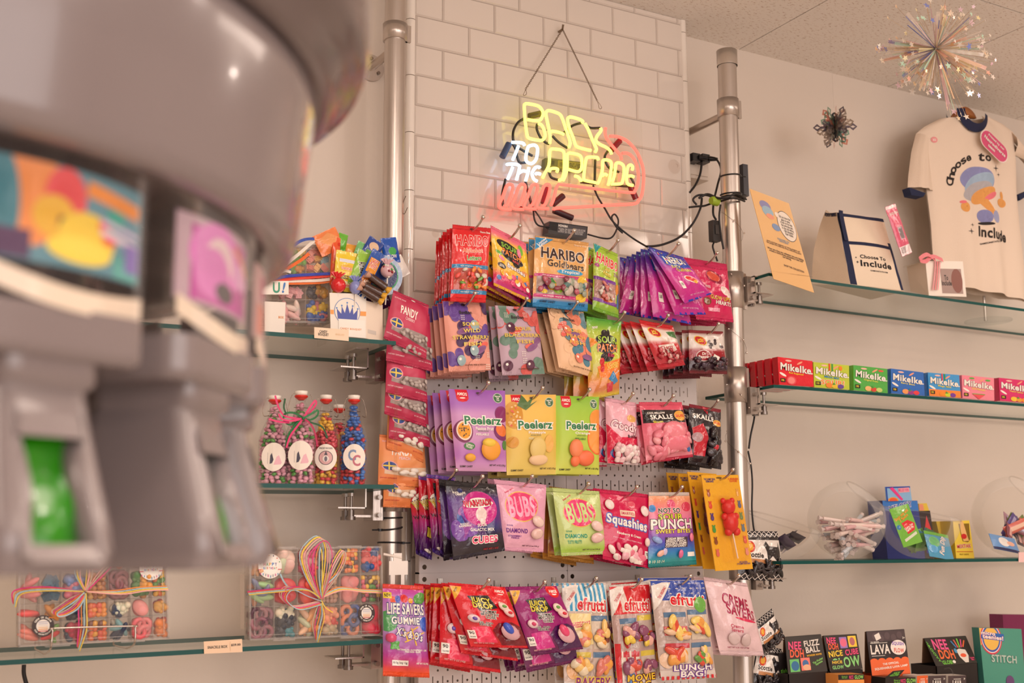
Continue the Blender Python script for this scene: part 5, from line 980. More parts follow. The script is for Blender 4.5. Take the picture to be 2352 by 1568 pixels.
    for it in stickers:
        cx, cy, r, kind = it; S_ = lambda u, v, h=0: W3(u, v, -.09)+Vector((0, -h, 0)); m_ = MB()
        asp = W_/H_
        if kind == 'bday':
            its = [('E', cx, cy, r, None, 'f4eee6')]+[('E', cx+r*.87*math.cos(a*.42), cy+r*.87*asp*math.sin(a*.42), .0045, None, ['3a3a5a', 'd85a3a', '4a9a5a', 'e0b03a'][a % 4]) for a in range(8, 15)]+[('R', cx-r*.84+k*r*.21, cy+r*asp*(.5+.06*min(k, 8-k)), cx-r*.84+k*r*.21+r*.08, cy+r*asp*(.66+.07*min(k, 8-k)), ['c85a9a', '6a9ac0', '9a9aa0'][k % 3]) for k in range(9)]+[('R', cx-r, cy+r*asp*.24, cx-r*.66, cy+r*asp*.3, 'd83a4a'), ('R', cx+r*.66, cy+r*asp*.24, cx+r, cy+r*asp*.3, 'd83a4a'), ('E', cx, cy, r*.68, None, 'faf6ee')]
            for q, (ch_, k) in enumerate(zip('HAPPY', ('c8405a', '3f9a5a', 'e8b03a', '3f7ac0', '5a3a90'))): its.append(('T', ch_, cx-r*.48+q*r*.24, cy-r*asp*.16, r*.19, r*asp*.26, k))
            for q, (ch_, k) in enumerate(zip('BIRTHDAY', ('3f6ac0', '4a9a5a', 'd8503a', 'e0a03a', '8a4ab0', 'c8405a', '3f9a8a', 'e0702c'))): its.append(('T', ch_, cx-r*.52+q*r*.15, cy+r*asp*.16, r*.11 if ch_ != 'I' else r*.04, r*asp*.19, k))
        else:
            its = [('E', cx, cy, r, None, '3c2c28'), ('E', cx, cy, r*.6, None, 'f2ece4')]+[('R', cx-r*.42, cy+r*asp*(-.42+k*.17), cx+r*.42, cy+r*asp*(-.33+k*.17), ['b8b8c8', 'c8c8d4', 'e8e0d8', 'f0c89a', 'e8a05a', 'c8504a'][k]) for k in range(6)]
            for q, ch_ in enumerate('Game On State'):
                a = math.pi*(1.17+.66*q/12)
                if ch_ != ' ': its.append(('T', ch_, cx+r*.79*math.cos(a), cy+r*asp*.79*math.sin(a), r*.12, r*asp*.17, 'W', math.degrees(a)+90))
            for q, ch_ in enumerate('www.GameOnState'):
                a = math.pi*(.86-.72*q/14)
                its.append(('T', ch_, cx+r*.79*math.cos(a), cy+r*asp*.79*math.sin(a), r*(.1 if ch_ != '.' else .03), r*asp*(.15 if ch_ != '.' else .03), 'W', math.degrees(a)-90))
        prints(m_, S_, W_, H_, its, lift=.0002); o = obj('round_sticker', m_, 'paper', root); o['label'] = 'white birthday sticker' if kind == 'bday' else 'dark brown round sticker'
    return root, W3
CB = dict(m=['e8a0a0', 'f0c0b8', 'f2d0c8'], s=['f2a04a', 'e8706a', '5a9ab8', 'f2d06a', '8ac06a'], choc=['f0b82c', 'f2c83a', 'e8702c', '5a3a34', '4f9a3f'])
r1, W1 = tray_box((598, 567), (762, 562), (758, 742), (600, 740), -.06, .05, (0, .25, .64, 1), (0, .37, .5, .70, 1), 'clear upright divided box of pastel sweets, wrapped in ribbon, on the upper left shelf',
    [[None, ('gum', ['e8a04a', '5a9ac0', 'e86a7a', '8ac06a', 'f2c86a']), ('brick', ['6aa8c8', 'f0b45a', 'e88a7a', '8ab8c8'])], [None, ('brick', ['e85a5a', 'f0a04a', 'e8706a']), ('choc', ['3a3034', 'e8605a', 'c8704a'])],
     [None, ('brick', ['f0a8b0', 'f2b4b8']), ('gum', ['2a2a3a', 'e0806a', 'd8a04a'])], [('long', ['f2d0c8']), ('long', ['f4c8c8', 'f8e4dc', 'f0b0b4']), ('gum', ['f2cc4a', '3a6ac0', 'e88a9a'])]])
rb = MB()
for pts, k in (([(622, 640), (650, 590), (680, 560), (700, 550), (722, 548)], '3a58b0'), ([(624, 641), (660, 605), (690, 580), (722, 552)], 'f0e8dc'), ([(625, 643), (655, 620), (690, 598), (710, 582)], 'f0702c'), ([(622, 642), (660, 634), (720, 630), (765, 628)], '3a4ab0'), ([(625, 645), (670, 640), (720, 636), (765, 632)], 'e84a3a'), ([(625, 647), (680, 645), (730, 644), (765, 640)], 'f0e4d8'), ([(632, 650), (690, 650), (740, 648), (764, 643)], 'f07a3a'), ([(625, 640), (640, 628), (655, 622), (668, 625)], 'f4ece0')):
    rb.rib(spl([P(x, y, -.072-.002*i) for i, (x, y) in enumerate(pts)]), .0035, k)
obj('ribbon', rb, 'ribbon', r1)
root = thing('acrylic_riser', (W1(.5, 1).x, -.04, lz(0, W1(.5, 1).x)), 'low clear riser under the upright sweets box', 'riser'); z_ = lz(0, W1(.5, 1).x)
m_ = MB(); zt = min(W1(.3, 1.03).z, W1(.9, 1.03).z); xa, xb = W1(.1, 1).x, W1(.95, 1).x; m_.box((xa, -.06, zt-.003), (xb, -.01, zt), 'f0e8e0'); m_.box((xa, -.06, z_), (xa+.003, -.01, zt), 'f0e8e0'); m_.box((xb-.003, -.06, z_), (xb, -.01, zt), 'f0e8e0'); obj('folded_sheet', m_, 'clear', root)
pbox('display_card', 'white card with green U and blue exclamation mark by the upright sweets box', 'card', [(600, 645), (663, 645), (663, 676), (600, 676)], -.085, .001, 'f2ece2', [('T', 'U', .55, .5, .26, .8, '3a9a7a'), ('T', '!', .82, .5, .08, .8, '3a78c0', 12)])
pbox('display_card', 'plain white card leaning beside the upright sweets box', 'card', [(608, 692), (656, 694), (654, 764), (608, 762)], -.10, .001, 'ece4da', [('T', 'BOX', .8, .5, .26, .08, 'e08a3a')])
# bouquet box and its sweets
A0 = P(842, 692, -.11); bq = thing('bouquet_box', (A0.x-.04, -.09, lz(0, A0.x)), 'white card box holding the candy bouquet, with a blue crown in a circle', 'box')
pbox('front_panel', None, None, [(757, 672), (841, 675), (841, 777), (760, 770)], -.12, .002, 'f0e8dc', [('R', 0, .4, .1, .5, 'f0a050'), ('R', .82, .4, 1, .5, 'f0a050'), ('E', .47, .42, .36, None, '5a82c0'), ('E', .47, .42, .345, None, 'f0e8dc'), ('G', [(.2, .6), (.18, .36), (.3, .48), (.32, .3), (.4, .46), (.47, .24), (.54, .46), (.62, .3), (.64, .48), (.76, .36), (.74, .6)], '4a58a8')]+[('E', x, y, .025, None, '5a8ac8') for x, y in ((.18, .35), (.32, .29), (.47, .22), (.62, .29), (.76, .35))]+[('R', .22, .6, .96, 1, 'f4eee4'), ('T', 'CANDY BOUQUET', .56, .82, .6, .05, 'e08a3a')], parent=bq)
pbox('side_panel', None, None, [(841, 690), (879, 700), (879, 786), (841, 777)], -.118, .002, 'ead8c4', [('R', .1, .75, .6, .85, 'cbbfb4')], parent=bq, mt='paper')
pbox('price_tag', 'pale shelf price tag under the candy bouquet box', 'price tag', [(722, 751), (801, 757), (801, 783), (722, 776)], LYF-.004, .0015, 'ecd4b8', [('T', 'CANDY\nBOUQUET', .26, .5, .3, .56, '4a4038'), ('T', '$40.00', .74, .5, .26, .2, 'e8c8a0')])
def wrapped(px, py, Y, w_, h_, rot, col, items, label, name='wrapped_candy'):
    """small crimped packet"""
    o = P(px, py, Y); a = math.radians(rot); ux = Vector((math.cos(a), 0, -math.sin(a))); uz = Vector((math.sin(a), 0, math.cos(a))); n = Vector((0, -1, 0))
    def S_(u, v, h=0):
        e = (max(0, math.sin(math.pi*u))**.5)*(max(0, math.sin(math.pi*min(1, max(0, (v-.1)/.8))))**.5); zg = (.02 if int(u*24) % 2 else 0)*(1 if v > .95 or v < .05 else 0)
        return o+ux*((u-.5)*w_)+uz*((.5-v)*h_*(1+zg))+n*(.006*e+.0015*noise.noise(Vector((u*6+px, v*6, 0)))+h)
    m_ = MB(); m_.sheet(S_, 14, 14, col); m_.sheet(lambda u, v, h: S_(1-u, v)+Vector((0, .0105*math.sin(math.pi*u)*math.sin(math.pi*v)+.001, 0)), 8, 8, col)
    prints(m_, S_, w_, h_, items, 14, 14); return solo(name, m_, 'film', label, 'candy')
def lolly(px, py, Y, r, col, lab, cols=()):
    o = P(px, py, Y); m_ = MB().ball(o, r, col, n=16, m=10)
    rr = random.Random(int(px)); root = thing('lollipop', o-Vector((0, 0, r)), lab, 'lollipop')
    for k in range(14 if cols else 0):
        d = Vector((rr.uniform(-1, 1), -abs(rr.uniform(.3, 1)), rr.uniform(-1, 1))).normalized(); m_.ball(o+d*r*.95, r*.2, rr.choice(cols), n=7, m=5)
    obj('wrapped_head', m_, 'film', root); tw = MB()
    for k in range(9): a = k*.7; tw.strip([o+Vector((0, 0, r*.9)), o+Vector((r*.9*math.cos(a), r*.4*math.sin(a), r*1.7))], Vector((r*.22, 0, r*.1)), col)
    obj('twisted_wrapper', tw, 'film', root); obj('stick', MB().tube([o-Vector((0, 0, r)), o-Vector((0, -.01, r+.06))], .0016, 'f0e8e0'), 'gloss', root)
wrapped(795, 628, -.10, .055, .10, 4, 'f0d23a', [('R', .15, .18, .85, .26, 'e8e8f0'), ('E', .5, .38, .3, .09, 'f0c04a'), ('T', 'WARHEADS', .5, .4, .5, .06, 'd8402c', 0, 'W'), ('R', .2, .56, .8, .64, '3a3020'), ('T', 'EXTREME', .5, .6, .5, .05, 'f0d23a'), ('E', .5, .76, .28, .07, 'f0e0b0'), ('T', 'WARHEADS', .5, .78, .44, .05, 'd8402c'), ('R', .2, .92, .8, .99, '3a3020')], 'yellow extra sour candy packet in the front of the bouquet')
wrapped(832, 620, -.105, .045, .085, 20, '9acb4a', [('T', 'AIRHEADS'[:3]+'eez', .45, .45, .6, .2, 'K', 60, 'W')], 'lime green candy packet in the middle of the bouquet')
wrapped(838, 583, -.085, .05, .045, 20, '7ac07a', [], 'mint green wrapped cube behind the lime packet')
wrapped(848, 628, -.12, .032, .115, 24, '2a5ab0', [('R', .12, .18, .88, .5, 'f0a03a'), ('T', 'LAFFY\nTAFFY', .5, .3, .6, .2, 'd8402c', 0, 'W'), ('R', .12, .6, .88, .85, 'e88a3a'), ('T', 'LAFFY', .5, .7, .6, .08, 'W')], 'slim blue and orange striped chew laid across the bouquet')
wrapped(855, 572, -.09, .04, .05, 28, '2a4a9a', [('E', .5, .4, .3, .22, 'e8c8a8'), ('R', .2, .66, .8, .82, '6ab04a')], 'small dark blue sour candy standing at the top of the bouquet')
wrapped(897, 575, -.07, .04, .06, -12, '2058b8', [('E', .55, .55, .25, .16, '4ab05a'), ('T', 'BLOW', .5, .75, .6, .14, 'W')], 'bright blue candy packet standing at the right of the bouquet')
wrapped(886, 600, -.06, .06, .06, -35, 'efe6da', [], 'plain white wrapper behind the round blue disc')
wrapped(912, 615, -.065, .05, .05, -30, 'efe8e0', [('R', .0, .1, .5, .3, '2a2624')], 'white and black wrapper at the right edge of the bouquet')
wrapped(868, 690, -.09, .06, .045, -25, '3a1c44', [('T', 'ZONKERS'[:4], .4, .5, .4, .3, 'f0c03a')], 'dark purple packet hanging low out of the bouquet box')
wrapped(812, 582, -.07, .045, .04, 5, 'f0a83a', [], 'amber orange wrapped candy behind the yellow packet')
wrapped(755, 555, -.075, .062, .05, -30, 'f08a50', [('G', [(.1, .3), (.6, .1), (.9, .5), (.5, .8)], 'f2a468')], 'orange foil carrot-shaped candy sticking out of the bouquet top')
wrapped(786, 556, -.074, .022, .04, 10, '6ab83a', [], 'green leaf-shaped candy beside the orange foil')
wrapped(770, 600, -.08, .02, .11, 2, 'e85a2c', scatter(10, .1, .1, .9, .9, .2, .04, ['f2c83a', 'd8301c', 'f08a3a'], 0, 3), 'orange and red speckled tube behind the upright sweets box')
lolly(777, 655, -.12, .017, 'd81c24', 'red foil ball lollipop in the front left of the bouquet')
lolly(817, 660, -.125, .015, '8a94d0', 'periwinkle blue wrapped lollipop in the front of the bouquet')
o = P(880, 632, -.11); m_ = MB()
for r_, y_, k in ((.047, 0, 'a8bcd8'), (.036, -.002, '2f9a6a'), (.032, -.004, '2a3a70')): m_.tube([o+Vector((0, y_, 0)), o+Vector((0, y_-.002, 0))], r_, k, n=36)
solo('foil_disc', m_, 'film', 'round pale blue disc with green ring behind the brown toffees', 'candy')
lolly(890, 622, -.135, .016, 'd8b0b8', 'speckled pink ball candy on the round blue disc', ['8a1a2a', 'e8e0d8', '5a9a4a'])
for (x, y, rot), l in (((868, 648, 30), 'upper'), ((856, 665, 22), 'middle'), ((850, 676, 26), 'lower')):
    o = P(x, y, -.135); R3 = Matrix.Rotation(math.radians(rot), 3, 'Y'); m_ = MB().tube([o+R3 @ Vector((-.021, 0, 0)), o+R3 @ Vector((.021, 0, 0))], .0095, '43281f', n=10)
    for s in (-1, 1): m_.tube([o+R3 @ Vector((s*.021, 0, 0)), o+R3 @ Vector((s*.033, 0, 0))], [.004, .010], 'e8b03a' if s > 0 else 'd8a890', n=7)
    solo('wrapped_toffee', m_, 'film', 'brown wrapped toffee roll, %s of the three on the round disc' % l, 'candy')
# ------------------------------------------------------------ swing-top bottles
def bottle(cx, top, bot, wpx, Y, bands, seed, label, sticker, inside):
    b = P(cx, bot, Y); t = P(cx, top, Y); h = t.z-b.z; r = wpx/2*(b-CAM).dot(fwd)/F*1.0
    zb = lz(1, b.x); b = Vector((b.x, Y, zb)); root = thing('swing_top_bottle', b, label, 'bottle', 'swing-top bottles of candy on the middle left shelf')
    prof = [(.0, .001), (r*.93, .001), (r, .008), (r, h*.50), (r*.93, h*.60), (r*.60, h*.74), (r*.44, h*.80), (r*.40, h*.90), (r*.46, h*.905), (r*.46, h*.925), (r*.38, h*.93)]
    g = MB()
    n = 36; vs = []
    for (rr_, z) in prof:
        sq = 6 if z < h*.55 else (3.2 if z < h*.7 else 2)
        for k in range(n):
            a = 2*math.pi*k/n+.3; cc_, ss_ = math.cos(a), math.sin(a); f_ = (abs(cc_)**sq+abs(ss_)**sq)**(-1/sq); vs.append(b+Matrix.Rotation(.25, 3, 'Z') @ Vector((rr_*.9*cc_*f_, rr_*.9*ss_*f_, z)))
    g.add(vs, [(i*n+k, i*n+(k+1) % n, (i+1)*n+(k+1) % n, (i+1)*n+k) for i in range(len(prof)-1) for k in range(n)], 'f4f4f0', True)
    obj('glass_body', g, 'glass', root)
    gk = MB().lathe(b, [(r*.2, h*.90), (r*.46, h*.93), (r*.5, h*.938), (r*.48, h*.95), (r*.2, h*.952)], 'd8281c', n=24); obj('rubber_gasket', gk, 'gloss', root)
    st = MB().lathe(b, [(r*.3, h*.948), (r*.42, h*.955), (r*.5, h*.995), (r*.42, h), (0, h)], 'f2ece2', n=24); obj('ceramic_stopper', st, 'gloss', root)
    w_ = MB()
    for s in (-1, 1):
        w_.tube(spl([b+Vector((s*r*.5, -.004, h*.965)), b+Vector((s*r*.72, -.004, h*.95)), b+Vector((s*r*.95, -.004, h*.84)), b+Vector((s*r*.9, -.008, h*.76)), b+Vector((s*r*.55, -.012, h*.765))]), .0008, '9a8c80', n=6)
    for z in (.765, .82): w_.tube([b+Vector((r*.5*math.cos(a), r*.5*math.sin(a), h*z+.0015*math.sin(a))) for a in [6.283*k/16 for k in range(16)]], .0008, '9a8c80', closed=True, n=6)
    obj('wire_bail', w_, 'chrome', root)
    m_ = MB(); rr_ = random.Random(seed); z = .006
    while z < h*inside:
        f_ = z/h; R_ = r*.9 if f_ < .5 else (r*.9+(r*.52-r*.9)*(f_-.5)/.24 if f_ < .74 else r*.36); R_ -= .0055; nn = max(3, int(2*math.pi*R_/.0115))
        for lay in ((1, nn), (.5, nn//2)):
            for k in range(lay[1]):
                a = 6.283*(k+rr_.random()*.5)/lay[1]; sq = 5 if f_ < .55 else 2; q = (abs(math.cos(a))**sq+abs(math.sin(a))**sq)**(-1/sq)
                v = Matrix.Rotation(.25, 3, 'Z') @ Vector((R_*lay[0]*math.cos(a)*q, R_*lay[0]*math.sin(a)*q, z+rr_.uniform(-.002, .002)))
                cols = [k_ for z_, k_ in bands if f_ >= z_][-1]
                m_.ball(b+v, .0062, rr_.choice(cols), n=8, m=6, sc=(1, 1, .62), rot=Matrix.Rotation(rr_.uniform(0, 3), 3, 'Z') @ Matrix.Rotation(rr_.uniform(-1.2, 1.2), 3, 'X'))
        z += .0078
    solo('candy_beans', m_, 'sweet', 'candy beans filling the '+label.replace('swing-top bottle', 'bottle').split(',')[0], 'candies', 'candy beans inside the bottles', 'stuff', org=b)
    if sticker:
        cxy, its = sticker; ang = Vector((-.28, -.96, 0)).normalized(); sd = Vector((.96, -.28, 0)); o = b+Vector((0, 0, h*.30))+ang*(r*1.0+.0012); SW, SH = r*1.75, r*2.1; m_ = MB()
        def S_(u, v, h_=0): return o+sd*((u-.5)*SW)+Vector((0, 0, (.5-v)*SH))+ang*(h_-.012*(u-.5)**2)
        prints(m_, S_, SW, SH, [('E', .5, .5, .5, .5, 'f0e6da')]+its, 12, 0); obj('oval_sticker', m_, 'paper', root)
    return b, h, r
PK = [(0, ['e0a0b4', 'e8acc0', 'd890a8', 'e8b4c4', '4f9a3f'])]
HS = [('T', 'PENNCREST HIGH SCHOOL', .5, .16, .6, .07, '2a2430'), ('E', .5, .52, .32, None, '4a3a44'), ('E', .5, .52, .29, None, 'd8a8a8'), ('E', .5, .55, .14, None, 'ece4dc'), ('G', [(.42, .42), (.5, .26), (.58, .42)], '4a4450'), ('E', .5, .56, .07, .1, '6a6470')]
WD = [('G', [(.34, .75), (.36, .45), (.42, .36), (.46, .48), (.5, .6), (.44, .72)], '2a2440'), ('G', [(.5, .78), (.62, .5), (.72, .44), (.84, .7), (.8, .76)], 'e8b4c0'), ('R', .25, .35, .26, .75, '6a5a6a')]
GS = [('T', 'C', .4, .42, .36, .42, '7a90b4'), ('T', 'C', .6, .62, .36, .42, 'c06a7a'), ('T', 'C', .4, .42, .2, .25, 'f0e6da')][:2]
bA = bottle(626, 903, 1108, 62, -.09, PK, 1, 'swing-top bottle of pink and green beans, leftmost, half behind the dispenser', ((0, 0), WD), .86)
bB = bottle(687, 893, 1108, 64, -.11, PK, 2, 'swing-top bottle of pink and green beans with a green and pink bow', ((0, 0), WD), .86)
bC = bottle(745, 899, 1107, 58, -.08, [(0, ['e0a82c', 'c8283a', 'd83a4a', 'e8b83a']), (.34, ['c8283a', 'd84a5a', 'c83a4a']), (.6, ['e8b42c', 'f0c03a']), (.72, ['c8283a', 'e8b42c'])], 3, 'swing-top bottle of red and yellow beans with a round school crest', ((0, 0), HS), .80)
bD = bottle(776, 912, 1103, 56, .02, [(0, ['e0a82c', 'c8283a', 'd83a4a'])], 4, 'swing-top bottle of red and yellow beans, rearmost in the row', None, .8)
bE = bottle(810, 902, 1109, 58, -.10, [(0, ['c8283a', 'd8404a', 'c8303a', '3a78c8']), (.16, ['2f6cc0', '3a78c8', '2a5ab0', 'c8283a']), (.52, ['2f6cc0', '3a70c0']), (.62, ['c8303a', '2f6cc0']), (.7, ['2f6cc0'])], 5, 'swing-top bottle of red and blue beans with interlocked letters, rightmost', ((0, 0), GS), .86)
def bow(cx, cy, Y, specs, name, label, mt='ribbon', hw=.0022):
    m_ = MB()
    for k, (pts, col) in enumerate(specs): m_.rib(spl([P(x, y, Y-.001*((k % 4))-.002*math.sin(i)) for i, (x, y) in enumerate(pts)], 6), hw, col)
    m_.ball(P(cx, cy, Y-.006), .004, specs[0][1], n=8, m=5); return solo(name, m_, mt, label, 'ribbon')
gr_, pk_ = '2f7a4a', 'e0407a'
bow(697, 960, -.15, [([(697, 960), (675, 948), (655, 950), (652, 965), (668, 975), (697, 962)], gr_), ([(697, 960), (715, 950), (730, 942), (728, 955), (712, 964), (697, 960)], gr_), ([(697, 960), (680, 975), (662, 1000), (656, 1025)], gr_), ([(697, 960), (678, 985), (665, 1005), (658, 1028)], pk_), ([(697, 960), (712, 935), (724, 920), (725, 930), (705, 955)], pk_), ([(697, 960), (715, 970), (740, 980), (752, 1005)], '2a5a3a'), ([(697, 960), (715, 975), (725, 1000), (729, 1025)], 'b82a5a'), ([(640, 950), (648, 962), (670, 966), (697, 960)], pk_), ([(632, 908), (640, 935), (655, 955), (690, 962)], pk_), ([(618, 962), (640, 968), (665, 970)], pk_), ([(655, 915), (652, 935), (658, 952)], '2a5a3a')], 'gift_bow', 'green and pink raffia bow tied round the two pink bean bottles')
pbox('kraft_box', 'small orange kraft box standing behind the red and yellow bottle', 'box', [(770, 998), (780, 997), (780, 1083), (770, 1082)], -.03, .05, 'd0883a', [('T', 'GC', .5, .4, .6, .08, '5a3a1a')], side='c07a34')
# ------------------------------------------------------------ lower left shelf: divided boxes
X1 = (0, .14, .28, .44, .59, .74, .89, 1)
OR, PKc, GRc = ['e8803a', 'f0a04a', 'd85a2c'], ['e8a0a4', 'f0b4b0', 'e88a90'], ['6aa84a', '8ac06a', 'd8404a']
r2, W2 = tray_box((42, 1278), (382, 1262), (389, 1466), (42, 1486), -.115, .035, X1, (0, .20, .54, .74, 1), 'clear divided candy box with a raffia bow, left on the lower shelf',
    [[('long', ['a8c890']), ('long', ['a8c890', 'b8d8a0']), ('slab', ['e8b0ac', 'f0c0b8']), ('slab', ['d82c34']), ('gum', ['e8702c', '2a3a4a', 'd83a2c']), ('ring', ['9a8a5a', 'c87a4a']), ('gum', ['e85a5a', 'd83040'])],
     [('long', ['e8d0a0', 'e89a9a']), ('brick', ['1f5a7a', '2a6a8a']), ('gum', ['8a8ab8', 'e0889a', '7a90c0']), ('choc', ['c88a4a', 'a8683a', 'e0b060']), ('ring', ['8a5a64', '9a6a70']), ('gum', ['e8903a', '4f8a4a', 'f0a85a']), ('choc', CB['choc'])],
     [('long', ['e85a5a', '8ac06a']), ('long', ['8ab85a', 'e8a04a']), ('gum', ['1f3a5a', '2a2a3a', '3a6a8a']), ('choc', ['e8702c', 'f0982c', 'e85a3a']), ('gum', ['e8e0c8', '2a3a5a']), ('slab', ['e87a84', 'f0a0a0']), ('gum', ['e8a84a', 'c83a5a', 'f0b85a'])],
     [('long', ['e04a4a', '7ab05a', 'f08a7a']), ('long', ['7ab05a', 'e04a4a']), ('gum', ['2a6a8a', '1f3a5a', 'b82c4a']), ('choc', ['e8702c', 'f0b02c', '7a3a2a', 'e85a3a']), ('long', ['f0e8d8', '2a3a5a', '7ab0b8']), ('ring', ['e8606c', 'f08a90', 'e87880']), ('gum', ['e88a4a', 'd84a4a', 'f0a05a'])]],
    stickers=((.885, .20, .082, 'bday'), (.155, .78, .072, 'brown')))
r3, W3_ = tray_box((573, 1259), (877, 1254), (881, 1459), (572, 1470), -.125, .035, (0, .18, .35, .52, .67, .83, 1), (0, .31, .64, 1), 'clear divided candy box with a tall raffia bow, right on the lower shelf',
    [[('long', ['f0a87a', 'f2b88a']), ('slab', ['f0c4bc', 'd0d8b8', 'f2d0c4']), ('gum', ['e0507a', 'f0b0b8']), ('slab', ['4a6a8a', 'd8a8b0']), ('choc', ['f0b82c', 'e8702c', '5a4a4a', 'f08a4a', 'f2c84a']), ('gum', ['2f5a9a', 'e06a6a', 'd84a50'])],
     [('long', ['a8d098', 'e8a078', '8a90a8']), ('slab', ['d83040', 'e04048']), ('slab', ['d8383c', 'e85a4a']), ('choc', ['c8a488', 'b89080', 'd8b49a']), ('slab', ['f0a0a0', 'e88a8c']), ('choc', ['f0c02c', 'f2cc4a', '4f9a3f', 'e0607a', '6a4a44'])],
     [('ring', ['8a5a6a', '5a3a4a', '9a6a74']), ('gum', ['2a3444', 'f0e8d0', '1f8a9a']), ('long', ['f0b07a', 'e8c0a0', 'c8d0b0']), ('gum', ['e89a7a', 'c8403a', 'b8a488']), ('ring', ['d88a6a', '5a6a9a', 'c8708a']), ('slab', ['d8304a', 'e0485a'])]],
    stickers=((.145, .2, .085, 'bday'), (.865, .745, .066, 'brown')))
RC5 = ['e0408a', 'f0903a', 'a8ccd8', 'f0d04a', 'f0b0a8', 'c8b0a0']
def raff(root, Y, specs):
    m_ = MB()
    for k, (pts, nst, spread) in enumerate(specs):
        for q in range(nst):
            d = (q-(nst-1)/2)*spread
            m_.rib(spl([P(x+d*(.3 if i in (0, len(pts)-1) else 1), y+d*.55*(0 if i == 0 else 1), Y-.0015*q-.004*math.sin(math.pi*i/(len(pts)-1))) for i, (x, y) in enumerate(pts)], 5), random.Random(k*7+q).uniform(.0008, .0015), RC5[(k+q) % 6])
    return obj('raffia_bow', m_, 'ribbon', root)
raff(r2, -.122, [([(190, 1358), (120, 1352), (60, 1355), (36, 1365), (33, 1390)], 4, 5), ([(198, 1358), (270, 1360), (330, 1352), (385, 1350)], 4, 5), ([(195, 1356), (178, 1320), (182, 1285), (188, 1262)], 3, 6), ([(197, 1356), (205, 1320), (205, 1285), (198, 1262)], 3, 6), ([(200, 1355), (230, 1320), (250, 1300), (266, 1286)], 3, 5), ([(192, 1360), (165, 1378), (140, 1395), (126, 1405), (130, 1412), (150, 1408), (175, 1392), (196, 1364)], 4, 4), ([(195, 1362), (190, 1395), (190, 1440), (180, 1490)], 4, 6), ([(192, 1362), (175, 1395), (150, 1415), (112, 1418)], 1, 2)])
raff(r3, -.132, [([(738, 1376), (700, 1352), (640, 1355), (570, 1362)], 4, 4), ([(738, 1372), (780, 1352), (830, 1356), (880, 1358)], 4, 4), ([(735, 1375), (712, 1330), (698, 1280), (715, 1250), (738, 1236), (752, 1260), (750, 1310), (738, 1370)], 5, 5), ([(738, 1372), (760, 1310), (785, 1265), (790, 1282), (775, 1315), (742, 1365)], 3, 4), ([(736, 1380), (700, 1365), (665, 1350), (650, 1372), (680, 1395), (735, 1384)], 5, 4), ([(736, 1385), (735, 1410), (728, 1440), (727, 1470)], 5, 5), ([(738, 1372), (730, 1330), (730, 1280), (735, 1255)], 4, 7), ([(740, 1350), (760, 1330), (782, 1310)], 2, 4), ([(665, 1352), (652, 1335), (644, 1318)], 1, 3), ([(738, 1378), (748, 1395), (765, 1406)], 1, 3)])
m_ = MB(); s_ = lambda x, y, Y=-.128: P(x/4.64, 1230+y/4.64, Y)
zf = lz(2, s_(700, 1200).x)
for pts in ([(475, 1262, -.10), (540, 1200, -.13), (562, 1010, -.13), (590, 985, -.13), (1400, 962, -.13), (1440, 980, -.13), (1432, 1150, -.13), (1350, 1200, -.10)],): m_.tube(spl([P(x/4.64, 1230+y/4.64, Y) for x, y, Y in pts], 4), .0019, 'c8bdb4', n=8)
a, b = P(475/4.64, 1230+1262/4.64, -.10), P(1350/4.64, 1230+1200/4.64, -.10)
for q in (a, b): m_.tube([q, Vector((q.x, -.02, lz(2, q.x)+.003)), Vector((q.x, .03, lz(2, q.x)+.003)), Vector((q.x, .045, q.z+.10))], .0019, 'c8bdb4', n=8)
solo('wire_easel', m_, 'chrome', 'bright wire easel propping up the left divided candy box', 'easel')
pbox('price_tag', 'peach shelf price tag reading $29.00 on the lower left shelf', 'price tag', [(468, 1473), (556, 1467), (557, 1497), (469, 1501)], LYF-.004, .0015, 'f0cfae', [('T', 'SNACKLE BOX', .35, .5, .52, .22, '3a2c24'), ('T', '$29.00', .83, .42, .25, .2, '3a2c24'), ('E', .68, .5, .012, .4, 'e4bf98')])
pbox('divided_candy_box', 'edge of a third divided candy box standing behind the right one', 'candy box', [(562, 1318), (600, 1316), (600, 1444), (563, 1446)], -.05, .035, 'e8d8cc', [('R', 0, .1, 1, .35, '8a5a34'), ('R', 0, .5, 1, .62, '2f5a9a')], mt='gloss')
# ------------------------------------------------------------ right side, top shelf
c4 = lambda x, y: (1680+x/3.5, 400+y/3.5)
bz = rz(0, P(1820, 640, -.12).x)
A = [(1722, 433), (1812, 467), (1870, 672), (1777, 640)]
ps_ = pbox('information_sheet', 'orange information sheet with a speech bubble, slanted, left of the tote bag', 'sign', A, -.17, .0015, grad((0, 'f2cc90'), (1, 'e8a850'))(0, .3),
  [('E', .3, .14, .14, .055, '8a8cc0'), ('E', .33, .2, .14, .06, '9ac0d8'), ('E', .36, .25, .1, .03, 'f0a080'), ('E', .44, .36, .1, .04, '7a9ac8'), ('E', .75, .30, .23, .17, '3a3a44'), ('E', .75, .30, .22, .163, 'f4ece0'), ('E', .56, .2, .06, .03, 'f4ece0'), ('T', 'Did you know that\ngame on state\nis built on the idea\nthat everyone gets\nto play and belong\nright alongside\ntheir friends', .75, .3, .3, .22, '4a4038'), ('T', 'CHOOSE TO\nINCLUDE', .54, .5, .3, .04, '7a9ab8'), ('T', 'every purchase supports our hiring program and\nthe people who make this shop a welcoming place', .5, .57, .86, .045, '6a4a2a'), ('T', 'When you shop our collection you are helping\ncreate a world where everyone is seen and\ncan belong', .5, .67, .9, .075, '4a3018'), ('T', 'SHOP THE COLLECTION', .62, .79, .5, .022, '4a3018')])
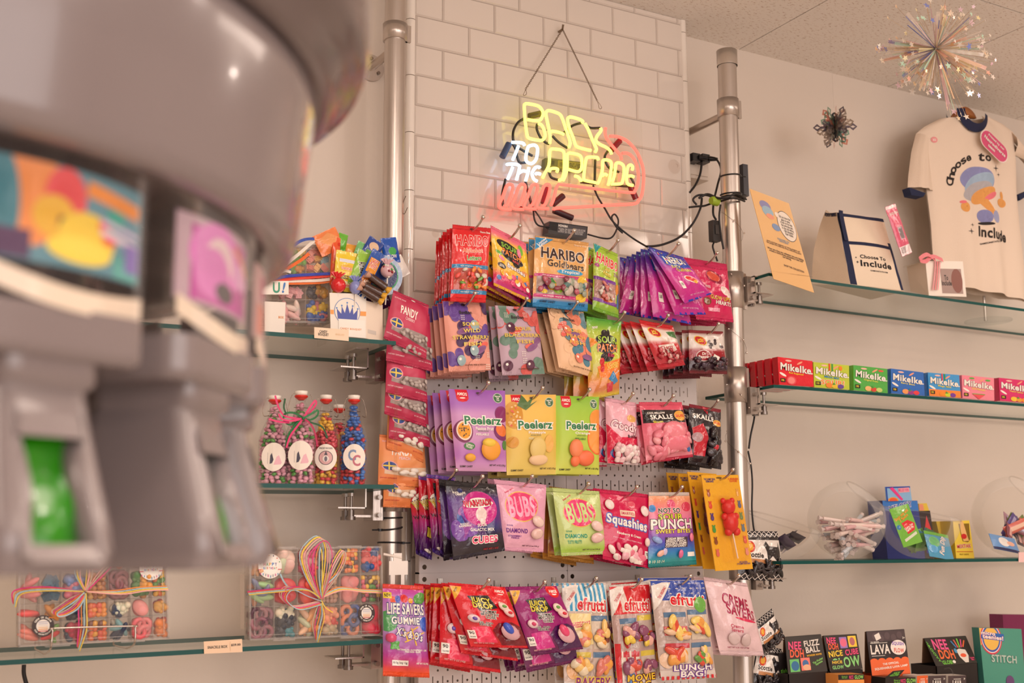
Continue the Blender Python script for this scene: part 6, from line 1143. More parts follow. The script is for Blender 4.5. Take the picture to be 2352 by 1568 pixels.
ho = MB(); q = [P(x, y, -.172) for x, y in ((1722, 433), (1812, 467), (1870, 672), (1777, 640))]; ho.hexa([v+Vector((0, -.003, 0)) for v in q], [v+Vector((0, -.002, 0)) for v in q], 'f6f0ea')
ft = (q[2]+q[3])/2; ho.box((q[3].x-.002, -.17, bz-.001), (q[2].x, -.06, bz+.001), 'f6f0ea'); solo('sign_holder', ho, 'clear', 'clear acrylic holder carrying the orange information sheet', 'sign holder')
# tote bag
TYF, TYB = -.115, .03
def tq(x, y, Y=TYF): q = c4(x, y); return P(q[0], q[1], Y)
tote = thing('tote_bag', (tq(1150, 900).x, -.04, tq(1150, 905).z), 'cream canvas tote bag with navy handles and trim reading choose to include', 'tote bag')
def tfront(u, v, h=0):
    TL, TR, BR, BL = tq(905, 285), tq(1280, 338), tq(1385, 935), tq(955, 885)
    p_ = TL*(1-u)*(1-v)+TR*u*(1-v)+BR*u*v+BL*(1-u)*v; bulge = .014*math.sin(math.pi*u)*math.sin(math.pi*min(1, v*1.1))+.003*noise.noise(Vector((u*4, v*5, 2)))
    return p_+Vector((0, .03*(1-v)-bulge-h, 0))
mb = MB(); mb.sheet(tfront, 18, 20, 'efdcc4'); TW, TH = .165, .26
navy = '1f2748'
prints(mb, tfront, TW, TH, [('R', .0, 0, 1, .05, navy), ('R', .09, .40, .96, .445, navy), ('G', [(0, 0), (.13, 0), (.10, .4), (.13, 1), (.0, 1)], navy), ('G', [(.93, .35), (1, .35), (1, 1), (.955, 1)], navy),
  ('T', 'Choose To', .5, .60, .5, .05, 'K'), ('T', 'Include', .55, .69, .6, .085, 'K'), ('T', 'GAMEONSTATE.COM', .58, .78, .34, .018, 'K'), ('T', '+', .18, .62, .03, .02, 'K'), ('T', '+', .2, .68, .04, .03, 'K')], 18, 20)
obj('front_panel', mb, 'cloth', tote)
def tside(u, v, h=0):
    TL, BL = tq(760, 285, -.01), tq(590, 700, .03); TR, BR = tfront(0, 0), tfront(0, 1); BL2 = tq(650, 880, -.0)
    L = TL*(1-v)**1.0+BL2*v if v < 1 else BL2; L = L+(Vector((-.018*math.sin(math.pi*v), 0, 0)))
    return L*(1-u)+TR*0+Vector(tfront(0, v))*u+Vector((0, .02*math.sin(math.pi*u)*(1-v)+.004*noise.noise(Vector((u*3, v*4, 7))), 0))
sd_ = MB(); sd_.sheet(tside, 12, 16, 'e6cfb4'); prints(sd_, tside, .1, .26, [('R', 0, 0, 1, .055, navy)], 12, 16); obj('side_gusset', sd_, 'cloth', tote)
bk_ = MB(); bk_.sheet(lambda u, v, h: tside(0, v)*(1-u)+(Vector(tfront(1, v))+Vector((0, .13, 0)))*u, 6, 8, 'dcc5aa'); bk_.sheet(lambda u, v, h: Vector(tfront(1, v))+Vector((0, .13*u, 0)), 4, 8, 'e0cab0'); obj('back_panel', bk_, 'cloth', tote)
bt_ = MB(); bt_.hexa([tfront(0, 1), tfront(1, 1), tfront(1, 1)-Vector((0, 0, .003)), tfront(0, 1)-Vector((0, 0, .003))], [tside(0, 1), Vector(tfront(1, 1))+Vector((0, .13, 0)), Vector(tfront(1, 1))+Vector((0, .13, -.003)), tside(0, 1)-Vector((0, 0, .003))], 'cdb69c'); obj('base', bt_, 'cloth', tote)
hd = MB(); hd.strip(spl([tfront(.06, .02, .004), tfront(.06, -.02, .008), tq(880, 300, -.09), tfront(.03, .12, .012), tfront(.05, .4, .006)]), Vector((.009, .001, 0)), navy); obj('handle', hd, 'cloth', tote)
# pink packet hanging over the tote
wrapped(2064, 528, -.15, .047, .152, -22, 'e0607e', [('R', 0, 0, 1, .06, 'f4dcdc'), ('T', 'CHOCOLATE BAR', .5, .16, .8, .05, 'W'), ('R', .3, .42, .75, .7, 'e8a0b0'), ('R', .35, .45, .7, .68, '8a8084'), ('R', .0, .82, 1, 1, 'f0dcdc'), ('R', .1, .84, .5, .96, 'b0a0a0')], 'pink candy bar packet hanging at the right corner of the tote bag')
# gift box with window
gb = thing('gift_box', (P(2180, 680, -.08).x, -.05, rz(0, P(2180, 680, -.1).x)), 'small white gift box with a window and a pink ribbon beside the tote bag', 'gift box')
A = [c4(1560, 695), c4(1860, 700), c4(1890, 985), c4(1588, 975)]
pbox('front_panel', None, None, A, -.12, .002, 'f2e8dc', [('R', .36, .22, .92, .92, 'a89088'), ('E', .78, .56, .15, .34, '8a5a50'), ('T', 'To\nInclude', .5, .55, .26, .3, 'K')], parent=gb)
A2 = [P(*c4(1410, 745), -.03), P(*c4(1560, 695), -.12), P(*c4(1588, 975), -.12), P(*c4(1440, 940), -.03)]; m_ = MB().hexa(A2, [v+Vector((.002, .002, 0)) for v in A2], 'e2d2c2'); obj('side_panel', m_, 'paper', gb)
m_ = MB(); m_.add([P(*A[0], -.12), P(*A[1], -.12), P(*A[1], -.12)+Vector((0, .09, 0)), P(*A[0], -.12)+Vector((0, .09, 0))], [(0, 1, 2, 3)], 'efe4d6'); obj('lid', m_, 'paper', gb)
m_ = MB(); pk5 = 'f08c94'
for k in range(3): m_.strip(spl([P(*c4(1640+18*k, 700), -.124), P(*c4(1636+18*k, 800), -.126), P(*c4(1620+20*k, 930), -.126)]), Vector((.0035, .001, 0)), pk5 if k % 2 else 'f4aab0')
m_.strip(spl([P(*c4(1640, 690), -.125), P(*c4(1575, 645), -.13), P(*c4(1510, 685), -.13), P(*c4(1560, 700), -.128), P(*c4(1620, 660), -.128), P(*c4(1700, 690), -.125)]), Vector((.001, .003, .007)), pk5); obj('ribbon', m_, 'ribbon', gb)
# T-shirt on its hanger
HY = .03
c7 = lambda x, y: (2050+x/4.02, 230+y/4.02)
def cp(x, y, Y=HY): q = c7(x, y); return P(q[0], q[1], Y)
shirt = thing('t_shirt', cp(700, 1300), 'cream ringer T-shirt with navy collar and cuffs, hung above the top right shelf', 'T-shirt')
def shirtS(rows, fold=.010):
    ym = [(r_[1]+r_[3])/2 for r_ in rows]; ym = [(y-ym[0])/(ym[-1]-ym[0]) for y in ym]
    def S_(u, v, h=0):
        i = max(k for k in range(len(rows)-1) if ym[k] <= max(v, 0)); t = (v-ym[i])/(ym[i+1]-ym[i]); a, b = rows[i], rows[i+1]
        L = Vector(cp(a[0], a[1]))*(1-t)+Vector(cp(b[0], b[1]))*t; R = Vector(cp(a[2], a[3]))*(1-t)+Vector(cp(b[2], b[3]))*t
        p_ = L*(1-u)+R*u
        d = -.028*math.sin(math.pi*min(max(u, 0), 1))**.6 - fold*(.35+v)*(.6*math.sin(u*21+v*1.5)+.6*noise.noise(Vector((u*6, v*2.2, 1))))
        return p_+Vector((0, d-h, 0))
    return S_
rows = [(430, 175, 885, 165), (300, 240, 1010, 225), (215, 310, 1110, 300), (260, 560, 1130, 520), (310, 850, 1140, 850), (345, 1150, 1180, 1200), (360, 1440, 1215, 1500), (420, 1700, 1240, 1860)]
SB_ = shirtS(rows); b = MB(); nu, nv = 44, 48
keep = []
b.sheet(SB_, nu, nv, 'ecd8c4'); neck = []
# cut the neckline out of the sheet
nk = MB(); ncx, ncy = 660, 165
fs, cs, sm = [], [], []
for f_, k_, s2 in zip(b.f, b.c, b.sm):
    ctr = sum((Vector(b.v[i]) for i in f_), Vector())/len(f_); ok = True
    v0 = Vector(cp(ncx, ncy)); e = ctr-v0
    if abs(e.x) < .062 and (e.x/.062)**2+(min(e.z, 0)/.052)**2 < 1: ok = False
    if ok: fs.append(f_); cs.append(k_); sm.append(s2)
b.f, b.c, b.sm = fs, cs, sm
AU = lambda x: (x-285)/850
AV = lambda y: (y-170)/1610
def AE(x, y, rx, ry, col, rot=0): return ('E', AU(x), AV(y), rx/850, ry/1610, col, rot)
art = [AE(700, 755, 157, 122, '9094c4'), AE(712, 800, 148, 95, 'a4bcd4', -18), AE(690, 860, 140, 80, 'b8b4b8', -15), AE(740, 900, 125, 62, 'e8a45a', -18), AE(810, 905, 62, 26, 'ee7a84', -20),
  ('G', [(AU(690), AV(940)), (AU(770), AV(930)), (AU(835), AV(1050)), (AU(795), AV(1075))], 'e8a45a'), AE(735, 1090, 66, 62, '8a8cbc'), AE(838, 1090, 36, 55, 'a4a8cc', -15), AE(740, 1155, 70, 14, '2a2426'), AE(560, 1010, 38, 48, 'e8a45a'), AE(925, 960, 52, 40, 'e8a45a'), AE(938, 895, 17, 38, 'e8a45a'), AE(545, 962, 28, 14, 'ee7a84')]
for q, ch_ in enumerate('Choose to'):
    a = math.pi*(1.03+.60*q/8)
    if ch_ != ' ': art.append(('T', ch_, AU(715+245*math.cos(a)), AV(790+245*math.sin(a)), 50/850, (75 if ch_ in 'Cht' else 52)/1610, '2a2220', math.degrees(a)+90))
art += [('T', 'Include', AU(805), AV(1245), 270/850, 100/1610, '2a2220', 6), ('T', 'GAMEONSTATE.COM', AU(775), AV(1325), 210/850, 16/1610, '2a2220', -8)]
for x, y, r_ in ((885, 655, 36), (915, 710, 22), (598, 1178, 22), (580, 1238, 32)):
    art.append(('G', [(AU(x+(r_ if k % 2 == 0 else r_*.16)*math.cos(k*math.pi/4)*(1 if k % 2 == 0 else 1)), AV(y+(r_ if k % 2 == 0 else r_*.2)*math.sin(k*math.pi/4))) for k in range(8)], '3a3036'))
art += [('E', AU(393), AV(373), 26/850, 26/1610, 'ee9a9a'), ('T', 'XS', AU(393), AV(373), 28/850, 20/1610, 'W')]
AW = (cp(1135, 700)-cp(285, 700)).length; AH = (cp(700, 1780)-cp(700, 170)).length
prints(b, SB_, AW, AH, art, 44, 48); obj('body', b, 'cloth', shirt)
bkm = MB(); bkm.sheet(lambda u, v, h: SB_(1-u, v)*1+Vector((0, .05*math.sin(math.pi*u)+.004, 0)), 16, 16, 'dcc8b4'); obj('back', bkm, 'cloth', shirt)
def ellarc(cx, cy, rx, rz, a0, a1, n, Y): o = cp(cx, cy); return [o+Vector((rx*math.cos(a0+(a1-a0)*i/n), Y, rz*math.sin(a0+(a1-a0)*i/n))) for i in range(n+1)]
col_ = MB(); col_.strip(ellarc(660, 150, .062, .052, math.pi*.97, math.pi*2.03, 24, -.040), [Vector((.0135*math.cos(math.pi+math.pi*i/24), .006, .0135*math.sin(math.pi+math.pi*i/24))) for i in range(25)], '1f2444'); obj('collar', col_, 'cloth', shirt)
cb = MB(); cb.strip(ellarc(660, 150, .060, .034, math.pi, math.pi*2, 20, .022), Vector((0, 0, .010)), '1a1d38'); obj('neck_band', cb, 'cloth', shirt)
for nm, rows2, cuff in (('sleeve', [(215, 310, 300, 400), (170, 480, 320, 560), (140, 700, 345, 760), (130, 810, 360, 850)], [(133, 815, 270, 870), (205, 925, 205, 925)]), ('sleeve', [(1070, 290, 1110, 500), (1110, 380, 1230, 560), (1210, 500, 1380, 700), (1250, 850, 1420, 800)], [(1145, 880, 1330, 800), (1150, 930, 1350, 870)])):
    s_ = MB(); S2 = shirtS(rows2, .004); s_.sheet(S2, 12, 14, 'e8d3be'); s_.sheet(lambda u, v, h: S2(1-u, v)+Vector((0, .045*math.sin(math.pi*u)+.003, 0)), 8, 8, 'd8c4b0'); sl = obj(nm, s_, 'cloth', shirt)
    cu_ = MB(); x0 = rows2[-1]
    L, R = (cp(132, 812), cp(275, 868)) if x0[0] < 500 else (cp(1140, 880), cp(1330, 800)); dn = (cp(205, 925)-cp(200, 850)) if x0[0] < 500 else Vector((0, 0, -.02))
    cu_.hexa([L+Vector((0, -.010, 0)), R+Vector((0, -.014, 0)), R+Vector((-.01, -.012, 0))+dn*.5, L+Vector((.008, -.010, 0))+dn*.9], [L+Vector((0, .02, 0)), R+Vector((0, .02, 0)), R+Vector((-.01, .02, 0))+dn*.5, L+Vector((.008, .02, 0))+dn*.9], '1f2748'); obj('cuff', cu_, 'cloth', sl)
pt = MB(); q = Vector(cp(940, 425, -.02)); a_ = math.radians(30); ux = Vector((math.cos(a_), 0, -math.sin(a_))); uz = Vector((math.sin(a_), 0, math.cos(a_)))
pts = []
for s_, ctr in ((1, .036), (-1, -.036)):
    for k in range(9): t = -math.pi/2+math.pi*k/8; pts.append(q+ux*(ctr+s_*.032*math.cos(t))+uz*(s_*.032*math.sin(t)))
def stadium(m_, sc, y, col): n = len(pts); vs = [q+(v-q)*sc+Vector((0, y, 0)) for v in pts]; m_.add(vs+[v+Vector((0, .001, 0)) for v in vs], [tuple(range(n))[::-1]]+[(k, (k+1) % n, n+(k+1) % n, n+k) for k in range(n)], col)
stadium(pt, 1.05, 0, 'f4e4dc'); stadium(pt, .98, -.001, 'd8507c'); Sq = lambda u, v, h=0: q+ux*((u-.5)*.136)+uz*((.5-v)*.064)+Vector((0, -.0022-h, 0))
prints(pt, Sq, .136, .064, [('T', 'Printed by our', .5, .24, .62, .17, 'W'), ('T', 'Neurodiverse', .5, .5, .82, .2, 'W'), ('T', 'team', .42, .78, .26, .15, 'W')]); solo('hang_badge', pt, 'paper', 'pink rounded badge reading printed by our neurodiverse team, on the T-shirt', 'badge')
hg = thing('clothes_hanger', cp(665, 60), 'brown wooden hanger inside the cream T-shirt', 'hanger')
hm = MB(); n = 20; prof = [(555+ (775-555)*i/n, 165-105*math.sin(math.pi*i/n)**.7) for i in range(n+1)]
vs = [cp(x, y, HY+.0) for x, y in prof]+[cp(x, 168-8*math.sin(math.pi*i/n), HY) for i, (x, y) in enumerate(prof)]
vb = [v+Vector((0, .012, 0)) for v in vs]; N2 = len(vs); m1 = n+1
fs = [(i+1, i, m1+i, m1+i+1) for i in range(n)]+[(N2+i, N2+i+1, N2+m1+i+1, N2+m1+i) for i in range(n)]+[(i, i+1, N2+i+1, N2+i) for i in range(n)]+[(m1+i+1, m1+i, N2+m1+i, N2+m1+i+1) for i in range(n)]
hm.add(vs+vb, fs, 'b06a34', True); obj('shoulder_bar', hm, 'wood', hg)
rd = MB(); rd.tube([cp(645, 175, HY+.012), cp(672, 300, HY+.012)], .0045, 'b8aca4'); obj('support_rod', rd, 'metal', hg)
# stand base
st_ = thing('display_stand', (P(2270, 740, -.0).x, 0, rz(0, P(2270, 740, 0).x)), 'clear garment stand with a round base carrying the T-shirt', 'stand')
q = P(2270, 738, .05); zz = rz(0, q.x); obj('base_disc', MB().lathe((q.x, .05, zz+.0005), [(0, 0), (.075, 0), (.075, .004), (0, .004)], 'd8e0e0', n=40), 'clear', st_); obj('post', MB().tube([(q.x, .06, zz+.004), (q.x, .06, cp(672, 250).z)], .005, 'c8c0b8'), 'metal', st_)
# ornaments on threads
def snow():
    q = P(1918, 292, -.05); root = thing('snowflake_ornament', q, 'small silver holographic paper snowflake hanging on a thread', 'ornament')
    cols = ['8a8690', 'b0a49c', 'c8bcb0', '7a7480', '9ac0b0', 'e0a090']
    for pl in range(4):
        ang = math.pi*pl/4+.2; ax = Vector((math.cos(ang), math.sin(ang), 0)); m_ = MB()
        for k in range(12):
            a = 2*math.pi*k/12; d = ax*math.cos(a)+Vector((0, 0, math.sin(a))); s = ax*-math.sin(a)+Vector((0, 0, math.cos(a)))
            R_ = .066 if k % 2 == 0 else .048; kk = cols[(k+pl) % 6]
            a1_, a2_, a3_ = q+d*R_*.62, q+d*R_*.8, q+d*R_
            m_.add([a1_-d*.001, a2_+s*.012, a3_, a2_-s*.012, a1_+d*.004, a2_+s*.004, a3_-d*.006, a2_-s*.004], [(0, 1, 5, 4), (1, 2, 6, 5), (2, 3, 7, 6), (3, 0, 4, 7)], kk)
            m_.add([q+s*.004, q+d*R_*.64+s*.004, q+d*R_*.64-s*.004, q-s*.004], [(0, 1, 2, 3)], kk)
            m_.add([q+d*R_*.3, q+d*R_*.42+s*.012, q+d*R_*.58+s*.012, q+d*R_*.42], [(0, 1, 2, 3)], kk); m_.add([q+d*R_*.3, q+d*R_*.42-s*.012, q+d*R_*.58-s*.012, q+d*R_*.42], [(0, 1, 2, 3)], kk)
        obj('paper_flake', m_, 'foil', root)
    obj('thread', MB().tube([q+Vector((0, 0, .06)), Vector((q.x, q.y, ZC))], .0004, 'd8ccc0', n=4), 'cloth', root)
snow()
def burst():
    q = P(2150, 112, -.62); root = thing('foil_starburst', q, 'large iridescent foil starburst with tiny stars hanging from the ceiling', 'ornament')
    rr = random.Random(12); cols = ['fce0b8', 'f8d0a8', 'f4e8d8', 'fcecb0', 'f0c8d8', '7a8ad0', 'c8f0d8', 'fcc0a8', 'f8ece0', 'e8e0d8', 'f8e8d0']
    arms = [(Vector((rr.gauss(0, 1), rr.gauss(0, 1), rr.gauss(0, 1))).normalized(), rr.uniform(.10, .15)) for _ in range(34)]+[(Vector((.15, -.1, -1)).normalized(), .20), (Vector((-.9, -.2, .35)).normalized(), .16), (Vector((.8, -.2, -.6)).normalized(), .17), (Vector((-.75, -.2, -.75)).normalized(), .17)]
    st = MB(); sr = MB(); wr = MB()
    for d, L in arms:
        s = d.orthogonal().normalized(); t = d.cross(s)
        for k in range(14):
            a = k*.7; sd = (s*math.cos(a)+t*math.sin(a)); dd = (d+sd*rr.uniform(.0, .22)).normalized()
            st.strip([q+dd*.004, q+dd*L*.35, q+dd*L*rr.uniform(.45, .9)], sd.cross(dd).normalized()*(rr.uniform(.0006, .002) if rr.random() < .85 else .0045), rr.choice(cols))
        for k in range(4):
            dd = (d+s*rr.uniform(-.3, .3)+t*rr.uniform(-.3, .3)).normalized(); e = q+dd*L*rr.uniform(.8, 1.05)
            wr.tube([q+dd*L*.5, e], .0004, 'e0c8a8', n=4)
            u = Vector((rr.uniform(-1, 1), rr.uniform(-.3, .3), rr.uniform(-1, 1))).normalized(); w_ = u.cross(Vector((rr.uniform(-.3, .3), -1, rr.uniform(-.3, .3)))).normalized(); R_ = rr.uniform(.006, .012)
            vs = [e]+[e+(u*math.cos(math.pi*i/5)+w_*math.sin(math.pi*i/5))*(R_ if i % 2 == 0 else R_*.42) for i in range(10)]
            sr.add(vs, [(0, 1+i, 1+(i+1) % 10) for i in range(10)], rr.choice(cols))
    obj('foil_strips', st, 'iri', root)['kind'] = 'stuff'; o = obj('star_sequins', sr, 'iri', root); o['kind'] = 'stuff'; obj('fine_wires', wr, 'chrome', root)['kind'] = 'stuff'
    obj('thread', MB().tube([q, Vector((q.x, q.y, ZC))], .0004, 'd8ccc0', n=4), 'cloth', root)
MT['iri'] = mat('iridescent_film', .12, metal=.15, trans=.5, edge=.5, bump=.5, bscale=20, coat=1)
burst()
# ------------------------------------------------------------ middle right shelf: candy boxes
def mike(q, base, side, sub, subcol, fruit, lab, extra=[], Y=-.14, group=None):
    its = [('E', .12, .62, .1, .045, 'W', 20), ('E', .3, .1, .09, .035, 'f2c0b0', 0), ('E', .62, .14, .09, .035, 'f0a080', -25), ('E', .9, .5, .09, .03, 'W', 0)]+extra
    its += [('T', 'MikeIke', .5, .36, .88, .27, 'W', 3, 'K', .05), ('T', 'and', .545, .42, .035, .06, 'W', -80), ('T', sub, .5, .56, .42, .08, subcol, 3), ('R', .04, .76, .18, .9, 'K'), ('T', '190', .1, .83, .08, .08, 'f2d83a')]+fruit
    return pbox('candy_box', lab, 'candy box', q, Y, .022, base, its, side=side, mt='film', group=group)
FR = lambda a, b_, d: [('E', .42, .88, .1, .1, a), ('E', .58, .9, .09, .09, b_), ('E', .74, .9, .09, .09, d), ('G', [(.5, .86), (.54, .76), (.6, .84)], '4a9a3a')]
RQ = [(1786, 819), (1866, 829), (1869, 888), (1790, 883)]
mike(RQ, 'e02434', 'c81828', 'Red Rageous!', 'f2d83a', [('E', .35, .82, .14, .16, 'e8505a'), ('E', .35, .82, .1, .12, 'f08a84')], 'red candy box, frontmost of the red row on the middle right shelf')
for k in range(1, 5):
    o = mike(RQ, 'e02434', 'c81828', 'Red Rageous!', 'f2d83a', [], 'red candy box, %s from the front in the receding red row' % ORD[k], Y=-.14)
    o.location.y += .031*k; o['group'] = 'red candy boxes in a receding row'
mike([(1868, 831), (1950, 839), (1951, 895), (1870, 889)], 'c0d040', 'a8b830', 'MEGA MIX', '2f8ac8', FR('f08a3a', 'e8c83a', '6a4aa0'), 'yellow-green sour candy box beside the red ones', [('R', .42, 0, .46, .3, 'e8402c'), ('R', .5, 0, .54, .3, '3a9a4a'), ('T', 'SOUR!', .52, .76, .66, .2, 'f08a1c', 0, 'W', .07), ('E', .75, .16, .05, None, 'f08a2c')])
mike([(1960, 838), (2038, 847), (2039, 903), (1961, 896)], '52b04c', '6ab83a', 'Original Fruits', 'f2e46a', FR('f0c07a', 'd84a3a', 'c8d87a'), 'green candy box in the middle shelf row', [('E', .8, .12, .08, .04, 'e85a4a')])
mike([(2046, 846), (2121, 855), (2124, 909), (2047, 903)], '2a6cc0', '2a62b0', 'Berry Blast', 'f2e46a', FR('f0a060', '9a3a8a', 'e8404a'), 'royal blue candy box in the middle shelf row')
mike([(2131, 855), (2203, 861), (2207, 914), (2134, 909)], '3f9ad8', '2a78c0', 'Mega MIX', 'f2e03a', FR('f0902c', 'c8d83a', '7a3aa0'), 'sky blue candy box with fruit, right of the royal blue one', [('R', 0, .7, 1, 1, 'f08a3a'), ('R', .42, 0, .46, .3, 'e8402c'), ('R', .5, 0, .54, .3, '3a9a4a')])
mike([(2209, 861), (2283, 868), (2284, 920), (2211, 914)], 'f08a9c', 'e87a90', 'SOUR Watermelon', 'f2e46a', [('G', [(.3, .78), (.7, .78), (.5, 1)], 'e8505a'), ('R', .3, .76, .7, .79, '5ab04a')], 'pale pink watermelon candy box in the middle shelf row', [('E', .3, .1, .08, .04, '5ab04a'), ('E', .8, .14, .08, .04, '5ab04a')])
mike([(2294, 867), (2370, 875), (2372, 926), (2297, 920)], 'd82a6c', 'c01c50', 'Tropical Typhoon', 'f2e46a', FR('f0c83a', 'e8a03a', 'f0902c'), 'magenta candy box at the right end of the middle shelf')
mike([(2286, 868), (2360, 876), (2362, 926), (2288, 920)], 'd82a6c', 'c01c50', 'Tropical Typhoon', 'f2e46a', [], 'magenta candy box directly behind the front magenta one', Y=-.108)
# ------------------------------------------------------------ lower right shelf: bowls
MT['bowl'] = mat('clear_bowl_plastic', .06, trans=.98, edge=.2)
def bowl(cx, cy, rpx, Y, tilt, az, cut, label):
    """clear plastic sphere bowl; cut = polar angle of the opening, tilted toward azimuth az"""
    o = P(cx, cy, Y); r = rpx*(o-CAM).dot(fwd)/F; zf = rz(2, o.x); o = Vector((o.x, Y, zf+r*.985+.003))
    R3 = Matrix.Rotation(az, 3, 'Z') @ Matrix.Rotation(tilt, 3, 'Y')
    prof = [(r*math.sin(t), r*math.cos(t)) for t in [cut+(math.pi*.985-cut)*i/22 for i in range(23)]]
    root = thing('clear_bowl', (o.x, Y, zf), label, 'bowl', 'clear plastic bowls on the lower right shelf'); obj('bowl_wall', MB().lathe(o, prof, 'f2f0ec', n=44, rot=R3), 'bowl', root)
    rim = MB(); rim.tube([o+R3 @ Vector((r*math.sin(cut)*math.cos(a), r*math.sin(cut)*math.sin(a), r*math.cos(cut))) for a in [6.283*k/40 for k in range(40)]], .0022, 'e8e4e0', closed=True, n=8); obj('rim', rim, 'bowl', root)
    return o, r
b1 = bowl(1802, 1215, 88, -.03, .32, -.5, 1.62, 'clear tilted bowl of purple wrapped sweets, leftmost, behind the licorice bag')
b2 = bowl(1945, 1200, 88, -.03, .7, -.55, .62, 'clear round fish bowl of pastel candy sticks, second from the left')
b3 = bowl(2113, 1205, 90, -.06, .2, -.6, 1.45, 'clear open bowl of green candy packets, third from the left')
b4 = bowl(2330, 1200, 92, -.03, .7, -.6, .7, 'clear round bowl of blue and mixed packets at the right edge')
rr = random.Random(5)
for k in range(54):
    o, r = b2; z = -r*.86+.006+(k//8)*.0135; R_ = (max(0, (r*.88)**2-z*z))**.5; a = rr.uniform(-.5, .9); L = min(.058, R_*.66)
    off = Vector((rr.uniform(-.42, .42)*R_, rr.uniform(-.65, .4)*R_, z+rr.uniform(0, .006))); d = Vector((math.cos(a)*L, math.sin(a)*L*.5, rr.uniform(-.012, .02)))
    m_ = MB(); p0, p1 = o+off-d, o+off+d; m_.tube([p0, p1], .0068, ['e8c4c0', 'd8c8c4', 'e0b4b8', 'c8d0d8', 'ecd8d0'][k % 5], n=7)
    for s, e in ((p0, -1), (p1, 1)): m_.tube([s, s+d.normalized()*e*.014], [.003, .0075], 'e8d8d4', n=6)
    solo('candy_stick', m_, 'film', ['pale peach', 'greyish', 'pink', 'pale blue', 'cream'][k % 5]+' wrapped candy stick piled in the round fish bowl', 'candy stick', 'pastel candy sticks in the fish bowl')
def packet(o, w_, h_, rot, tx, col, items, label, name='candy_packet', group=None):
    R3 = Matrix.Rotation(math.radians(rot), 3, 'Y') @ Matrix.Rotation(math.radians(tx), 3, 'X')
    def S_(u, v, h=0): return o+R3 @ Vector(((u-.5)*w_, -(.005*math.sin(math.pi*u)**.5*max(0, math.sin(math.pi*v))**.5 if 0 < u < 1 else 0)-h, (.5-v)*h_))
    m_ = MB(); m_.sheet(S_, 8, 8, col); m_.sheet(lambda u, v, h: o+R3 @ Vector(((.5-u)*w_, .004*max(0, math.sin(math.pi*u))*max(0, math.sin(math.pi*v))+.001, (.5-v)*h_)), 4, 4, col); prints(m_, S_, w_, h_, items, 8, 8)
    return solo(name, m_, 'film', label, 'candy packet', group)
for k in range(7):
    o, r = b1; packet(o+Vector((rr.uniform(-.035, .035), rr.uniform(-.03, .02), -r*.72+.012*k*.5)), .05, .03, rr.uniform(-40, 40), rr.uniform(40, 80), ['3a2a44', '5a3a78', '241c28'][k % 3], [], 'dark purple wrapped sweet in the tilted leftmost bowl', group='purple sweets in the leftmost bowl')
pg = lambda x, y, Y: P(1990+x/6.497, 1100+y/6.497, Y)
packet(pg(590, 690, -.13), .078, .112, -12, -12, '74b844', [('T', 'Zorritos and\nStarritos'[:0]+'Sour mix and\n3 flavors', .45, .26, .8, .17, 'f0a83a', -18, '8a5a1a', .05), ('G', [(.25, .42), (.6, .38), (.92, .5), (.8, .66), (.4, .72)], 'd82c34'), ('T', 'Cherry Yum\nDiddly Dip', .56, .58, .5, .13, 'W', -14), ('R', .15, .76, .85, .83, 'd8e0c8', -14), ('E', .1, .5, .09, .06, '2a78b0')], 'green cherry candy packet standing tall in the third bowl')
packet(pg(1080, 990, -.135), .10, .078, 8, -20, '4a9ac0', [('R', 0, 0, 1, .14, '6ab83a'), ('T', 'Fun Dip', .62, .5, .6, .3, 'W', -70, '3a2a5a', .06), ('E', .3, .4, .2, .2, '6ac07a'), ('E', .2, .7, .18, .15, '5aa8d8')], 'blue and green powder candy packet lying in the third bowl')
for k in range(9):
    o, r = b3; packet(o+Vector((-.045+.007*k, rr.uniform(-.04, .02), -r*.62+rr.uniform(0, .015))), .045, .055, rr.uniform(-50, 50), rr.uniform(-25, 25), ['4f8a34', '6aa844', '3a6a3a', '3f8ab0'][k % 4], [], 'green packet tucked low in the third bowl', group='green packets low in the third bowl')
packet(pg(2060, 960, -.11), .115, .05, 8, -25, '6a9ad0', [('E', .45, .45, .2, .3, 'f0ece8'), ('E', .7, .5, .15, .15, 'f0b8a0'), ('R', 0, .85, 1, 1, '1f2a5a')], 'light blue packet lying at the front of the rightmost bowl')
for k in range(16):
    o, r = b4; packet(o+Vector((-.075+.0095*k, rr.uniform(-.05, .02), -r*.42+rr.uniform(-.006, .03))), .032, .085, rr.uniform(-70, 70), rr.uniform(-30, 20), ['8a4a5a', '5a4a8a', 'd86a5a', '3a5a9a', 'b88aa0', '7a8a4a', '4a3a44'][k % 7], [('R', .3, .1, .7, .9, ['e0b0a8', 'b0a8d0', 'f0c8b0'][k % 3])], 'slim '+['maroon', 'violet', 'coral', 'navy', 'mauve', 'olive', 'dark plum'][k % 7]+' candy packet jumbled in the rightmost bowl', group='slim packets in the rightmost bowl')
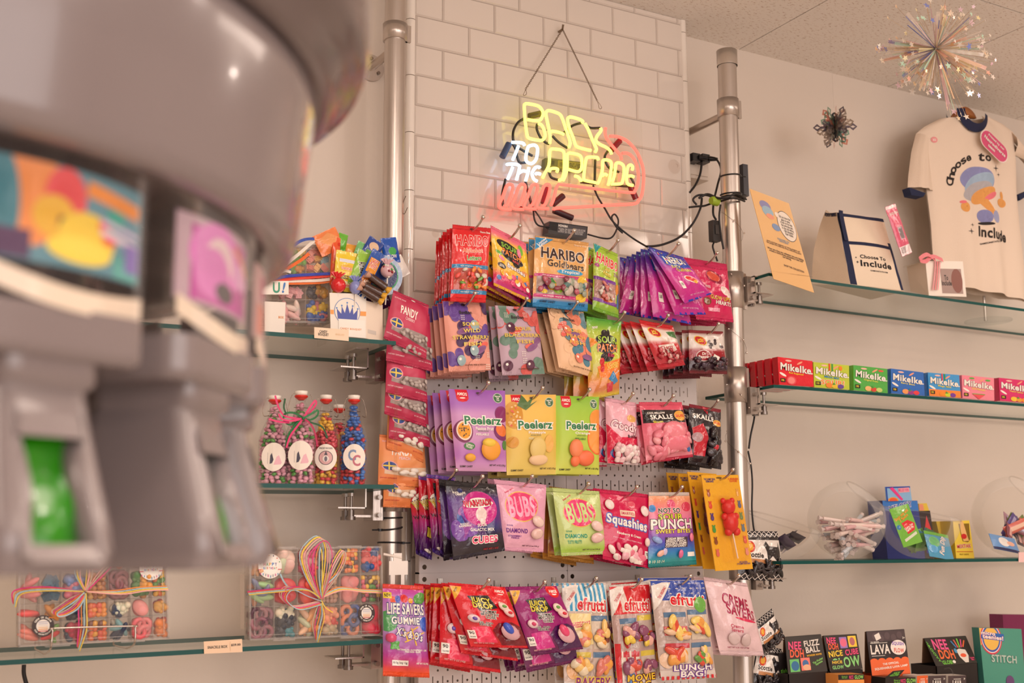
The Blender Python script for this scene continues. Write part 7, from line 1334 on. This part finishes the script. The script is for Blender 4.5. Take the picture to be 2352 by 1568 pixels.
# boxes behind the bowls
cg = lambda x, y: (1990+x/6.497, 1100+y/6.497)
pbox('display_box', 'blue candy display box with a tall header behind the third bowl', 'display box', [cg(235, 320), cg(760, 320), cg(880, 1185), cg(320, 1190)], .06, .06, '2a3a8a', [('R', 0, 0, 1, .18, '3a7ac8'), ('T', 'MELODY', .5, .1, .66, .1, '2a4aa8', -10, 'W', .08)], side='1f2a6a')
pbox('header_card', 'light blue header card with a pink whistle lollipop above the blue display box', 'card', [cg(280, 115), cg(650, 105), cg(680, 320), cg(300, 330)], .056, .002, '8ab8e0', [('R', 0, 0, 1, .1, '1f4aa8'), ('R', 0, .1, .06, 1, '1f4aa8'), ('G', [(.16, .1), (.3, .05), (.66, .9), (.58, .98)], 'e83a8a'), ('R', .5, .1, .95, .42, 'f0a8b0', -2), ('T', 'MELODY POPS', .72, .26, .4, .2, 'd8408a'), ('E', .26, .95, .2, .22, 'f0a03a'), ('E', .26, .95, .15, .17, 'e85a2c')])
pbox('display_box', 'black candy display box with red print behind the third bowl', 'display box', [cg(780, 475), cg(950, 470), cg(1050, 1170), cg(880, 1180)], .065, .05, '2a1c20', [('G', [(.3, .4), (.6, .1), (.9, .45)], 'd8303a'), ('R', .2, .42, 1, .56, '3a6ac0'), ('R', .2, .6, 1, .9, '2a2a9a')], side='1c1416')
pbox('display_box', 'yellow and orange candy carton top showing behind the black box', 'display box', [cg(780, 365), cg(900, 358), cg(940, 480), cg(790, 480)], .11, .02, 'e8c84a', [('R', 0, .1, .5, .9, 'f09a7a')])
mx = pbox('display_box', 'yellow candy display box with a cut-out front and colourful lettering', 'display box', [cg(1290, 625), cg(1535, 615), cg(1612, 1178), cg(1340, 1178)], .02, .05, 'f2d44a', [('G', [(.3, .08), (.95, .08), (.9, .5), (.75, .58), (.45, .55)], '8a6a1a'), ('G', [(.38, 0), (.6, .02), (.75, .4), (.82, .54), (.5, .55), (.4, .3)], 'f0c07a'), ('T', 'MAOAM'[:0]+'MIXTAK', .5, .68, .8, .1, 'd8303a', -2, 'W', .07), ('R', .05, .82, .95, .835, 'c8402c'), ('T', 'FRUIT CHEWS', .45, .9, .5, .04, '9a7a1a'), ('E', .55, .42, .16, .07, 'd82c2c')], side='c8a81c')
pbox('display_box', 'mustard side of a candy display box behind the third bowl rim', 'display box', [cg(1040, 630), cg(1290, 625), cg(1340, 1178), cg(1170, 1180)], .07, .04, 'd0b030', [('T', 'WT', .55, .28, .6, .12, '7a2a3a', 0, 'f0d86a', .08)], side='b89a1c')
pbox('price_tag', 'pink shelf price tag at the right edge of the lower shelf', 'price tag', [(2340, 1268), (2390, 1266), (2390, 1290), (2340, 1291)], -.155, .0015, 'f0c8c4', [])
# ------------------------------------------------------------ bottom shelf with squeeze toy cartons
zb = P(1850, 1640, -.12).z; glass(GX, 4.6, -.20, .14, zb, 'bottom right glass shelf under the squeeze toy cartons')
h7 = lambda x, y: (1700+x/3.607, 1330+y/3.607)
def carton(front, Y, Yt, its, lab, base='2a2420', side='6a4a34', traylen=.05, traycol='221c1c'):
    root = thing('display_carton', (P(*front[3], Y).x+.05, Y, zb), lab, 'display carton')
    q = [P(*front[0], Yt), P(*front[1], Yt), P(*front[2], Y), P(*front[3], Y)]
    hh = MB().hexa(q, [v+Vector((0, .002, .001)) for v in q], base); S_, W_, H_ = quadS(*q); prints(hh, S_, W_, H_, its, lift=.0003); obj('slanted_header', hh, 'paper', root)
    bk_ = MB(); L, R = q[0], q[1]; bk_.hexa([L+Vector((0, .003, 0)), R+Vector((0, .003, 0)), Vector((R.x, Yt+.012, q[2].z)), Vector((L.x, Yt+.012, q[3].z))], [L+Vector((0, .006, 0)), R+Vector((0, .006, 0)), Vector((R.x, Yt+.015, q[2].z)), Vector((L.x, Yt+.015, q[3].z))], side); obj('back_panel', bk_, 'paper', root)
    t_ = MB(); x0, x1 = q[3].x, q[2].x; t_.box((x0, Y, zb), (x1, Y+.002, q[3].z), traycol); t_.box((x0, Y+.09, zb), (x1, Y+.092, q[3].z), traycol); t_.box((x0, Y, zb), (x0+.002, Y+.09, q[3].z), traycol); t_.box((x1-.002, Y, zb), (x1, Y+.09, q[3].z), traycol); t_.box((x0, Y, zb), (x1, Y+.09, zb+.002), traycol); obj('tray', t_, 'paper', root)
    return root
ND = lambda x, y, s: [('T', 'NEE', x, y, .34*s, .22*s, 'e8487c', 3, '3a1020', .05), ('T', 'DOH', x+.03, y+.22*s, .36*s, .22*s, 'f0603a', 3, '3a1020', .05)]
carton([h7(370, 480), h7(670, 457), h7(725, 760), h7(400, 785)], -.13, -.09, ND(.24, .25, 1)+[('T', 'FUZZ\nBALL', .7, .3, .42, .34, 'e4dcd2', -3), ('T', 'WONDER WAVES', .72, .54, .4, .05, 'f0b82c', -3), ('R', .06, .62, .3, .96, '6ac06a'), ('E', .19, .8, .1, None, '2a6a9a'), ('R', .34, .6, .58, .94, 'f07a6a'), ('E', .46, .76, .08, None, '3a6aa0'), ('E', .48, .86, .1, .08, 'e8b08a'), ('T', 'The Plusher\nSqueeze', .8, .74, .3, .14, '8ad06a', -20)], 'black carton of squeeze toys with fuzzy blue balls on its header')
carton([h7(690, 470), h7(965, 455), h7(1015, 740), h7(745, 765)], -.128, -.09, ND(.2, .14, .8)+[('R', .44, .06, .66, .38, '9a7ac0'), ('E', .55, .22, .1, None, 'e86a8a'), ('R', .7, .04, .95, .36, 'f2cc3a'), ('E', .82, .2, .08, .12, 'b86a6a'), ('T', 'NICE', .26, .52, .42, .17, 'f2cc3a', -3), ('T', 'CUBE', .75, .5, .4, .17, 'e8487c', -3), ('T', 'GLOW', .53, .78, .86, .3, '8ad07a', -3), ('R', .06, .7, .46, .98, '2a2420'), ('T', 'NICE', .26, .76, .3, .08, 'f2cc3a'), ('T', 'GLOW', .26, .9, .34, .1, '8ad07a')], 'black carton of squeeze toys with a green GLOW header')
carton([h7(1045, 435), h7(1360, 415), h7(1410, 780), h7(1090, 800)], -.13, -.085, [('R', 0, 0, 1, .24, '4a3c40')]+[('E', .2+.16*k, .12+.05*(k % 2), .07, None, '5a4a4e') for k in range(5)]+[('R', .2, .06, .34, .2, 'ece4da', -20), ('T', 'LAVA', .3, .42, .5, .22, 'f0e8de'), ('R', .06, .27, .5, .28, 'W'), ('R', .06, .56, .4, .57, 'W'), ('T', 'THE ORIGINAL', .18, .25, .22, .025, 'W'), ('E', .77, .4, .2, .17, 'f2e8e0'), ('T', 'SQUISH', .77, .32, .3, .09, '7a4ab0', 5), ('T', 'FLOW', .78, .47, .26, .1, 'd8503a', 5), ('T', '3+', .94, .19, .06, .05, 'W'), ('R', 0, .7, 1, 1, 'ef6a34')]+[('E', .1+.2*k, .7, .11, .08, 'ef6a34') for k in range(5)]+[('T', 'THE OFFICIAL', .52, .75, .42, .05, 'W', -3), ('T', 'SQUISHABLE LAVA LAMP', .52, .84, .86, .06, 'W', -3)], 'brown and orange carton with a wavy orange panel', base='2c2428', traycol='e0622c')
carton([h7(1525, 490), h7(1870, 470), h7(1965, 690), h7(1625, 720)], -.13, -.06, [('T', 'NEE', .3, .25, .34, .38, 'ee5a94', 3), ('T', 'DOH', .36, .62, .36, .34, 'f0703a', 3), ('T', 'GLOB!', .3, .9, .24, .14, '7ad04a'), ('T', 'GROOVY', .07, .5, .5, .08, '7ad04a', 72), ('E', .46, .9, .035, None, 'W'), ('G', [(.62, .5), (.7, .45), (.84, .5), (.86, .72), (.8, .96), (.72, .96), (.64, .75)], 'e8e0d4'), ('E', .74, .7, .07, .07, 'f0603a'), ('E', .6, .52, .035, .09, '4a9ac8'), ('T', 'Love\nMe', .92, .84, .1, .14, 'e8487c')]+[('R', .6+.06*k, .08+.03*abs(2-k), .63+.06*k, .42, ['4a8ac0', 'e06a5a', '7ad04a', 'd8508a', 'f0703a'][k], -25+14*k) for k in range(5)], 'black carton of squeeze toys with a cartoon hand, tilted back', side='7a5a44')
for f_, l in (([(1790, 1500), (1812, 1498), (1812, 1580), (1792, 1582)], 'black carton edge with green lettering left of the fuzzy ball carton'),): pbox('display_carton', l, 'display carton', f_, -.09, .05, '262020', [('T', 'tish!', .5, .5, .8, .12, '7ad04a')])
pbox('toy_box', 'small black and orange toy box in front of the green GLOW carton', 'toy box', [h7(810, 790), h7(1025, 785), h7(1030, 900), h7(815, 905)], -.175, .05, 'e8964a', [('R', 0, 0, 1, .38, '241e1c'), ('T', 'GLOW', .8, .2, .34, .26, '9adc6a'), ('T', 'NICE', .5, .2, .16, .26, 'e8487c'), ('T', 'Shown in\nthe dark', .24, .18, .22, .2, '7ab84a')])
pbox('toy_box', 'small black toy box in front of the wavy orange carton', 'toy box', [h7(1205, 815), h7(1462, 812), h7(1465, 900), h7(1200, 905)], -.18, .05, '241e1c', [('T', 'GLOW', .82, .3, .3, .4, '9adc6a'), ('T', 'NICE', .56, .3, .16, .36, 'e8487c'), ('T', 'NEE', .12, .7, .2, .4, 'e03a5a'), ('T', 'Shown in\nthe dark', .36, .34, .2, .36, '7ab84a')])
pbox('toy_box', 'slanted black lid flap reading glow above the small toy box', 'toy box', [h7(1270, 760), h7(1362, 750), h7(1310, 812), h7(1205, 815)], -.178, .002, '241e1c', [('T', 'NICE\nGLOW', .5, .5, .7, .6, '7ad04a')])
for (x0, x1), cset, l in (((1465, 1555), 'e0622c', 'small orange toy box in the bottom row'), ((1558, 1705), '4a3c3e', 'small brown toy box with a hang tab, left of the pair'), ((1722, 1872), '4a3c3e', 'small brown toy box with a hang tab, right of the pair')):
    pbox('toy_box', l, 'toy box', [h7(x0, 800), h7(x1, 795), h7(x1, 905), h7(x0, 905)], -.185, .05, cset, [('T', 'LAVA', .5, .6, .5, .5, 'W'), ('T', '3+', .9, .25, .08, .16, 'W'), ('R', .3, .24, .7, .28, 'W')], side='cfc6bd')
rs = MB()
for x0, x1, Y in ((810, 1030, -.175), (1200, 1465, -.18), (1465, 1870, -.185)):
    a_, b2_ = P(*h7(x0, 905), Y), P(*h7(x1, 905), Y); rs.box((a_.x, Y, zb), (b2_.x, Y+.05, min(a_.z, b2_.z)-.0005), '241e1e')
solo('display_riser', rs, 'paper', 'black cardboard riser under the small toy boxes', 'riser')
tb = MB(); q = P(2205, 1545, -.18); tb.tube(spl([P(2168, 1536, -.17), P(2182, 1534, -.18), P(2190, 1548, -.18), P(2180, 1556, -.18)]), .0015, 'e0dcd8'); solo('hang_tab', tb, 'clear', 'clear plastic hang tab on the brown toy boxes', 'hang tab')
sb_ = pbox('toy_carton', 'teal green toy carton with a round rainbow badge, at the right edge', 'toy carton', [(2248, 1441), (2346, 1444), (2356, 1578), (2262, 1578)], -.12, .025, '4f9a86', [('G', [(0, 0), (.36, 0), (0, .3)], 'f0c05a'), ('E', .26, .18, .25, None, 'd8405a'), ('E', .26, .18, .225, None, 'f0e8e0'), ('E', .26, .18, .21, None, '3a5ab0'), ('E', .26, .18, .18, None, 'f0c05a'), ('R', .03, .08, .56, .2, '2f6ab8', 4), ('T', 'micro', .2, .09, .32, .06, 'W', 3, 'd84a7a', .06), ('T', 'teenies!', .3, .155, .48, .07, 'W', 4, 'd84a7a', .06), ('T', 'STITCH', .52, .52, .6, .13, 'b8ccc0', 2, '2f6a5a', .05), ('E', .62, .9, .1, .1, '6a4a7a')], side='3a7a70')
pbox('toy_carton', 'plum purple carton top behind the teal toy carton', 'toy carton', [(2303, 1411), (2380, 1412), (2380, 1560), (2310, 1560)], .0, .05, '7a2450', [])
tr_ = MB(); a, b_ = P(2128, 1530, -.14), P(2262, 1600, -.2); tr_.box((a.x, -.20, zb), (P(2330, 1600, -.19).x, -.198, P(2290, 1580, -.2).z), '241e1e'); solo('display_tray', tr_, 'paper', 'low black cardboard tray wall in front of the tilted-back carton', 'tray')
# ------------------------------------------------------------ candy dispenser in the foreground
FH = Vector((fwd.x, fwd.y, 0)).normalized(); RH = Vector((right.x, right.y, 0)).normalized()
DC = CAM+fwd*.854+right*(-.518); DC = Vector((DC.x, DC.y, 0)); ZD = H
def dz(z): return ZD+z
disp = thing('candy_dispenser', (DC.x, DC.y, 0), 'large grey carousel candy dispenser with clear canisters, out of focus in the foreground', 'dispenser')
gc = '857a7a'
obj('centre_post', MB().lathe((DC.x, DC.y, 0), [(.25, 0), (.25, .02), (.03, .04), (.03, dz(0)), (.20, dz(.02)), (.21, dz(.22))], gc, n=48), 'grey', disp)
obj('drum', MB().lathe((DC.x, DC.y, ZD), [(.20, .228), (.325, .226), (.343, .222), (.351, .227), (.354, .236), (.366, .331), (.3665, .345), (.360, .350), (.362, .358)], gc, n=128), 'grey', disp)
obj('top_flange', MB().lathe((DC.x, DC.y, ZD), [(.362, .352), (.372, .350), (.380, .354), (.386, .366), (.394, .372), (.404, .376), (.409, .388), (.410, .42), (.405, .45), (.395, .465), (.2, .47), (0, .47)], '6a5e5d', n=128), 'grey', disp)
toc = Vector((CAM.x-DC.x, CAM.y-DC.y, 0)).normalized(); sid = Vector((-toc.y, toc.x, 0)); sid = sid if sid.dot(RH) > 0 else -sid
def pod(ang, art, acc):
    a = math.radians(ang); d = toc*math.cos(a)+sid*math.sin(a); s = sid*math.cos(a)-toc*math.sin(a)
    def Wd(x, y, z): return DC+d*(y)+s*x+Vector((0, 0, dz(z)))      # y = radial distance
    def loop(hw, y0, y1, rc, z, n=6, bow=0):
        pts = []
        for sx, yy, st in ((1, y1, 0), (-1, y1, 90), (-1, y0, 180), (1, y0, 270)):
            for k in range(n+1):
                t = math.radians(st+90*k/n); cx = sx*(hw-rc); cy = yy-rc if yy == y1 else yy+rc; pts.append(Wd(cx+rc*math.cos(t), cy+rc*math.sin(t)+(bow*(1-(cx/hw)**2) if yy == y1 else 0), z))
        return pts
    def shell(name, rings, col, mt, parent=disp, capb=True, capt=False):
        m_ = MB(); n = len(rings[0]); vs = [v for r_ in rings for v in r_]
        fs = [(i*n+k, (i+1)*n+k, (i+1)*n+(k+1) % n, i*n+(k+1) % n) for i in range(len(rings)-1) for k in range(n)]
        m_.add(vs, fs, col, True)
        if capb: m_.add(rings[-1], [tuple(range(n))[::-1]], col)
        if capt: m_.add(rings[0], [tuple(range(n))], col)
        return obj(name, m_, mt, parent)
    hw = .060
    can = shell('canister', [loop(hw, .232, .325, .018, z, bow=.012) for z in (.222, .20, .16, .13)], 'f4f0ee', 'clear', capb=False)
    shell('canister_base', [loop(hw*1.0, .231, .326, .018, z, bow=.012) for z in (.133, .130, .112, .1085)]+[loop(hw*.96, .235, .321, .016, .1045, bow=.012)], gc, 'grey', capt=True)
    # curved cream rim seen through the canister, and the leaflet standing inside it
    sc_ = MB(); pts = [Wd(x, .325+.012*(1-(x/hw)**2)-.004, (.150-.012*math.cos(x/hw*1.4)+.006-.012*(x/hw+1)*.5)) for x in [hw*.94*(i/8-1) for i in range(17)]]; sc_.strip(pts, Vector((0, 0, .0065)), 'e6d6c2'); obj('cream_rim', sc_, 'gloss', can)
    lf = MB(); LW, LH = 2*hw*.92, .058
    def S_(u, v, h=0): x = (u-.5)*LW; return Wd(x, .318+.012*(1-(x/hw)**2)+h*.5, .222-.008-v*LH)
    lf.sheet(S_, 12, 4, art[0]); lf.sheet(lambda u, v, h: S_(1-u, v)-d*.001, 12, 4, art[0]); prints(lf, S_, LW, LH, art[1], 12, 4, lift=.0002); obj('leaflet', lf, 'paper', can)
    # spout
    w2 = .032
    rings = [loop(w2, .25, .325, .012, z) for z in (.1045, .1, .092)]+[loop(w2*.94, .25, .318, .012, .089)]
    n = len(rings[0])
    for t in range(0, 9):
        q = t/8; z = .087-q*.101; y1 = .319+.030*q**1.2-(.012*max(0, q-.85)/.15); rings.append(loop(w2*(.95+.28*q-.10*max(0, q-.85)/.15), .245, y1, .013, z))
    m_ = MB(); vs = [v for r_ in rings for v in r_]; fs = []
    for i in range(len(rings)-1):
        for k in range(n):
            ctr = sum((vs[j] for j in (i*n+k, (i+1)*n+k, (i+1)*n+(k+1) % n, i*n+(k+1) % n)), Vector())/4; lx = (ctr-DC).dot(s); ly = (ctr-DC).dot(d); lz_ = ctr.z-ZD
            front = k == n//4-1+0 and False
            fs.append((i*n+k, (i+1)*n+k, (i+1)*n+(k+1) % n, i*n+(k+1) % n))
    # leave the outlet opening free in the long front faces
    k0 = 6
    fs = [f_ for f_ in fs if not (f_[0] % n == k0 and 6 <= f_[0]//n <= 10)]
    m_.add(vs, fs, gc, True); m_.add(rings[-1], [tuple(range(n))[::-1]], gc)
    # frame of the opening
    def FP(x, q, dy=0): y1 = .319+.030*q**1.2; return Wd(x, y1+dy, .087-q*.101)
    hx = w2*.56
    W_ = lambda q: w2*(.95+.28*q)-.013
    for sx in (-1, 1):
        col = [(q, sx*W_(q)) for q in [i/10 for i in range(1, 10)]]
        vs2 = []
        for q, x in col:
            e = hx*(1+.12*math.sin(q*9)); vs2 += [FP(x, q), FP(sx*e, q, .002), FP(sx*e*.9, q, -.016)]
        m_.add(vs2, [(3*i+j, 3*i+3+j, 3*i+4+j, 3*i+1+j) for i in range(len(col)-1) for j in range(2)], gc, True)
    for q0, q1 in ((.125, .26), (.84, .93)):
        m_.add([FP(-hx*1.2, q0), FP(hx*1.2, q0), FP(hx*1.2, q1, .002), FP(-hx*1.2, q1, .002)], [(0, 1, 2, 3)], gc)
    sp_ = obj('spout', m_, 'grey', disp)
    fl_ = MB(); fl_.sheet(lambda u, v, h: FP((u-.5)*2*hx*1.05, .24+.64*v, -.014+.010*v*math.sin(u*3)+.003*math.sin(v*9+u*3)), 8, 10, acc); obj('outlet_flap', fl_, 'gloss', sp_)
LB = [('5a8a9a', [('E', .30, .35, .16, .5, 'e08a4a'), ('E', .12, .5, .12, .6, '3a7a8a'), ('E', .48, .3, .12, .3, 'd84a50'), ('E', .42, .52, .12, .22, 'd8a82c'), ('R', .44, .5, .62, .9, '3a2a3a'), ('E', .62, .66, .18, .26, 'e0c03a'), ('E', .58, .8, .2, .14, 'e8d04a'), ('E', .76, .62, .05, .06, 'd8303a'), ('E', .72, .5, .04, .07, 'd8303a'), ('R', .6, .12, .98, .28, 'e08a3a', 8), ('R', .74, .3, .86, .5, '2f9a8a'), ('R', .7, .45, .98, .5, 'c8b8d8', 8), ('R', .7, .55, .98, .62, 'd8c8d8', 8), ('R', .8, .75, .98, .98, '5aa8a0'), ('R', .88, .6, .99, .9, '7a6ab0'), ('R', .0, .7, .3, .98, '4a2a54')]),
      ('b8a0ac', [('R', .12, .1, .86, .96, 'b02c94'), ('E', .4, .4, .3, .4, 'd878c4'), ('E', .42, .42, .17, .26, 'e0c8cc'), ('E', .34, .6, .2, .3, 'cc6ab8'), ('E', .48, .78, .12, .12, '241a24'), ('E', .78, .5, .16, .2, 'd8a0d0'), ('R', .6, .25, .95, .33, 'e0a050', 20), ('R', .72, .62, .9, .96, 'a01c88')]),
      ('c8a8a8', [('R', .2, .1, .8, .4, 'b02c64'), ('R', .1, .5, .9, .9, 'd88a7a')])]
for k, ang in enumerate((-29, -3.3, 22.4, 47.9, 73.5, 99, 124.7)):
    pod(ang, LB[0 if ang < 30 else (1 if ang < 60 else 2)], '2c8a10')
